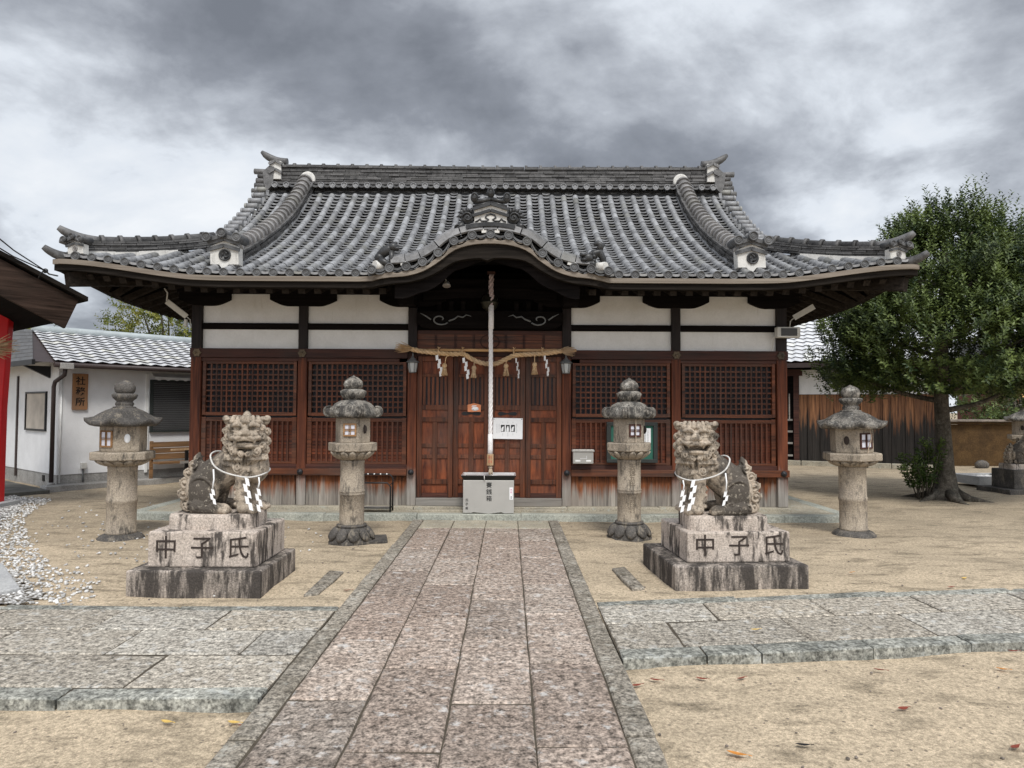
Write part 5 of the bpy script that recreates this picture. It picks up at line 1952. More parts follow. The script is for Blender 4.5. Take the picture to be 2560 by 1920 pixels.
def rope_mb(pts, r, strands=3, turns_per_m=14.0, n=6):
    """laid rope: strands twisting round the centre line"""
    pts = [Vector(p) for p in pts]
    # resample
    L = [0]
    for a, b in zip(pts[:-1], pts[1:]):
        L.append(L[-1] + (b - a).length)
    N = max(8, int(L[-1] / (r * 0.9)))

    def at(s):
        for i in range(len(pts) - 1):
            if s <= L[i + 1] or i == len(pts) - 2:
                return pts[i].lerp(pts[i + 1], (s - L[i]) / max(1e-9, L[i + 1] - L[i]))
    C = [at(L[-1] * i / N) for i in range(N + 1)]
    a, _ = frame_from(C[1] - C[0])
    mb = MB()
    fr = []
    for i, p in enumerate(C):
        t = (C[min(i + 1, N)] - C[max(i - 1, 0)]).normalized()
        a = (a - t * a.dot(t)).normalized()
        fr.append((a.copy(), t.cross(a)))
    for k in range(strands):
        st = []
        for i, p in enumerate(C):
            an = 2 * PI * (k / strands + turns_per_m * L[-1] * i / N)
            st.append(p + (fr[i][0] * math.cos(an) + fr[i][1] * math.sin(an)) * r * 0.56)
        mb.tube(st, r * 0.50, n)
    return mb


def smooth_pts(ctrl, n=8, closed=False):
    c = [Vector(p) for p in ctrl]
    out = []
    m = len(c)
    rngi = range(m if closed else m - 1)
    for i in rngi:
        p0 = c[(i - 1) % m] if (closed or i > 0) else c[0]
        p1, p2 = c[i], c[(i + 1) % m]
        p3 = c[(i + 2) % m] if (closed or i < m - 2) else c[-1]
        for k in range(n):
            t = k / n
            out.append(0.5 * ((2 * p1) + (-p0 + p2) * t + (2 * p0 - 5 * p1 + 4 * p2 - p3) * t * t + (-p0 + 3 * p1 - 3 * p2 + p3) * t ** 3))
    out.append(c[0] if closed else c[-1])
    return out


def pedestal(name, label, loc, rz, w1, d1, h1, w2, d2, h2, off, letters, inner):
    """two stone courses; off = centre of the upper one, inner = side (+1, -1) that faces the path"""
    t = thing(name, label, 'pedestal', (loc[0], loc[1], 0), rz, 'lion pedestals')
    MB().box(-w1 / 2, w1 / 2, -d1 / 2, d1 / 2, -0.06, h1).build('lower_course', 'pedestal_low', t, bevel=0.014)
    ox, oy = off
    c = MB().box(ox - w2 / 2, ox + w2 / 2, oy - d2 / 2, oy + d2 / 2, h1 + 0.0005, h2).build('upper_course', 'pedestal', t, bevel=0.014)
    for i, ch in enumerate(letters):
        g = text_bm(ch, 0.195, off=0.0002, depth=0.0035)
        g.xform(T((ox - w2 / 2 + w2 * (0.17 + 0.33 * i), oy - d2 / 2 - 0.0015, (h1 + h2) / 2 + 0.005)))
        g.build('carved_letter', 'carve', c)
    sx = ox + inner * (w2 / 2 + 0.001)
    MB().box(sx - 0.001, sx + 0.001, oy - d2 / 2 + 0.22, oy - d2 / 2 + 0.227, h1 + 0.01, h2 - 0.012).build('stone_joint', 'carve', c)
    return t


def lion(name, label, x, y, z, mirror, open_mouth, group='stone guardian lions'):
    t = thing(name, label, 'lion statue', (x, y, z), 0, group)
    S_ = Matrix.Diagonal((-1 if mirror else 1, 1, 1, 1))
    m = lion_mesh(open_mouth)
    m.v = [(p[0] * 0.96, p[1] * 0.96, p[2] * 0.97 + 0.118) for p in m.v]
    if mirror:
        m.xform(S_)
    o = m.build('lion_body', 'lion_mirror' if mirror else 'lion', t)
    rm = o.modifiers.new('remesh', 'REMESH')
    rm.mode = 'VOXEL'
    rm.voxel_size = 0.0045
    rm.use_smooth_shade = True
    sm = o.modifiers.new('smooth', 'SMOOTH')
    sm.factor = 0.5
    sm.iterations = 1
    b = MB()
    ring = []
    for (cx, cy) in ((0.30, -0.20), (0.30, 0.20), (-0.34, 0.20), (-0.34, -0.20)):
        pass
    poly = []
    for (sx, sy) in ((1, -1), (1, 1), (-1, 1), (-1, -1)):
        for k in range(5):
            a = math.atan2(sy, sx) - PI / 4 + k * PI / 8
            poly.append((-0.155 + sx * 0.285 + 0.065 * math.cos(a), sy * 0.16 + 0.07 * math.sin(a)))
    b.loft([[Vector((p[0], p[1], 0.0)) for p in poly], [Vector((p[0], p[1], 0.10)) for p in poly], [Vector((p[0] * 0.985, p[1] * 0.96, 0.124)) for p in poly]], smooth=False)
    if mirror:
        b.xform(S_)
    b.build('statue_base', 'pedestal', t)
    return t


def lion_rope(label, x, y, z, mirror):
    K_ = 0.95
    t = thing('sacred_rope', label, 'rope', (x, y, z), 0, 'ropes round the guardian lions')
    s = -1 if mirror else 1
    loop = [(-0.205, 0.0, 0.55), (-0.205, -0.12, 0.52), (-0.15, -0.18, 0.44), (-0.06, -0.200, 0.385), (0.06, -0.205, 0.35), (0.16, -0.195, 0.335), (0.235, -0.13, 0.345), (0.262, 0.0, 0.365), (0.235, 0.13, 0.39), (0.11, 0.195, 0.43), (-0.05, 0.19, 0.48), (-0.17, 0.14, 0.53)]
    loop = [(p[0] * s * K_, p[1] * 0.98, p[2] * K_ + 0.112) for p in loop]
    rope_mb(smooth_pts(loop, 8, True), 0.0075, 3, 30).build('cord', 'tassel_white', t)
    for (px, py, pz, sz, n, ln, mi) in ((-0.12, -0.235, 0.50, 0.0, 3, 0.16, 1), (0.16, -0.245, 0.435, 0.9, 5, 0, 1), (0.235, -0.17, 0.43, 0.8, 4, 0.09, 1)):
        m = MB()
        p = Vector((px * s, py, pz))
        q = p.copy()
        if ln:
            q = p + Vector((0.0, -0.01, -ln))
            m.tube([p, (p + q) / 2 + Vector((0.008, 0, 0)), q], 0.006, 6)
        shide(m, q, sz if sz else 0.68, n, lean=0.22 * s, mirror=-s)
        m.build('paper_streamer', 'paper', t)
    return t


def build_lions():
    pedestal('stone_pedestal', 'two step granite pedestal under the lion with a horn knob, left of the path', (-2.237, -3.96), 0.0, 1.075, 0.94, 0.192, 0.885, 0.74, 0.482, (0.015, 0.02), '中子氏', 1)
    pedestal('stone_pedestal', 'two step granite pedestal under the open mouthed lion, right of the path', (2.215, -3.61), R(4.0), 1.16, 1.05, 0.185, 0.91, 0.80, 0.447, (0.02, 0.0), '中子氏', -1)
    lion('stone_lion', 'stone guardian lion with closed mouth and a knob on its head, left of the path', -2.06, -3.98, 0.482, False, False)
    lion('stone_lion', 'stone guardian lion with open mouth, right of the path', 2.045, -3.72, 0.447, True, True)
    lion_rope('white rope with zigzag paper streamers round the closed mouthed lion', -2.06, -3.98, 0.482, False)
    lion_rope('white rope with zigzag paper streamers round the open mouthed lion', 2.045, -3.72, 0.447, True)


build_lions()

# ---------------------------------------------------------------- things at the entrance


def on_xz(mb, y):
    return mb


def build_offering_box():
    t = thing('offering_box', 'grey metal offering box with black rim standing before the doors', 'offering box', (0.008, -0.50, 0.072))
    w, d, h = 0.345, 0.42, 0.455
    b = MB()
    # folded sheet body with a shallow arched foot
    b.prism([(-w, 0.012), (-w * 0.66, 0.012), (-w * 0.6, 0.022), (-w * 0.1, 0.006), (0.0, 0.0), (w * 0.1, 0.006), (w * 0.5, 0.022), (w * 0.62, 0.008), (w, 0.008), (w, h), (-w, h)], 0.0, d)
    o = b.build('box_body', 'boxsteel', t, bevel=0.006)
    r = MB()
    z0, z1 = h + 0.001, h + 0.066
    q0 = [(-w + .01, 0.01), (w - .01, 0.01), (w - .01, d - .01), (-w + .01, d - .01)]
    q1 = [(-w - .025, -0.03), (w + .025, -0.03), (w + .025, d + .03), (-w - .025, d + .03)]
    q2 = [(-w - .018, -0.007), (w + .018, -0.007), (w + .018, d + .022), (-w - .018, d + .022)]
    q3 = [(-w + .03, 0.04), (w - .03, 0.04), (w - .03, d - .04), (-w + .03, d - .04)]
    r.loft([[Vector((p[0], p[1], z0)) for p in q0], [Vector((p[0], p[1], z1 - 0.01)) for p in q1], [Vector((p[0], p[1], z1)) for p in q1]], smooth=False, caps=False)
    r.build('box_rim', 'iron', t)
    c = MB()
    c.loft([[Vector((p[0], p[1], z1 + 0.001)) for p in q1], [Vector((p[0], p[1], z1 + 0.001)) for p in q2], [Vector((p[0], p[1], z1 - 0.05)) for p in q3]], smooth=False, caps=False)
    c.add([(p[0], p[1], z1 - 0.05) for p in q3], [(0, 1, 2, 3)])
    for i in range(7):
        y = 0.07 + (d - 0.14) * i / 6
        c.tube([(-w + 0.02, y, z1 - 0.03), (w - 0.02, y, z1 - 0.03)], 0.008, 8)
    c.build('coin_tray', 'chrome', t)
    g = text_bm('賽銭箱', 0.080, off=0.0004, depth=0.001, space=1.13)
    g.xform(T((0.007, -0.0015, 0.385)))
    g.build('lettering', 'ink', o)
    g = text_bm('氏子会', 0.042, off=0.0004, depth=0.001, space=1.30)
    g.xform(T((-w + 0.052, -0.0015, 0.185)))
    g.build('lettering', 'ink', o)
    s = MB().box(w - 0.062, w - 0.014, -0.004, -0.0005, 0.195, 0.360).build('sticker', 'paper', o)
    g = text_bm('奉納', 0.026, off=0.0003, depth=0.0008, space=1.2)
    g.xform(T((w - 0.038, -0.0048, 0.325)))
    g.build('sticker_lettering', 'ink_pink', o)
    g = text_bm('氏子', 0.019, off=0.0004, depth=0.0008, space=1.1)
    g.xform(T((w - 0.038, -0.0048, 0.232)))
    g.build('sticker_lettering', 'ink', o)
    MB().tube([(-0.058, -0.034, z1), (-0.056, -0.036, z1 - 0.04), (-0.054, -0.012, z1 - 0.075)], 0.005, 6).build('string_end', 'cord', t)


def build_bell_rope():
    t = thing('bell_rope', 'white twisted bell rope hanging down in front of the doors', 'bell rope', (0.024, -0.34, 0.62))
    z = lambda v: v - 0.62
    rope_mb([(0.0, 0, z(0.98)), (0.002, 0, z(1.6)), (0.0, 0, z(2.3)), (-0.004, 0, z(2.62))], 0.030, 4, 3.6, 8).build('cord', 'cord', t)
    MB().tube([(0, 0, z(0.86)), (0.001, 0, z(0.95)), (0, 0, z(1.02)), (0.001, 0, z(1.145))], [0.036, 0.035, 0.036, 0.034], 14).build('cord_sleeve', 'cord', t)
    MB().tube([(0, 0, z(2.60)), (0.002, 0, z(2.75)), (0, 0, z(2.93))], [0.038, 0.037, 0.038], 14).build('cord_sleeve', 'cord', t)
    rope_mb([(0.0, 0, z(2.90)), (0.006, 0, z(3.05)), (-0.004, 0, z(3.18)), (0.004, 0, z(3.36))], 0.036, 3, 4.5, 8).build('upper_cord', 'cord2', t)
    h = MB()
    h.loft([[Vector((0.052 * math.cos(a), 0.052 * math.sin(a), zz)) for a in (PI / 6 + k * PI / 3 for k in range(6))] for zz in (z(0.715), z(0.868))], smooth=False)
    ho = h.build('wooden_handle', 'pole', t, bevel=0.004)
    g = text_bm('奉納', 0.045, off=0.0008, depth=0.001, space=1.25)
    g.xform(T((0, -0.0465, z(0.825))))
    g.build('handle_lettering', 'ink_red', ho)
    m = MB()
    m.sph((0.004, 0, z(0.688)), (0.028, 0.028, 0.024), 12, 8)
    for i in range(40):
        a, rr = random.uniform(0, 6.28), random.uniform(0.2, 1)
        x, y = math.cos(a) * rr, math.sin(a) * rr
        m.tube([(x * 0.016 + 0.004, y * 0.016, z(0.675)), (x * 0.03 + 0.004, y * 0.03, z(0.625)), (x * 0.036 + 0.004 + random.uniform(-.004, .004), y * 0.036, z(0.592 + random.uniform(-.008, .008)))], [0.006, 0.005, 0.004], 5)
    m.build('tassel', 'tassel', t)
    MB().box(-0.055, 0.055, -0.03, 0.03, z(3.36), z(3.40)).build('hanger_block', 'dark_red', t)
    b = thing('shrine_bell', 'round bronze bell hanging behind the white rope', 'bell', (0.0, -0.26, 2.98))
    m = MB()
    m.lathe([(0.001, -0.125), (0.06, -0.112), (0.105, -0.07), (0.118, -0.02), (0.128, -0.012), (0.128, 0.006), (0.116, 0.014), (0.112, 0.06), (0.085, 0.10), (0.03, 0.12), (0.001, 0.122)], n=28)
    m.tube([(0.03 * math.cos(a), 0, 0.135 + 0.025 * math.sin(a)) for a in np.linspace(0, 2 * PI, 13)], 0.008, 6, caps=False)
    m.build('bell_body', 'bell', b)
    MB().tube([(0, 0, 0.15), (0, 0, 0.42)], 0.008, 6).build('hanger', 'iron', b)


def tassel_mb(p, s=1.0):
    m = MB()
    p = Vector(p)
    m.sph(p + Vector((0, 0, -0.03 * s)), (0.033 * s, 0.033 * s, 0.036 * s), 12, 8)
    m.sph(p + Vector((0, 0, -0.072 * s)), (0.027 * s, 0.027 * s, 0.012 * s), 12, 6)
    for i in range(34):
        a, rr = random.uniform(0, 6.28), random.uniform(0.3, 1)
        x, y = math.cos(a) * rr, math.sin(a) * rr
        m.tube([p + Vector((x * 0.02 * s, y * 0.02 * s, -0.055 * s)), p + Vector((x * 0.028 * s, y * 0.028 * s, -0.10 * s)), p + Vector((x * 0.046 * s, y * 0.046 * s, (-0.158 + random.uniform(-.006, .006)) * s))], [0.007 * s, 0.006 * s, 0.005 * s], 5)
    return m


def fray_mb(p, d, n, ln, spread, r=0.003):
    m = MB()
    p, d = Vector(p), Vector(d).normalized()
    a, b = frame_from(d)
    for i in range(n):
        an = random.uniform(0, 6.28)
        k = random.uniform(0, 1) ** 0.5
        o = a * math.cos(an) + b * math.sin(an)
        l = ln * random.uniform(0.6, 1.15)
        q0 = p + o * (0.018 * k)
        q2 = p + d * l + o * (spread * k * random.uniform(0.5, 1.2))
        m.tube([q0, (q0 + q2) / 2 + o * 0.006, q2], [r, r, r * 0.6], 4)
    return m


def build_straw_rope():
    t = thing('straw_festoon', 'twisted straw rope on a bamboo pole with paper streamers and tassels across the doorway', 'straw rope', (0, -0.20, 2.25))
    # local coordinates from the photograph's heights
    z = lambda v: v - 2.25
    p = MB()
    xs = np.linspace(-1.02, 1.225, 30)
    p.tube([(x, 0.03, z(2.318 + 0.004 * x)) for x in xs], [0.021 + (0.003 if i % 5 == 0 else 0) for i in range(30)], 12)
    p.build('bamboo_pole', 'bamboo', t)
    ctrl = [(-1.10, 0.0, z(2.325)), (-0.92, -0.005, z(2.292)), (-0.72, -0.01, z(2.272)), (-0.52, -0.01, z(2.258)), (-0.37, -0.01, z(2.262)), (-0.26, -0.012, z(2.20)), (-0.14, -0.015, z(2.145)), (0.0, -0.015, z(2.122)), (0.12, -0.015, z(2.135)), (0.24, -0.012, z(2.195)), (0.36, -0.012, z(2.245)), (0.52, -0.01, z(2.258)), (0.75, -0.005, z(2.272)), (0.92, 0.0, z(2.295)), (1.03, 0.0, z(2.318))]
    sp = smooth_pts(ctrl, 6)
    rope_mb(sp, 0.036, 3, 5.5, 8).build('rope', 'straw', t)
    fray_mb((-1.08, 0, z(2.325)), (-1, -0.05, 0.14), 70, 0.22, 0.085).build('frayed_end', 'straw', t)
    fray_mb((1.00, -0.01, z(2.318)), (1, -0.1, -0.02), 70, 0.18, 0.075).build('frayed_end', 'straw', t)
    for x in (-0.71, -0.375, 0.345, 0.745):
        m = MB()
        zc = z(2.285)
        m.tube([(x + 0.006 * math.cos(a), 0.008 + 0.045 * math.cos(a), zc + 0.05 * math.sin(a)) for a in np.linspace(0, 2 * PI, 17)], 0.009, 6, caps=False)
        m.tube([(x, -0.01, zc + 0.05), (x - 0.012, -0.02, zc + 0.075)], 0.006, 5)
        m.tube([(x, -0.01, zc + 0.05), (x + 0.02, -0.02, zc + 0.068)], 0.006, 5)
        m.build('binding', 'straw', t)
    for i, (x, zt, dx) in enumerate(((-0.605, 2.235, -0.02), (-0.212, 2.155, 0.0), (0.235, 2.165, 0.0), (0.635, 2.245, 0.0))):
        m = tassel_mb((x + dx, -0.03, z(2.125 if i != 1 else 2.095) + (0.02 if i == 3 else 0)), 1.05)
        m.tube([(x + (0.02 if i == 0 else 0), -0.02, z(zt)), (x, -0.035, z(zt) - 0.03), (x + dx, -0.03, z(2.10))], 0.006, 6)
        m.build('tassel', 'straw', t)
    for (x, zt, n, s, mi, tw) in ((-0.735, 2.235, 5, 1.0, 1, 0.25), (-0.36, 2.20, 5, 1.0, 1, 0.35), (0.375, 2.20, 5, 0.95, 1, 1.0), (0.775, 2.235, 5, 0.95, 1, 0.7)):
        m = MB()
        shide(m, (x, -0.035, z(zt)), s, n, lean=0.10, tw=tw, mirror=mi)
        m.build('paper_streamer', 'paper', t)


def build_entrance_things():
    # white notice pinned to the door
    t = thing('notice_sheet', 'white laminated notice with three small photographs pinned to the door', 'notice', (0.265, -0.045, 1.215))
    MB().box(-0.21, 0.21, -0.002, 0.002, -0.148, 0.148, RY(R(0.6))).build('sheet', 'paper', t, bevel=0.0008)
    for x in (-0.072, 0.0, 0.072):
        o = MB().box(x - 0.027, x + 0.027, -0.0038, -0.0022, -0.045, 0.052).build('photograph', 'ink', t)
        m = MB()
        if x == 0:
            m.prism([(x - 0.022, -0.044), (x + 0.014, -0.044), (x + 0.016, 0.0), (x + 0.004, 0.036), (x - 0.006, 0.036), (x - 0.018, 0.0)], -0.0052, -0.0039)
        else:
            m.prism([(x - 0.024, -0.038), (x + 0.006, -0.038), (x + 0.010, -0.006), (x + 0.016, 0.03), (x - 0.004, 0.026), (x - 0.020, 0.0)], -0.0052, -0.0039)
        m.build('photograph_figure', 'paper', o)
    m = MB()
    for x, z0, z1 in ((-0.155, -0.06, 0.07), (-0.125, -0.06, 0.068), (0.125, -0.06, 0.068), (-0.072, -0.10, -0.065), (0, -0.105, -0.065), (0.072, -0.10, -0.065), (-0.072, 0.075, 0.095), (0, 0.07, 0.10), (0.072, 0.075, 0.095)):
        zz = z1
        while zz > z0:
            s = random.uniform(0.004, 0.008)
            m.box(x - 0.0035, x + 0.0035, -0.003, -0.0021, zz - s, zz)
            zz -= s + 0.003
    m.build('notice_text', 'ink_grey', t)
    m = MB()
    m.lathe([(0.006, -0.003), (0.006, 0.0), (0.003, 0.004)], n=10, M=T((-0.198, -0.003, 0.134)) @ RX(PI / 2))
    m.build('pin', 'iron', t)
    m = MB()
    m.lathe([(0.006, -0.003), (0.006, 0.0), (0.003, 0.004)], n=10, M=T((0.198, -0.003, 0.13)) @ RX(PI / 2))
    m.build('pin', 'iron', t)
    # small plaque
    t = thing('votive_plaque', 'small five sided orange wooden plaque on the door beside the rope', 'plaque', (-0.215, -0.04, 1.505))
    MB().prism([(-0.093, -0.055), (0.093, -0.055), (0.096, 0.045), (0.0, 0.068), (-0.096, 0.045)], -0.006, 0.006).build('board', 'ema', t, bevel=0.002)
    m = MB()
    m.lathe([(0.052, -0.001), (0.052, 0.0012), (0.001, 0.0015)], n=24, M=T((0.012, -0.0065, -0.012)) @ Matrix.Diagonal((1, 1, 0.55, 1)) @ RX(PI / 2))
    m.prism([(-0.04, 0.018), (0.03, 0.024), (0.035, 0.036), (-0.03, 0.034)], -0.008, -0.0065)
    m.build('painted_motif', 'paper', t)
    # mail box
    t = thing('mail_box', 'square steel mail box on the sill right of the doors', 'mail box', (1.32, -0.10, 0.735))
    b = MB().box(-0.142, 0.142, -0.115, 0.04, 0.0, 0.165).build('box', 'steel', t, bevel=0.004)
    MB().prism([(-0.158, 0.166), (0.158, 0.166), (0.150, 0.195), (-0.150, 0.195)], -0.128, 0.045).build('lid', 'steel', t, bevel=0.003)
    for x in (-0.075, 0.075):
        MB().box(x - 0.035, x + 0.035, -0.119, -0.1155, 0.03, 0.05).build('name_slot', 'white', t)
    m = MB()
    m.box(-0.045, 0.05, -0.1185, -0.1155, 0.068, 0.074)
    m.box(0.044, 0.05, -0.1185, -0.1155, 0.0745, 0.11)
    m.build('latch', 'chrome', t)
    # notice board behind the right lantern
    t = thing('notice_board', 'green notice board in a dark frame behind the pale stone lantern', 'notice board', (2.02, -0.105, 1.03))
    m = MB()
    for (x0, x1, z0, z1) in ((-0.36, 0.36, 0.235, 0.285), (-0.36, 0.36, -0.285, -0.235), (-0.36, -0.30, -0.235, 0.235), (0.30, 0.36, -0.235, 0.235)):
        m.box(x0, x1, -0.028, 0.028, z0, z1)
    m.build('board_frame', 'shutter_frame', t, bevel=0.004)
    MB().box(-0.30, 0.30, 0.0, 0.02, -0.235, 0.235).build('felt_panel', 'felt', t)
    MB().box(0.075, 0.265, -0.006, -0.002, -0.07, 0.20).build('paper_sheet', 'paper', t)
    for i, x in enumerate((0.225, 0.19, 0.11)):
        m = MB()
        zz = 0.17 - 0.02 * i
        while zz > (-0.0 if i == 0 else 0.02):
            s = random.uniform(0.012, 0.018)
            m.box(x - 0.006, x + 0.006, -0.0072, -0.0062, zz - s, zz)
            m.box(x - 0.003, x + 0.009, -0.0076, -0.0073, zz - s * 0.7, zz - s * 0.5)
            zz -= s + 0.007
        m.build('sheet_text', 'ink_grey', t)
    # umbrella stand
    t = thing('umbrella_stand', 'black tube umbrella stand behind the left inner lantern', 'umbrella stand', (-1.55, -0.30, 0.075))
    for i, y in enumerate((-0.10, 0.10)):
        hgt = 0.40 if i == 0 else 0.50
        q = [(-0.215, y, 0.0), (-0.215, y, hgt - 0.05), (-0.17, y, hgt), (0.17, y, hgt), (0.215, y, hgt - 0.05), (0.215, y, 0.0)]
        MB().tube(q, 0.011, 8).build('hoop', 'iron', t)
    m = MB()
    for x in (-0.215, 0.215):
        m.tube([(x, -0.10, 0.38), (x, 0.10, 0.38)], 0.008, 6)
        m.tube([(x, -0.10, 0.06), (x, 0.10, 0.06)], 0.008, 6)
    m.tube([(-0.215, -0.10, 0.06), (0.215, -0.10, 0.06)], 0.008, 6)
    m.build('cross_rail', 'iron', t)
    MB().box(-0.21, 0.21, -0.095, 0.095, 0.045, 0.058).build('drip_tray', 'steel', t)
    m = MB()
    for k in range(4):
        m.sph((-0.13 + 0.087 * k, 0.088, 0.503), 0.011, 8, 6)
    m.build('grip_knobs', 'white', t)
    # two coach lamps
    for i, x in enumerate((-1.08, 1.08)):
        t = thing('wall_lamp', 'grey lantern shaped wall lamp left of the doors' if i == 0 else 'grey lantern shaped wall lamp right of the doors', 'wall lamp', (x, -0.17, 2.08), 0, 'coach lamps beside the doors')
        m = MB()
        m.lathe([(0.098, 0.06), (0.095, 0.066), (0.05, 0.105), (0.02, 0.13), (0.012, 0.15), (0.001, 0.155)], n=6)
        m.build('lamp_cap', 'lampgrey', t)
        MB().lathe([(0.048, -0.075), (0.068, 0.055)], n=6, smooth=False).build('lamp_glass', 'lampglass', t)
        m = MB()
        for k in range(6):
            a = k * PI / 3
            m.tube([(0.05 * math.cos(a), 0.05 * math.sin(a), -0.078), (0.070 * math.cos(a), 0.070 * math.sin(a), 0.06)], 0.005, 5)
        m.lathe([(0.052, -0.085), (0.052, -0.076)], n=6)
        m.build('lamp_cage', 'lampgrey', t)
        m = MB()
        m.tube([(0, 0.10, 0.09), (0, 0.085, 0.19), (0.0, 0.03, 0.21), (0, 0.0, 0.15)], 0.007, 6)
        m.build('lamp_arm', 'lampgrey', t)
    # spot lamp under the gable, flood lamp and strip lights at the corners
    t = thing('spot_lamp', 'small dull metal spot lamp under the left side of the curved gable', 'lamp', (-0.56, -0.75, 3.17))
    MB().lathe([(0.055, -0.05), (0.052, -0.035), (0.04, -0.005), (0.02, 0.02), (0.001, 0.03)], n=20, M=RX(R(-18))).build('lamp_shade', 'steel', t)
    m = MB()
    m.tube([(0, 0.0, 0.02), (-0.03, 0, 0.07), (-0.06, 0, 0.09)], 0.008, 6)
    m.box(-0.1, -0.03, -0.02, 0.02, 0.085, 0.105)
    m.build('bracket', 'greywhite', t)
    t = thing('flood_lamp', 'boxy white flood lamp fixed to the right corner post', 'flood lamp', (4.20, -0.20, 2.59))
    b = MB().box(-0.165, 0.165, -0.05, 0.06, -0.075, 0.075).build('housing', 'greywhite', t, bevel=0.012)
    MB().box(-0.112, 0.115, -0.056, -0.051, -0.052, 0.056).build('lamp_glass', 'shutter', t)
    MB().tube([(-0.16, 0.05, -0.06), (-0.17, 0.10, -0.1), (-0.18, 0.12, -0.25)], 0.006, 6).build('lead', 'greywhite', t)
    for s in (-1, 1):
        t = thing('strip_light', 'aged white strip light slanting under the left eave corner' if s < 0 else 'aged white strip light slanting under the right eave corner', 'strip light', (s * 4.30, -0.10, 2.78), 0, 'strip lights under the eave corners')
        a, b_ = ((0, 0, 0), (-0.20, -0.18, 0.19)) if s < 0 else ((0.03, 0, 0.03), (0.27, -0.12, 0.18))
        MB().bar(a, b_, 0.075, 0.03, (s * 0.4, -0.8, 0.4)).build('tube_cover', 'greywhite', t)
        m = MB()
        m.tube([a, Vector(a) + Vector((-s * 0.03, 0.05, -0.04)), Vector(a) + Vector((-s * 0.04, 0.06, -0.15))], 0.008, 6)
        if s < 0:
            m.box(-0.035, 0.0, 0.0, 0.04, -0.14, -0.04)
            m.tube([b_, (-0.17, -0.22, 0.30), (-0.20, -0.25, 0.36)], 0.010, 6)
        m.build('bracket', 'greywhite', t)


build_offering_box()
build_bell_rope()
build_straw_rope()
build_entrance_things()

# ---------------------------------------------------------------- office building on the left
E1 = Vector((0.643, 0.766, 0))
E2 = Vector((-0.766, 0.643, 0))
OC = Vector((-7.909, 2.794, 0.0))


def roof_waves(mb, lip, P, U, V, nu, nv, amp=0.035, th=0.02, step=0.022):
    """wavy pantiles on the parallelogram P + u*U + v*V (u along the eave, v up the slope)"""
    N = U.cross(V).normalized()
    if N.z < 0:
        N = -N
    for j in range(nv):
        v0, v1 = j / nv, min(1.0, (j + 1.12) / nv)
        lo, hi, lp = [], [], []
        m = nu * 6
        for i in range(m + 1):
            ph = 2 * PI * i / 6
            w = amp * (math.sin(ph) + 0.28 * math.sin(2 * ph))
            lo.append(P + U * (i / m) + V * v0 + N * (w + step))
            hi.append(P + U * (i / m) + V * v1 + N * (w * 1.0 - 0.0))
            lp.append(lo[-1] - N * th + V.normalized() * 0.006)
        for k in range(nu):
            a, b = k * 6, k * 6 + 7
            mb.grid([lo[a:b], hi[a:b]], smooth=True)
        lip.grid([lp, lo], smooth=False)


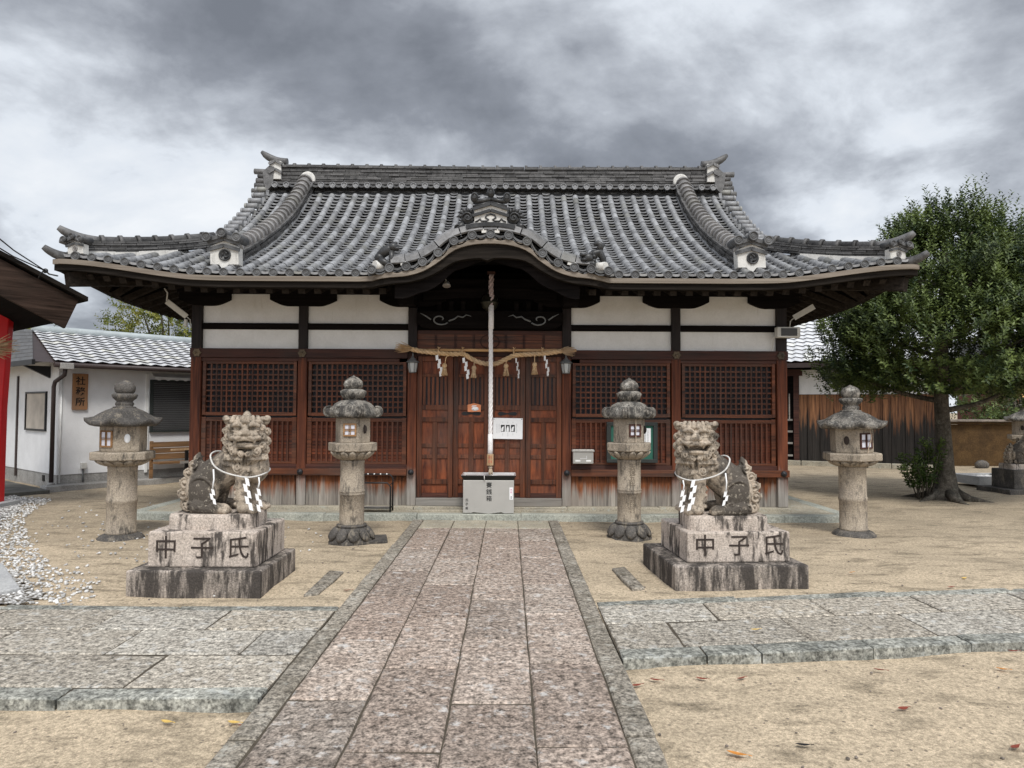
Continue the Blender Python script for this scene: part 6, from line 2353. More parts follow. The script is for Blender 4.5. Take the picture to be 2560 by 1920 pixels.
def build_office():
    t = thing('office_building', 'low white rendered shrine office with silver tiled roof', 'building', tuple(OC), math.atan2(E1.y, E1.x))
    # local: x along the front wall, y = into the building (E2), front wall at y = 0
    L = 7.0
    MB().box(0, L, 0.0, 3.4, 0.25, 2.34).build('wall', 'render', t, bevel=0.004)
    MB().box(0.012, L, 0.012, 3.4, -0.1, 0.249).build('foundation', 'concrete', t)
    MB().box(-0.003, 0.0105, 0.62, 0.73, 0.10, 0.21).build('vent', 'iron', t)
    MB().box(-0.25, L, -0.30, 0.011, -0.1, 0.085).build('walkway_step', 'concrete', t, bevel=0.01)
    MB().box(-1.3, -0.252, -0.50, 3.2, -0.1, 0.04).build('walkway', 'darkslab', t)
    # front tile slope
    r, lp = MB(), MB()
    ez, rz_ = 2.29, 2.99
    P = Vector((-0.18, -0.36, ez))
    roof_waves(r, lp, P, Vector((L + 0.2, 0, 0)), Vector((0.22, 1.98, rz_ - ez)), 30, 11, 0.012, 0.014, 0.026)
    r.build('tile_roof', 'silver', t)
    lp.build('tile_lips', 'silver_dk', t)
    MB().add([P + Vector((0, 0, -0.03)), P + Vector((L + 0.2, 0, -0.03)), P + Vector((L + 0.4, 1.98, rz_ - ez - 0.03)), P + Vector((0.22, 1.98, rz_ - ez - 0.03))], [(0, 1, 2, 3)]).build('roof_deck', 'gutter', t)
    MB().add([P + Vector((0.22, 1.98, rz_ - ez)), P + Vector((L + 0.4, 1.98, rz_ - ez)), P + Vector((L + 0.4, 4.2, 0)), P + Vector((0.22, 4.2, 0))], [(0, 1, 2, 3)]).build('rear_roof', 'slate', t)
    MB().tube([P + Vector((0.22, 1.98, rz_ - ez + 0.04)), P + Vector((L + 0.4, 1.98, rz_ - ez + 0.04))], 0.075, 12).build('ridge_cap', 'ridgecap', t)
    # grey slate slope on the end
    s = MB()
    n = 9
    A0, A1 = Vector((-0.50, -0.30, 2.30)), Vector((-0.50, 4.6, 2.30))
    B0, B1 = Vector((0.03, 1.62, rz_ + 0.02)), Vector((0.45, 4.6, rz_ + 0.3))
    for j in range(n):
        a, b = j / n, (j + 1) / n
        p0, p1 = A0.lerp(B0, a), A1.lerp(B1, a)
        q0, q1 = A0.lerp(B0, b), A1.lerp(B1, b)
        up_ = Vector((0, 0, 0.014))
        m = 7
        off = 0.5 * (j % 2)
        for i in range(m + 1):
            u0, u1 = max(0, (i - off) / m), min(1, (i + 1 - off) / m)
            if u1 <= u0:
                continue
            s.add([p0.lerp(p1, u0 + .002) + up_, p0.lerp(p1, u1 - .002) + up_, q0.lerp(q1, u1 - .002), q0.lerp(q1, u0 + .002)], [(0, 3, 2, 1)])
            s.add([p0.lerp(p1, u0 + .002) + up_, p0.lerp(p1, u1 - .002) + up_, p0.lerp(p1, u1 - .002), p0.lerp(p1, u0 + .002)], [(0, 1, 2, 3)])
    s.build('slate_roof', 'slate', t)
    MB().add([A0 - Vector((0, 0, .02)), A1 - Vector((0, 0, .02)), B1 - Vector((0, 0, .04)), B0 - Vector((0, 0, .04)), P + Vector((0.0, 0, -0.02))], [(0, 1, 2, 3), (0, 3, 4)]).build('slate_deck', 'gutter', t)
    b = MB()
    b.bar((-0.50, -0.32, 2.27), (-0.50, 4.6, 2.27), 0.05, 0.09)
    b.build('slate_eave_board', 'iron', t)
    # brackets and gutters
    MB().prism([(-0.45, 2.24), (-0.003, 2.24), (-0.003, 2.02)], 0.42, 0.50).build('eave_bracket', 'iron', t)
    g = MB()
    g.tube([(-0.2, -0.38, 2.235), (L, -0.38, 2.235)], 0.048, 10)
    g.build('gutter', 'gutter', t)
    MB().box(-0.12, 0.10, -0.44, -0.30, 2.16, 2.27).build('gutter_hopper', 'concrete', t, bevel=0.01)
    d = MB()
    d.tube([(-0.02, -0.37, 2.16), (-0.02, -0.34, 2.06), (-0.09, -0.10, 1.94), (-0.10, -0.07, 1.85), (-0.10, -0.07, 0.09)], 0.036, 12)
    d.build('downpipe', 'gutter', t)
    MB().lathe([(0.06, 0.0), (0.055, 0.05)], c=(-0.10, -0.07, 0.08), n=16).build('pipe_foot', 'concrete', t)
    MB().tube([(0.045, -0.016, 2.1), (0.045, -0.016, 0.10)], 0.014, 8).build('conduit', 'white', t)
    MB().box(1.53, 1.58, -0.03, 0.0, 0.20, 2.15).build('white_downpipe', 'white', t)
    MB().box(-0.03, -0.0, 2.20, 2.26, 0.1, 2.1).build('corner_pipe', 'gutter', t)
    # shutter window
    sh = MB()
    x0, x1, z0, z1 = 1.66, 2.95, 1.03, 2.00
    n = 26
    for i in range(n):
        a, b = z0 + (z1 - z0) * i / n, z0 + (z1 - z0) * (i + 1) / n
        sh.prism([(x0, a + 0.003), (x1, a + 0.003), (x1, b), (x0, b)], -0.030 - 0.008 * (1), -0.012)
    sf = MB()
    for (a, b, c, d_) in ((x0 - 0.05, x1 + .05, z1, z1 + 0.04), (x0 - .05, x1 + .05, z0 - 0.04, z0), (x0 - .05, x0, z0, z1), (x1, x1 + .05, z0, z1)):
        sf.box(a, b, -0.055, 0.0, c, d_)
    fo = sf.build('shutter_frame', 'shutter_frame', t)
    sh.build('shutter', 'shutter', fo)
    aw = MB()
    m = 40
    p0, p1, p2 = [], [], []
    for i in range(m + 1):
        x = 1.63 + 1.4 * i / m
        p0.append((x, -0.01, 2.17))
        p1.append((x, -0.16, 2.09))
        p2.append((x, -0.165, 2.035 + 0.014 * math.cos(i * 2 * PI / 5)))
    aw.grid([p2, p1, p0], smooth=False)
    aw.build('scalloped_awning', 'white', t)
    # bulletin panel on the end wall
    m = MB()
    a0, a1 = 0.56, 1.71
    m.box(-0.036, -0.001, a0, a0 + 0.035, 1.03, 1.775)
    m.box(-0.036, -0.001, a1 - 0.035, a1, 1.03, 1.775)
    m.box(-0.036, -0.001, a0 + .035, a1 - .035, 1.74, 1.775)
    m.box(-0.036, -0.001, a0 + .035, a1 - .035, 1.03, 1.065)
    bo = m.build('panel_frame', 'iron', t)
    MB().box(-0.014, -0.002, a0 + 0.035, a1 - 0.035, 1.065, 1.74).build('panel_board', 'paleply', bo)
    # meter box
    MB().box(0.385, 0.475, -0.07, 0.0, 0.345, 0.455).build('switch_box', 'greywhite', t, bevel=0.006)
    MB().tube([(0.43, -0.02, 0.345), (0.43, -0.02, 0.1)], 0.014, 8).build('conduit', 'lampgrey', t)
    # things against the wall
    Mw = T(OC) @ RZ(math.atan2(E1.y, E1.x))
    s = thing('sign_board', 'upright wooden sign with black brush characters on the white office wall', 'sign', tuple(Mw @ Vector((0.345, -0.025, 1.77))), math.atan2(E1.y, E1.x))
    so = MB().box(-0.128, 0.128, -0.02, 0.02, -0.335, 0.335).build('board', 'signwood', s, bevel=0.006)
    gm = text_bm('社務所', 0.165, off=0.0028, depth=0.0015, space=1.17)
    gm.xform(T((0, -0.0215, 0.19)))
    gm.build('sign_lettering', 'ink', so)
    s = thing('slat_bench', 'brown slatted bench back against the white office wall', 'bench', tuple(Mw @ Vector((2.1, -0.20, 0.08))), math.atan2(E1.y, E1.x))
    for z0, z1 in ((0.375, 0.49), (0.50, 0.60), (0.61, 0.72)):
        MB().box(-0.52, 0.9, 0.0, 0.03, z0, z1).build('back_slat', 'oak', s, bevel=0.004)
    for x in (-0.5, 0.85):
        MB().box(x - 0.03, x + 0.03, 0.031, 0.07, 0.0, 0.74).build('leg', 'oak', s)
    MB().box(-0.5, 0.9, -0.30, -0.0, 0.30, 0.335).build('seat', 'oak', s)
    s = thing('wooden_rack', 'small rack of bare timber rails in front of the slatted bench', 'rack', tuple(Mw @ Vector((2.12, -0.52, 0.0))), math.atan2(E1.y, E1.x))
    MB().box(-0.30, 0.8, -0.03, 0.03, 0.64, 0.67).build('rail', 'pole', s)
    MB().box(-0.14, 0.8, -0.06, -0.031, 0.38, 0.43).build('rail', 'grey_wood', s)
    MB().box(-0.02, 0.03, -0.03, 0.03, -0.02, 0.64).build('post', 'iron', s)
    MB().box(0.55, 0.60, -0.03, 0.03, -0.02, 0.64).build('post', 'iron', s)
    w = MB()
    for j in range(5):
        for i in range(5):
            w.box(-0.2 + 0.4 * i + 0.2 * (j % 2), 0.195 + 0.4 * i + 0.2 * (j % 2), -0.06, 0.06, 0.2 * j, 0.2 * j + 0.195)
    o = w.build('block_wall', 'blockwall')
    o.location = tuple(Mw @ Vector((-2.6, 3.3, 0)))
    o.rotation_euler = (0, 0, math.atan2(E1.y, E1.x))
    tag(o, 'grey concrete block wall glimpsed between the red post and the office', 'wall')


def build_pavilion():
    t = thing('vermilion_pavilion', 'small open pavilion with vermilion posts and dark brown eave cut by the left edge', 'pavilion', (-7.0, 0.6, 0.0), math.atan2(E1.y, E1.x))
    Minv = (T((-7.0, 0.6, 0)) @ RZ(math.atan2(E1.y, E1.x))).inverted()
    W = lambda x, y, z: Minv @ Vector((x, y, z))
    # roof slope: eave tip seen in the photo, rising back along -E1
    tip = Vector((-5.77, -0.2, 2.99))
    m = MB()
    ln = 2.2
    a = tip.copy()
    b = tip - E1 * ln + Vector((0, 0, 0.46 * ln))
    drop = Vector((0, 0, -0.44))
    bk = E2 * 0.07
    cut = -E1 * 0.16
    ring0 = [a, b, b + drop, a + drop * 0.93 + cut]
    m.loft([[Minv @ p for p in ring0], [Minv @ (p + bk) for p in ring0]], smooth=False)
    m.build('barge_board', 'barge', t)
    m = MB()
    q = [a + E1 * 0.10 + Vector((0, 0, -0.01)) - E2 * 0.06, b - E2 * 0.06 + Vector((0, 0, 0.03)), b + E2 * 2.6 + Vector((0, 0, 0.03)), a + E1 * 0.10 + E2 * 2.6 + Vector((0, 0, -0.01))]
    m.loft([[Minv @ (p + Vector((0, 0, 0.0))) for p in q], [Minv @ (p + Vector((0, 0, 0.06))) for p in q]], smooth=False)
    m.build('roof', 'eave2', t)
    m = MB()
    q = [a - E1 * 0.13 + Vector((0, 0, -0.30)) + E2 * 0.08, b + Vector((0, 0, -0.30)) + E2 * 0.08, b + E2 * 2.6 + Vector((0, 0, -0.30)), a - E1 * 0.13 + E2 * 2.6 + Vector((0, 0, -0.30))]
    m.loft([[Minv @ p for p in q], [Minv @ (p + Vector((0, 0, 0.05))) for p in q]], smooth=False)
    m.build('soffit', 'soffit', t)
    m = MB()
    m.loft([[Minv @ (p + E2 * 2.6) for p in ring0], [Minv @ (p + E2 * 2.6 + bk) for p in ring0]], smooth=False)
    m.build('barge_board', 'soffit', t)
    for (x, y, lean) in ((-7.50, 0.62, 0.09), (-6.6, -2.6, 0.09)):
        top = Vector((x + lean, y, 3.0))
        m = MB()
        rings = []
        for p, r in ((Vector((x, y, 0.05)), 0.165), (Vector((x, y, 1.2)).lerp(top, 0.15), 0.16), (top, 0.15)):
            rings.append([Minv @ (p + Vector((r * math.cos(k * PI / 4 + 0.4), r * math.sin(k * PI / 4 + 0.4), 0))) for k in range(8)])
        m.loft(rings, smooth=False)
        m.build('post', 'red_paint', t, bevel=0.01)
        m = MB()
        m.box(-0.26, 0.26, -0.26, 0.26, -0.08, 0.06)
        m.xform(Minv @ T((x, y, 0)))
        m.build('footing', 'grave', t, bevel=0.015)
    o = thing('straw_wisp', 'frayed straw rope end tied round the vermilion post at the left edge', 'straw rope', (-7.25, 0.36, 2.35))
    fray_mb((-0.15, -0.05, 0.0), (1, -0.1, 0.12), 60, 0.38, 0.16, 0.005).build('frayed_end', 'straw', o)
    fray_mb((-0.15, -0.05, 0.0), (1, -0.1, -0.22), 40, 0.30, 0.12, 0.005).build('frayed_end', 'straw', o)
    m = MB().loft([[Vector((p[0], p[1], -0.06)) for p in ((-5.2, -3.1), (-4.45, -3.43), (-4.2, -3.72), (-3.68, -4.32), (-3.78, -4.46), (-4.6, -4.55), (-5.3, -4.3))], [Vector((p[0], p[1], 0.03)) for p in ((-5.2, -3.1), (-4.45, -3.43), (-4.2, -3.72), (-3.68, -4.32), (-3.78, -4.46), (-4.6, -4.55), (-5.3, -4.3))]], smooth=False)
    o = m.build('stone_footing', 'grave', bevel=0.012)
    tag(o, 'flat grey stone footing among white pebbles at the left edge', 'footing stone')


def build_right_side():
    ang = R(-25)
    A = Vector((8.135, 9.467, 0.0))
    t = thing('plank_storehouse', 'old storehouse with charred plank wall, white plaster band and silver tiled roof', 'building', tuple(A), ang)
    # local x along the wall, y into the building
    X0, X1 = -2.2, 3.42
    b = MB()
    x = 0.17
    while x < X1 - 0.02:
        w = min(random.uniform(0.13, 0.24), X1 - x)
        b.box(x, x + w - 0.006, -0.02 + random.uniform(-0.006, 0.006), 0.03, 0.12, 1.925)
        x += w
    b.build('charred_boards', 'char', t)
    x = 0.17
    bt = MB()
    while x < X1:
        x += random.uniform(0.2, 0.33)
        bt.box(x, x + 0.035, -0.045, -0.026, 0.12, 1.92)
    bt.build('batten', MT['char'], t)
    MB().box(0.175, X1, -0.012, 0.05, 1.93, 2.60).build('plaster_band', 'plaster', t)
    MB().box(X0, X1, 0.051, 3.5, 0.0, 2.7).build('wall_core', 'dark', t)
    MB().box(0.03, 0.168, -0.05, 0.05, 0.0, 2.62).build('post', 'dark_red', t)
    MB().box(X0, 0.26, -0.12, 0.05, 2.44, 2.62).build('lintel', 'dark_red', t)
    f = MB()
    for (a, c) in ((0.12, 0.05), (-0.6, 0.4)):
        pass
    xs = -0.02
    for i in range(9):
        f.box(xs - 0.075 - 0.075 * i, xs - 0.045 - 0.075 * i, -0.02, 0.0, 1.25, 1.95)
    f.box(-0.9, 0.0, -0.03, 0.0, 1.20, 1.25)
    for z in (0.88, 0.56, 0.22):
        f.box(-0.9, 0.0, -0.03, 0.0, z, z + 0.05)
    f.build('lattice_door', 'grey_wood', t)
    for k in range(8):
        x = -0.9 + 0.55 * k + random.uniform(-0.03, 0.03)
        MB().box(x, x + 0.54, -0.16, 0.04, -0.08, 0.115).build('foundation_stone', 'plinth', t, bevel=0.015)
    r, lp = MB(), MB()
    P = Vector((X0, -0.55, 2.79))
    roof_waves(r, lp, P, Vector((X1 - X0 + 0.4, 0, 0)), Vector((0, 3.4, 1.95)), 24, 16, 0.017, 0.016, 0.032)
    r.build('tile_roof', 'silver', t)
    lp.build('tile_lips', 'silver_dk', t)
    MB().box(X0, X1 + 0.4, -0.58, -0.50, 2.64, 2.76).build('gutter', 'gutter', t)
    m = MB()
    m.add([P + Vector((0, 0, -0.05)), P + Vector((X1 - X0 + 0.4, 0, -0.05)), P + Vector((X1 - X0 + 0.4, 3.4, 1.9)), P + Vector((0, 3.4, 1.9))], [(0, 1, 2, 3)])
    m.build('roof_deck', 'dark_red', t)
    MB().tube([(X1 + 0.05, -0.06, 2.6), (X1 + 0.05, -0.06, 0.0)], 0.04, 10).build('downpipe', 'lampgrey', t)
    # ochre clay wall
    t = thing('clay_wall', 'ochre clay boundary wall with tiled coping behind the trunk', 'wall', (13.8, 9.5, 0), R(1))
    MB().box(-2.2, 5.0, -0.12, 0.12, -0.1, 1.12).build('wall_body', 'ochre', t)
    MB().prism([(-2.2, 1.13), (5.0, 1.13), (5.0, 1.19), (-2.2, 1.19)], -0.2, 0.2).build('coping_board', 'ochre', t)
    MB().prism([(-2.25, 1.20), (5.05, 1.20), (5.05, 1.26), (-2.25, 1.26)], -0.30, 0.30).build('tile_coping', 'coping', t, bevel=0.02)
    # yellow house beyond
    t = thing('yellow_house', 'yellow rendered house with brown trim beyond the clay wall', 'building', (18.7, 14.6, 0), R(2))
    MB().box(-0.5, 4.0, 0, 3, 0, 3.4).build('wall', 'yellow', t)
    MB().box(-0.75, -0.501, -0.05, 3, 0, 3.2).build('corner_trim', 'brownframe', t)
    MB().box(2.08, 2.3, -0.06, 0.0, 0, 3.4).build('downpipe', 'brownframe', t)
    MB().prism([(-0.9, 3.4), (4.4, 3.4), (4.0, 4.3), (-0.5, 4.3)], -0.5, 3.5).build('roof', 'slate', t)
    # stone basin with pebbles and small stone
    t = thing('stone_basin', 'low pale stone basin holding white pebbles beside the small far lion', 'basin', (9.85, 4.3, 0), R(6))
    m = MB()
    m.box(-0.32, 0.6, -0.4, -0.32, 0.03, 0.2)
    m.box(-0.32, 0.6, 0.32, 0.4, 0.03, 0.2)
    m.box(-0.32, -0.24, -0.319, 0.319, 0.03, 0.2)
    m.box(0.52, 0.6, -0.319, 0.319, 0.03, 0.2)
    m.box(-0.24, 0.52, -0.319, 0.319, 0.03, 0.10)
    m.build('basin', 'grave', t)
    m = MB()
    for k in range(70):
        x, y = random.uniform(-0.2, 0.48), random.uniform(-0.28, 0.28)
        s = random.uniform(0.02, 0.045)
        m.add([Vector((v.x * s * 1.2, v.y * s, v.z * s * 0.7)) + Vector((x, y, 0.15)) for v in ICO_V], ICO_F, True)
    m.build('pebbles', 'pebble', t)
    for x in (-0.2, 0.1, 0.4):
        MB().box(x - 0.04, x + 0.04, -0.36, -0.28, -0.04, 0.029).build('foot', 'grave', t)
    m = MB()
    m.sph((0, 0, 0.06), (0.22, 0.14, 0.14), 9, 5, M=RZ(0.3))
    o = m.build('field_stone', 'lantern_dark')
    o.location = (12.85, 8.7, 0)
    tag(o, 'low dark boulder at the foot of the clay wall by the trunk', 'stone')
    # small lion and lantern at the right edge
    q = lion('stone_lion', 'small weathered guardian lion at the far right edge by the clay wall', 9.95, 3.15, 0.42, False, False)
    q.scale = (0.78, 0.78, 0.78)
    q.rotation_euler = (0, 0, R(4))
    t = thing('stone_pedestal', 'plain dark pedestal under the small lion at the right edge', 'pedestal', (9.93, 3.15, 0), R(4), 'lion pedestals')
    MB().box(-0.42, 0.55, -0.28, 0.28, 0.075, 0.42).build('upper_course', 'lantern_dark', t, bevel=0.012)
    MB().box(-0.62, 0.75, -0.42, 0.42, -0.05, 0.074).build('lower_course', 'lantern_dark', t, bevel=0.012)
    q = lantern_outer('stone_lantern', 'small dark stone lantern cut by the right edge behind the small lion', 11.55, 5.3, R(10), 0, -1, 'dark', 'lantern_top')
    # flat stones lying in the sand by the path
    for (name, pts, lab) in (('flat', [(-1.36, -4.42), (-1.25, -4.38), (-1.225, -3.60), (-1.37, -3.56)], 'long flat stone sunk in the sand beside the left lion pedestal'), ('flat', [(1.25, -3.43), (1.385, -3.35), (1.425, -4.14), (1.31, -4.18)], 'long flat stone sunk in the sand beside the right lion pedestal')):
        m = MB().loft([[Vector((p[0], p[1], -0.05)) for p in pts], [Vector((p[0], p[1], 0.006)) for p in pts]], smooth=False)
        o = m.build('flat_stone', 'border', bevel=0.01)
        tag(o, lab, 'stone', 'flat stones sunk in the sand')


def build_cables():
    t = thing('power_cable', 'overhead power cables anchored to the left eave corner', 'cable', (-5.5, -1.2, 3.15))
    def P(dx, dy, D):
        x, y = dx * 2560 / 2212, dy * 2560 / 2212
        v = Vector(((x - 1280) / 1775, 1, -(y - 960) / 1775))
        w = rt * v.x + fw * v.y + up * v.z
        return Vector((0.27, -10.154, 1.5)) + w * D - Vector((-5.5, -1.2, 3.15))
    e = Vector((0, 0.0, 0))
    k = P(98, 585, 8.5)
    for i, s in enumerate((P(-60, 468, 6.4), P(-60, 500, 6.6))):
        MB().tube([s, s.lerp(k, 0.5) + Vector((0, 0, -0.03)), k], 0.007, 6).build('cable', 'iron', t)
    MB().tube([k, k.lerp(e, 0.5) + Vector((0, 0, -0.01)), e + Vector((0.05, 0.02, 0))], 0.010, 6).build('anchor_chain', 'lampgrey', t)
    m = MB()
    m.sph(k, (0.035, 0.02, 0.03), 10, 6)
    m.tube([k + Vector((0, 0, 0.02)), k + Vector((-0.05, 0, -0.03)), k + Vector((-0.08, 0, -0.09))], 0.008, 6)
    m.build('clamp', 'iron', t)


build_office()
build_pavilion()
build_right_side()
build_cables()

# ---------------------------------------------------------------- trees and leaves


def leaf_mesh(name, mat, parent, shoots, leaf, per, seed):
    """shoots: list of (base point, direction, length); leaves are small folded blades set round each twig"""
    g = np.random.default_rng(seed)
    P = np.array([q[0] for q in shoots], float)
    D = np.array([q[1] for q in shoots], float)
    Ln = np.array([q[2] for q in shoots], float)
    un = lambda q: q / (np.linalg.norm(q, axis=1, keepdims=True) + 1e-9)
    D = un(D)
    A = un(np.cross(D, [0.3, 0.5, 0.8]))
    B = np.cross(D, A)
    out = []
    for i in range(per):
        n = len(P)
        t = (i + 0.6) / per
        an = (i * 2.4 + g.uniform(-0.4, 0.4, n))[:, None]
        o = A * np.cos(an) + B * np.sin(an)
        base = P + D * (Ln * t)[:, None]
        l = (leaf * g.uniform(0.75, 1.2, n) * (1.1 - 0.35 * t))[:, None]
        dv = o * 0.85 + D * (0.35 + 0.5 * t)
        dv[:, 2] += g.uniform(-0.1, 0.1, n)
        dv = un(dv)
        sd = un(np.cross(dv, D))
        nm = np.cross(sd, dv)
        w = l * 0.24
        mid = base + dv * l * 0.5 - nm * l * 0.04
        out.append(np.stack([base, mid + sd * w + nm * w * 0.4, base + dv * l - nm * l * 0.10, mid - sd * w + nm * w * 0.4], 1))
    V = np.concatenate(out).reshape(-1, 3)
    q = len(V) // 4
    b4 = np.arange(q)[:, None] * 4
    F = np.concatenate([b4 + [0, 1, 2], b4 + [0, 2, 3]], 1).reshape(-1)
    me = bpy.data.meshes.new(name)
    me.vertices.add(len(V))
    me.vertices.foreach_set('co', V.ravel())
    me.loops.add(len(F))
    me.loops.foreach_set('vertex_index', F.astype(np.int32))
    me.polygons.add(len(F) // 3)
    me.polygons.foreach_set('loop_start', np.arange(0, len(F), 3, dtype=np.int32))
    me.update(calc_edges=True)
    me.validate()
    me.materials.append(MT[mat])
    o = bpy.data.objects.new(name, me)
    COL.objects.link(o)
    o.parent = parent
    return o


def limb(mb, pts, r):
    mb.tube(smooth_pts(pts, 4), list(np.interp(np.linspace(0, 1, 4 * (len(pts) - 1) + 1), np.linspace(0, 1, len(r)), r)), 10)


def build_big_tree():
    bx, by = 7.75, 2.0
    t = thing('evergreen_tree', 'dense dark evergreen tree with straight trunk right of the hall', 'tree', (bx, by, 0))
    m = MB()
    rings = []
    for (z, r, dx) in ((-0.05, 0.34, 0.02), (0.06, 0.26, 0.015), (0.2, 0.18, 0.01), (0.5, 0.14, 0.0), (1.0, 0.122, -0.02), (1.6, 0.112, -0.05), (2.2, 0.105, -0.05), (3.0, 0.085, 0.0), (3.9, 0.06, 0.05), (4.6, 0.025, 0.05)):
        rings.append([Vector((dx + r * math.cos(a) * (1 + (0.22 * math.cos(5 * a + 1) if z < 0.15 else 0.05 * math.cos(3 * a + z))), r * math.sin(a) * (1 + (0.2 * math.cos(4 * a) if z < 0.15 else 0.04)), z)) for a in (2 * PI * k / 18 for k in range(18))])
    m.loft(rings)
    for k in range(6):
        a = k * 1.05 + 0.3
        m.tube([(0.16 * math.cos(a), 0.16 * math.sin(a), 0.10), (0.36 * math.cos(a), 0.36 * math.sin(a), 0.02), (0.7 * math.cos(a + 0.15), 0.7 * math.sin(a + 0.15), -0.035)], [0.09, 0.06, 0.02], 8)
    tk = m.build('trunk', 'bark', t)
    g = random.Random(5)
    lm = MB()
    for k in range(16):
        z = 1.5 + 2.3 * k / 15
        a = k * 2.39
        R_ = 1.7 * (1 - 0.45 * (k / 15))
        limb(lm, [(0, 0, z), (0.4 * R_ * math.cos(a), 0.4 * R_ * math.sin(a), z + 0.16), (R_ * math.cos(a + 0.2), R_ * math.sin(a + 0.2), z + 0.55)], [0.055, 0.035, 0.012])
    lm.build('limbs', 'bark', tk)
    zt = [1.70, 1.9, 2.2, 2.6, 3.0, 3.6, 4.1, 4.5, 4.85, 5.1]
    rt_ = [1.3, 1.72, 1.9, 1.98, 1.94, 1.6, 1.32, 0.95, 0.52, 0.2]
    # clumps spread through the crown
    clumps = []
    for i in range(250):
        z = g.uniform(2.0, 4.9)
        r = np.interp(z, zt, rt_)
        if g.random() > (r / 2.3) + 0.15:
            continue
        a = g.uniform(0, 2 * PI)
        k = g.uniform(0.55, 1.0) ** 0.6
        clumps.append((r * k * math.cos(a) + 0.26, r * k * math.sin(a) * 0.95, z - 0.15 * k, g.uniform(0.22, 0.52)))
    shoots = []
    for (cx, cy, cz, cr) in clumps:
        for j in range(int(44 * (cr / 0.36) ** 2)):
            u = np.array([g.gauss(0, 1), g.gauss(0, 1), g.gauss(0, 0.8)])
            u /= np.linalg.norm(u)
            rr = cr * g.uniform(0.55, 1.05)
            p = np.array([cx, cy, cz]) + u * rr
            d = u * 0.55 + np.array([cx, cy, 0]) * 0.12 + np.array([0, 0, 0.95])
            shoots.append((p, d, g.uniform(0.14, 0.26)))
    # taller upright shoots breaking the outline
    for i in range(420):
        a = g.uniform(0, 2 * PI)
        z = g.uniform(2.6, 5.0)
        r = np.interp(z, zt, rt_) * g.uniform(0.8, 1.05)
        shoots.append(((r * math.cos(a) + 0.26, r * math.sin(a), z), (math.cos(a) * 0.22, math.sin(a) * 0.22, 1), g.uniform(0.25, 0.55)))
    for i in range(700):
        a = g.uniform(0, 2 * PI)
        z = g.uniform(1.78, 2.3)
        r = np.interp(z, zt, rt_) * g.uniform(0.25, 1.06)
        shoots.append(((r * math.cos(a) + 0.26, r * math.sin(a), z), (math.cos(a) * 0.9, math.sin(a) * 0.9, 0.25), g.uniform(0.2, 0.35)))
    leaf_mesh('crown', 'leaf', t, shoots, 0.078, 14, 3)
    # suckers at the foot
    s = thing('shrub', 'small leafy shrub growing against the foot of the evergreen trunk', 'shrub', (7.35, 1.95, 0))
    st = MB()
    sh = []
    for k in range(34):
        a = g.uniform(0, 2 * PI)
        lean = g.uniform(0.05, 0.38)
        h = g.uniform(0.45, 0.98)
        p0 = Vector((0.1 * math.cos(a), 0.1 * math.sin(a), 0.0))
        p1 = Vector((-0.12 + lean * math.cos(a), lean * math.sin(a), h))
        if h > 0.75:
            p1.x = 0.12 + 0.12 * math.cos(a)
        st.tube([p0, p0.lerp(p1, 0.5) + Vector((0.03, 0, 0.05)), p1], [0.008, 0.006, 0.003], 5)
        for j in range(4):
            q = p0.lerp(p1, 0.35 + 0.2 * j)
            sh.append((tuple(q), (g.uniform(-.7, .7), g.uniform(-.7, .7), 0.7), g.uniform(0.10, 0.2)))
    st.build('stems', 'bark', s)
    leaf_mesh('foliage', 'leaf3', s, sh, 0.085, 10, 9)


def build_back_trees():
    g = random.Random(12)
    for (x, y, lab, cl, name) in (
            (-9.7, 10.2, 'yellow green tree with bare grey limb behind the office roof', [(-0.6, 0, 4.35, 0.75), (0.2, 0, 4.1, 0.8), (0.9, 0, 3.55, 0.75), (-0.5, 0, 3.3, 0.7), (-1.2, 0, 3.75, 0.45), (1.5, 0, 3.2, 0.6), (0.3, 0, 3.0, 0.7), (2.1, 0, 3.2, 0.5), (-0.9, 0, 2.7, 0.6), (0.9, 0, 2.6, 0.6), (1.9, 0, 2.5, 0.5)], 'leafy_tree'),
            (-13.9, 11.0, 'low yellow green treetop peeping over the left end of the office roof', [(0, 0, 3.3, 0.7), (0.8, 0, 3.0, 0.6), (-0.8, 0, 3.0, 0.7), (0, 0, 2.3, 0.8)], 'leafy_tree'),
            (15.8, 12.0, 'dark leafy bush standing behind the clay wall', [(0, 0, 1.5, 0.55), (0.5, 0, 1.25, 0.5), (-0.5, 0, 1.3, 0.5), (-1.1, 0, 1.6, 0.5), (0, 0, 0.8, 0.7)], 'bush')):
        t = thing(name, lab, 'tree' if name == 'leafy_tree' else 'bush', (x, y, 0), 0, 'trees behind the office' if name == 'leafy_tree' else None)
        m = MB()
        top = max(c[2] for c in cl)
        limb(m, [(0.3, 0, -0.05), (0.35, 0, 1.2), (0.2, 0, 2.2), (0, 0, top - 0.2)], [0.14, 0.11, 0.08, 0.02])
        for c in cl:
            limb(m, [(0.3, 0, min(1.0, c[2] * 0.4)), (c[0] * 0.5 + 0.1, 0.1, c[2] * 0.7), (c[0], c[1], c[2])], [0.06, 0.04, 0.01])
        m.build('trunk', 'bark', t)
        sh = []
        for (cx, cy, cz, cr) in cl:
            for j in range(int(260 * cr * cr) + 20):
                u = np.array([g.gauss(0, 1), g.gauss(0, 1), g.gauss(0, 0.8)])
                u /= np.linalg.norm(u)
                p = np.array([cx, cy, cz]) + u * cr * g.uniform(0.3, 1.1)
                sh.append((p, u + np.array([0, 0, 0.4]), g.uniform(0.15, 0.32)))
        leaf_mesh('crown', 'leaf2' if name == 'leafy_tree' else 'leaf', t, sh, 0.10, 8, 21 + int(abs(x)))


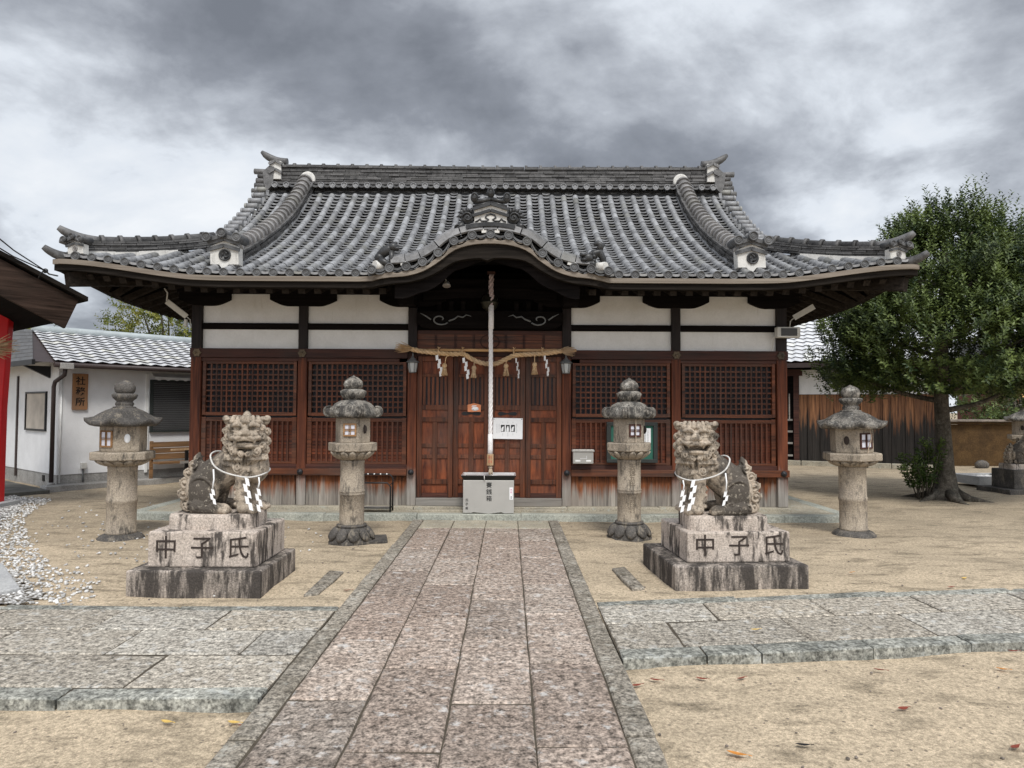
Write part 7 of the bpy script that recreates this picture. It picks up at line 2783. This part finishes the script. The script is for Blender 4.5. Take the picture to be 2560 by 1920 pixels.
def build_fallen_leaves():
    spec = [(1.121, -6.04, 'dead2', 'curled dark red leaf against the right kerb nearest the path'), (0.996, -6.12, 'dead2', 'small dark red leaf in the corner of path and right kerb'), (1.391, -6.02, 'dead2', 'small red brown leaf under the right kerb, third from the path'), (1.623, -6.01, 'dead2', 'red brown leaf pair under the right kerb, fourth from the path'),
            (1.306, -6.915, 'dead1', 'bright orange curled leaf alone on the foreground sand'), (2.331, -6.416, 'dead2', 'rust brown leaf in the middle of the right foreground sand'), (2.616, -6.836, 'dead2', 'dark red leaf at the right edge of the foreground sand'), (1.642, -6.823, 'ink', 'blackened curled leaf on the right foreground sand'),
            (1.939, -5.331, 'dead3', 'yellow leaf lying on the right cross path slab'), (3.464, -3.522, 'dead1', 'orange leaf on the sand right of the open mouthed lion'), (4.376, -3.731, 'dead3', 'yellow leaf on the sand at the far right'), (3.39, -5.74, 'dead2', 'dark red leaf on the right kerb at the picture edge'),
            (3.245, -5.85, 'dead1', 'pale orange leaf below the right kerb at the picture edge'), (2.495, -5.87, 'dead2', 'red brown leaf below the middle of the right kerb'), (4.053, -4.06, 'dead2', 'rust leaf on the sand just beyond the right cross path'), (-1.051, -4.238, 'dead2', 'brown leaf on the sand between left flat stone and path'),
            (-1.068, -6.605, 'dead3', 'yellow leaf in the corner of path and left kerb'), (-1.40, -6.60, 'dead3', 'pale yellow leaf below the left kerb'), (-1.005, -6.635, 'dead2', 'red leaf in the corner of path and left kerb')]
    for (x, y, mt, lab) in spec:
        s = 0.036 if mt != 'dead1' or x > 2 else 0.048
        z = ground_z(x, y)
        if 'slab' in lab or 'on the right kerb' in lab:
            z = 0.012
        a = random.uniform(-0.5, 0.5)
        rows = []
        for i in range(7):
            t = i / 6
            w = 0.42 * math.sin(PI * min(1, t * 1.02)) ** 0.8 * (1 - 0.25 * t)
            c = 0.22 * (2 * t - 1) ** 2
            rows.append([Vector(((t - 0.5) * 2 * s, k * w * s, (c + 0.35 * abs(k) * w + 0.06) * s)) for k in (-1, -0.5, 0, 0.5, 1)])
        m = MB().grid(rows)
        m.tube([(s * 0.98, 0, 0.25 * s), (s * 1.35, 0.05 * s, 0.2 * s)], 0.0018, 5)
        o = m.build('fallen_leaf', mt)
        o.location = (x, y, z + 0.006)
        o.rotation_euler = (random.uniform(-0.2, 0.2), 0, a)
        tag(o, lab, 'leaf', 'fallen leaves on the sand')


build_big_tree()
build_back_trees()
build_fallen_leaves()
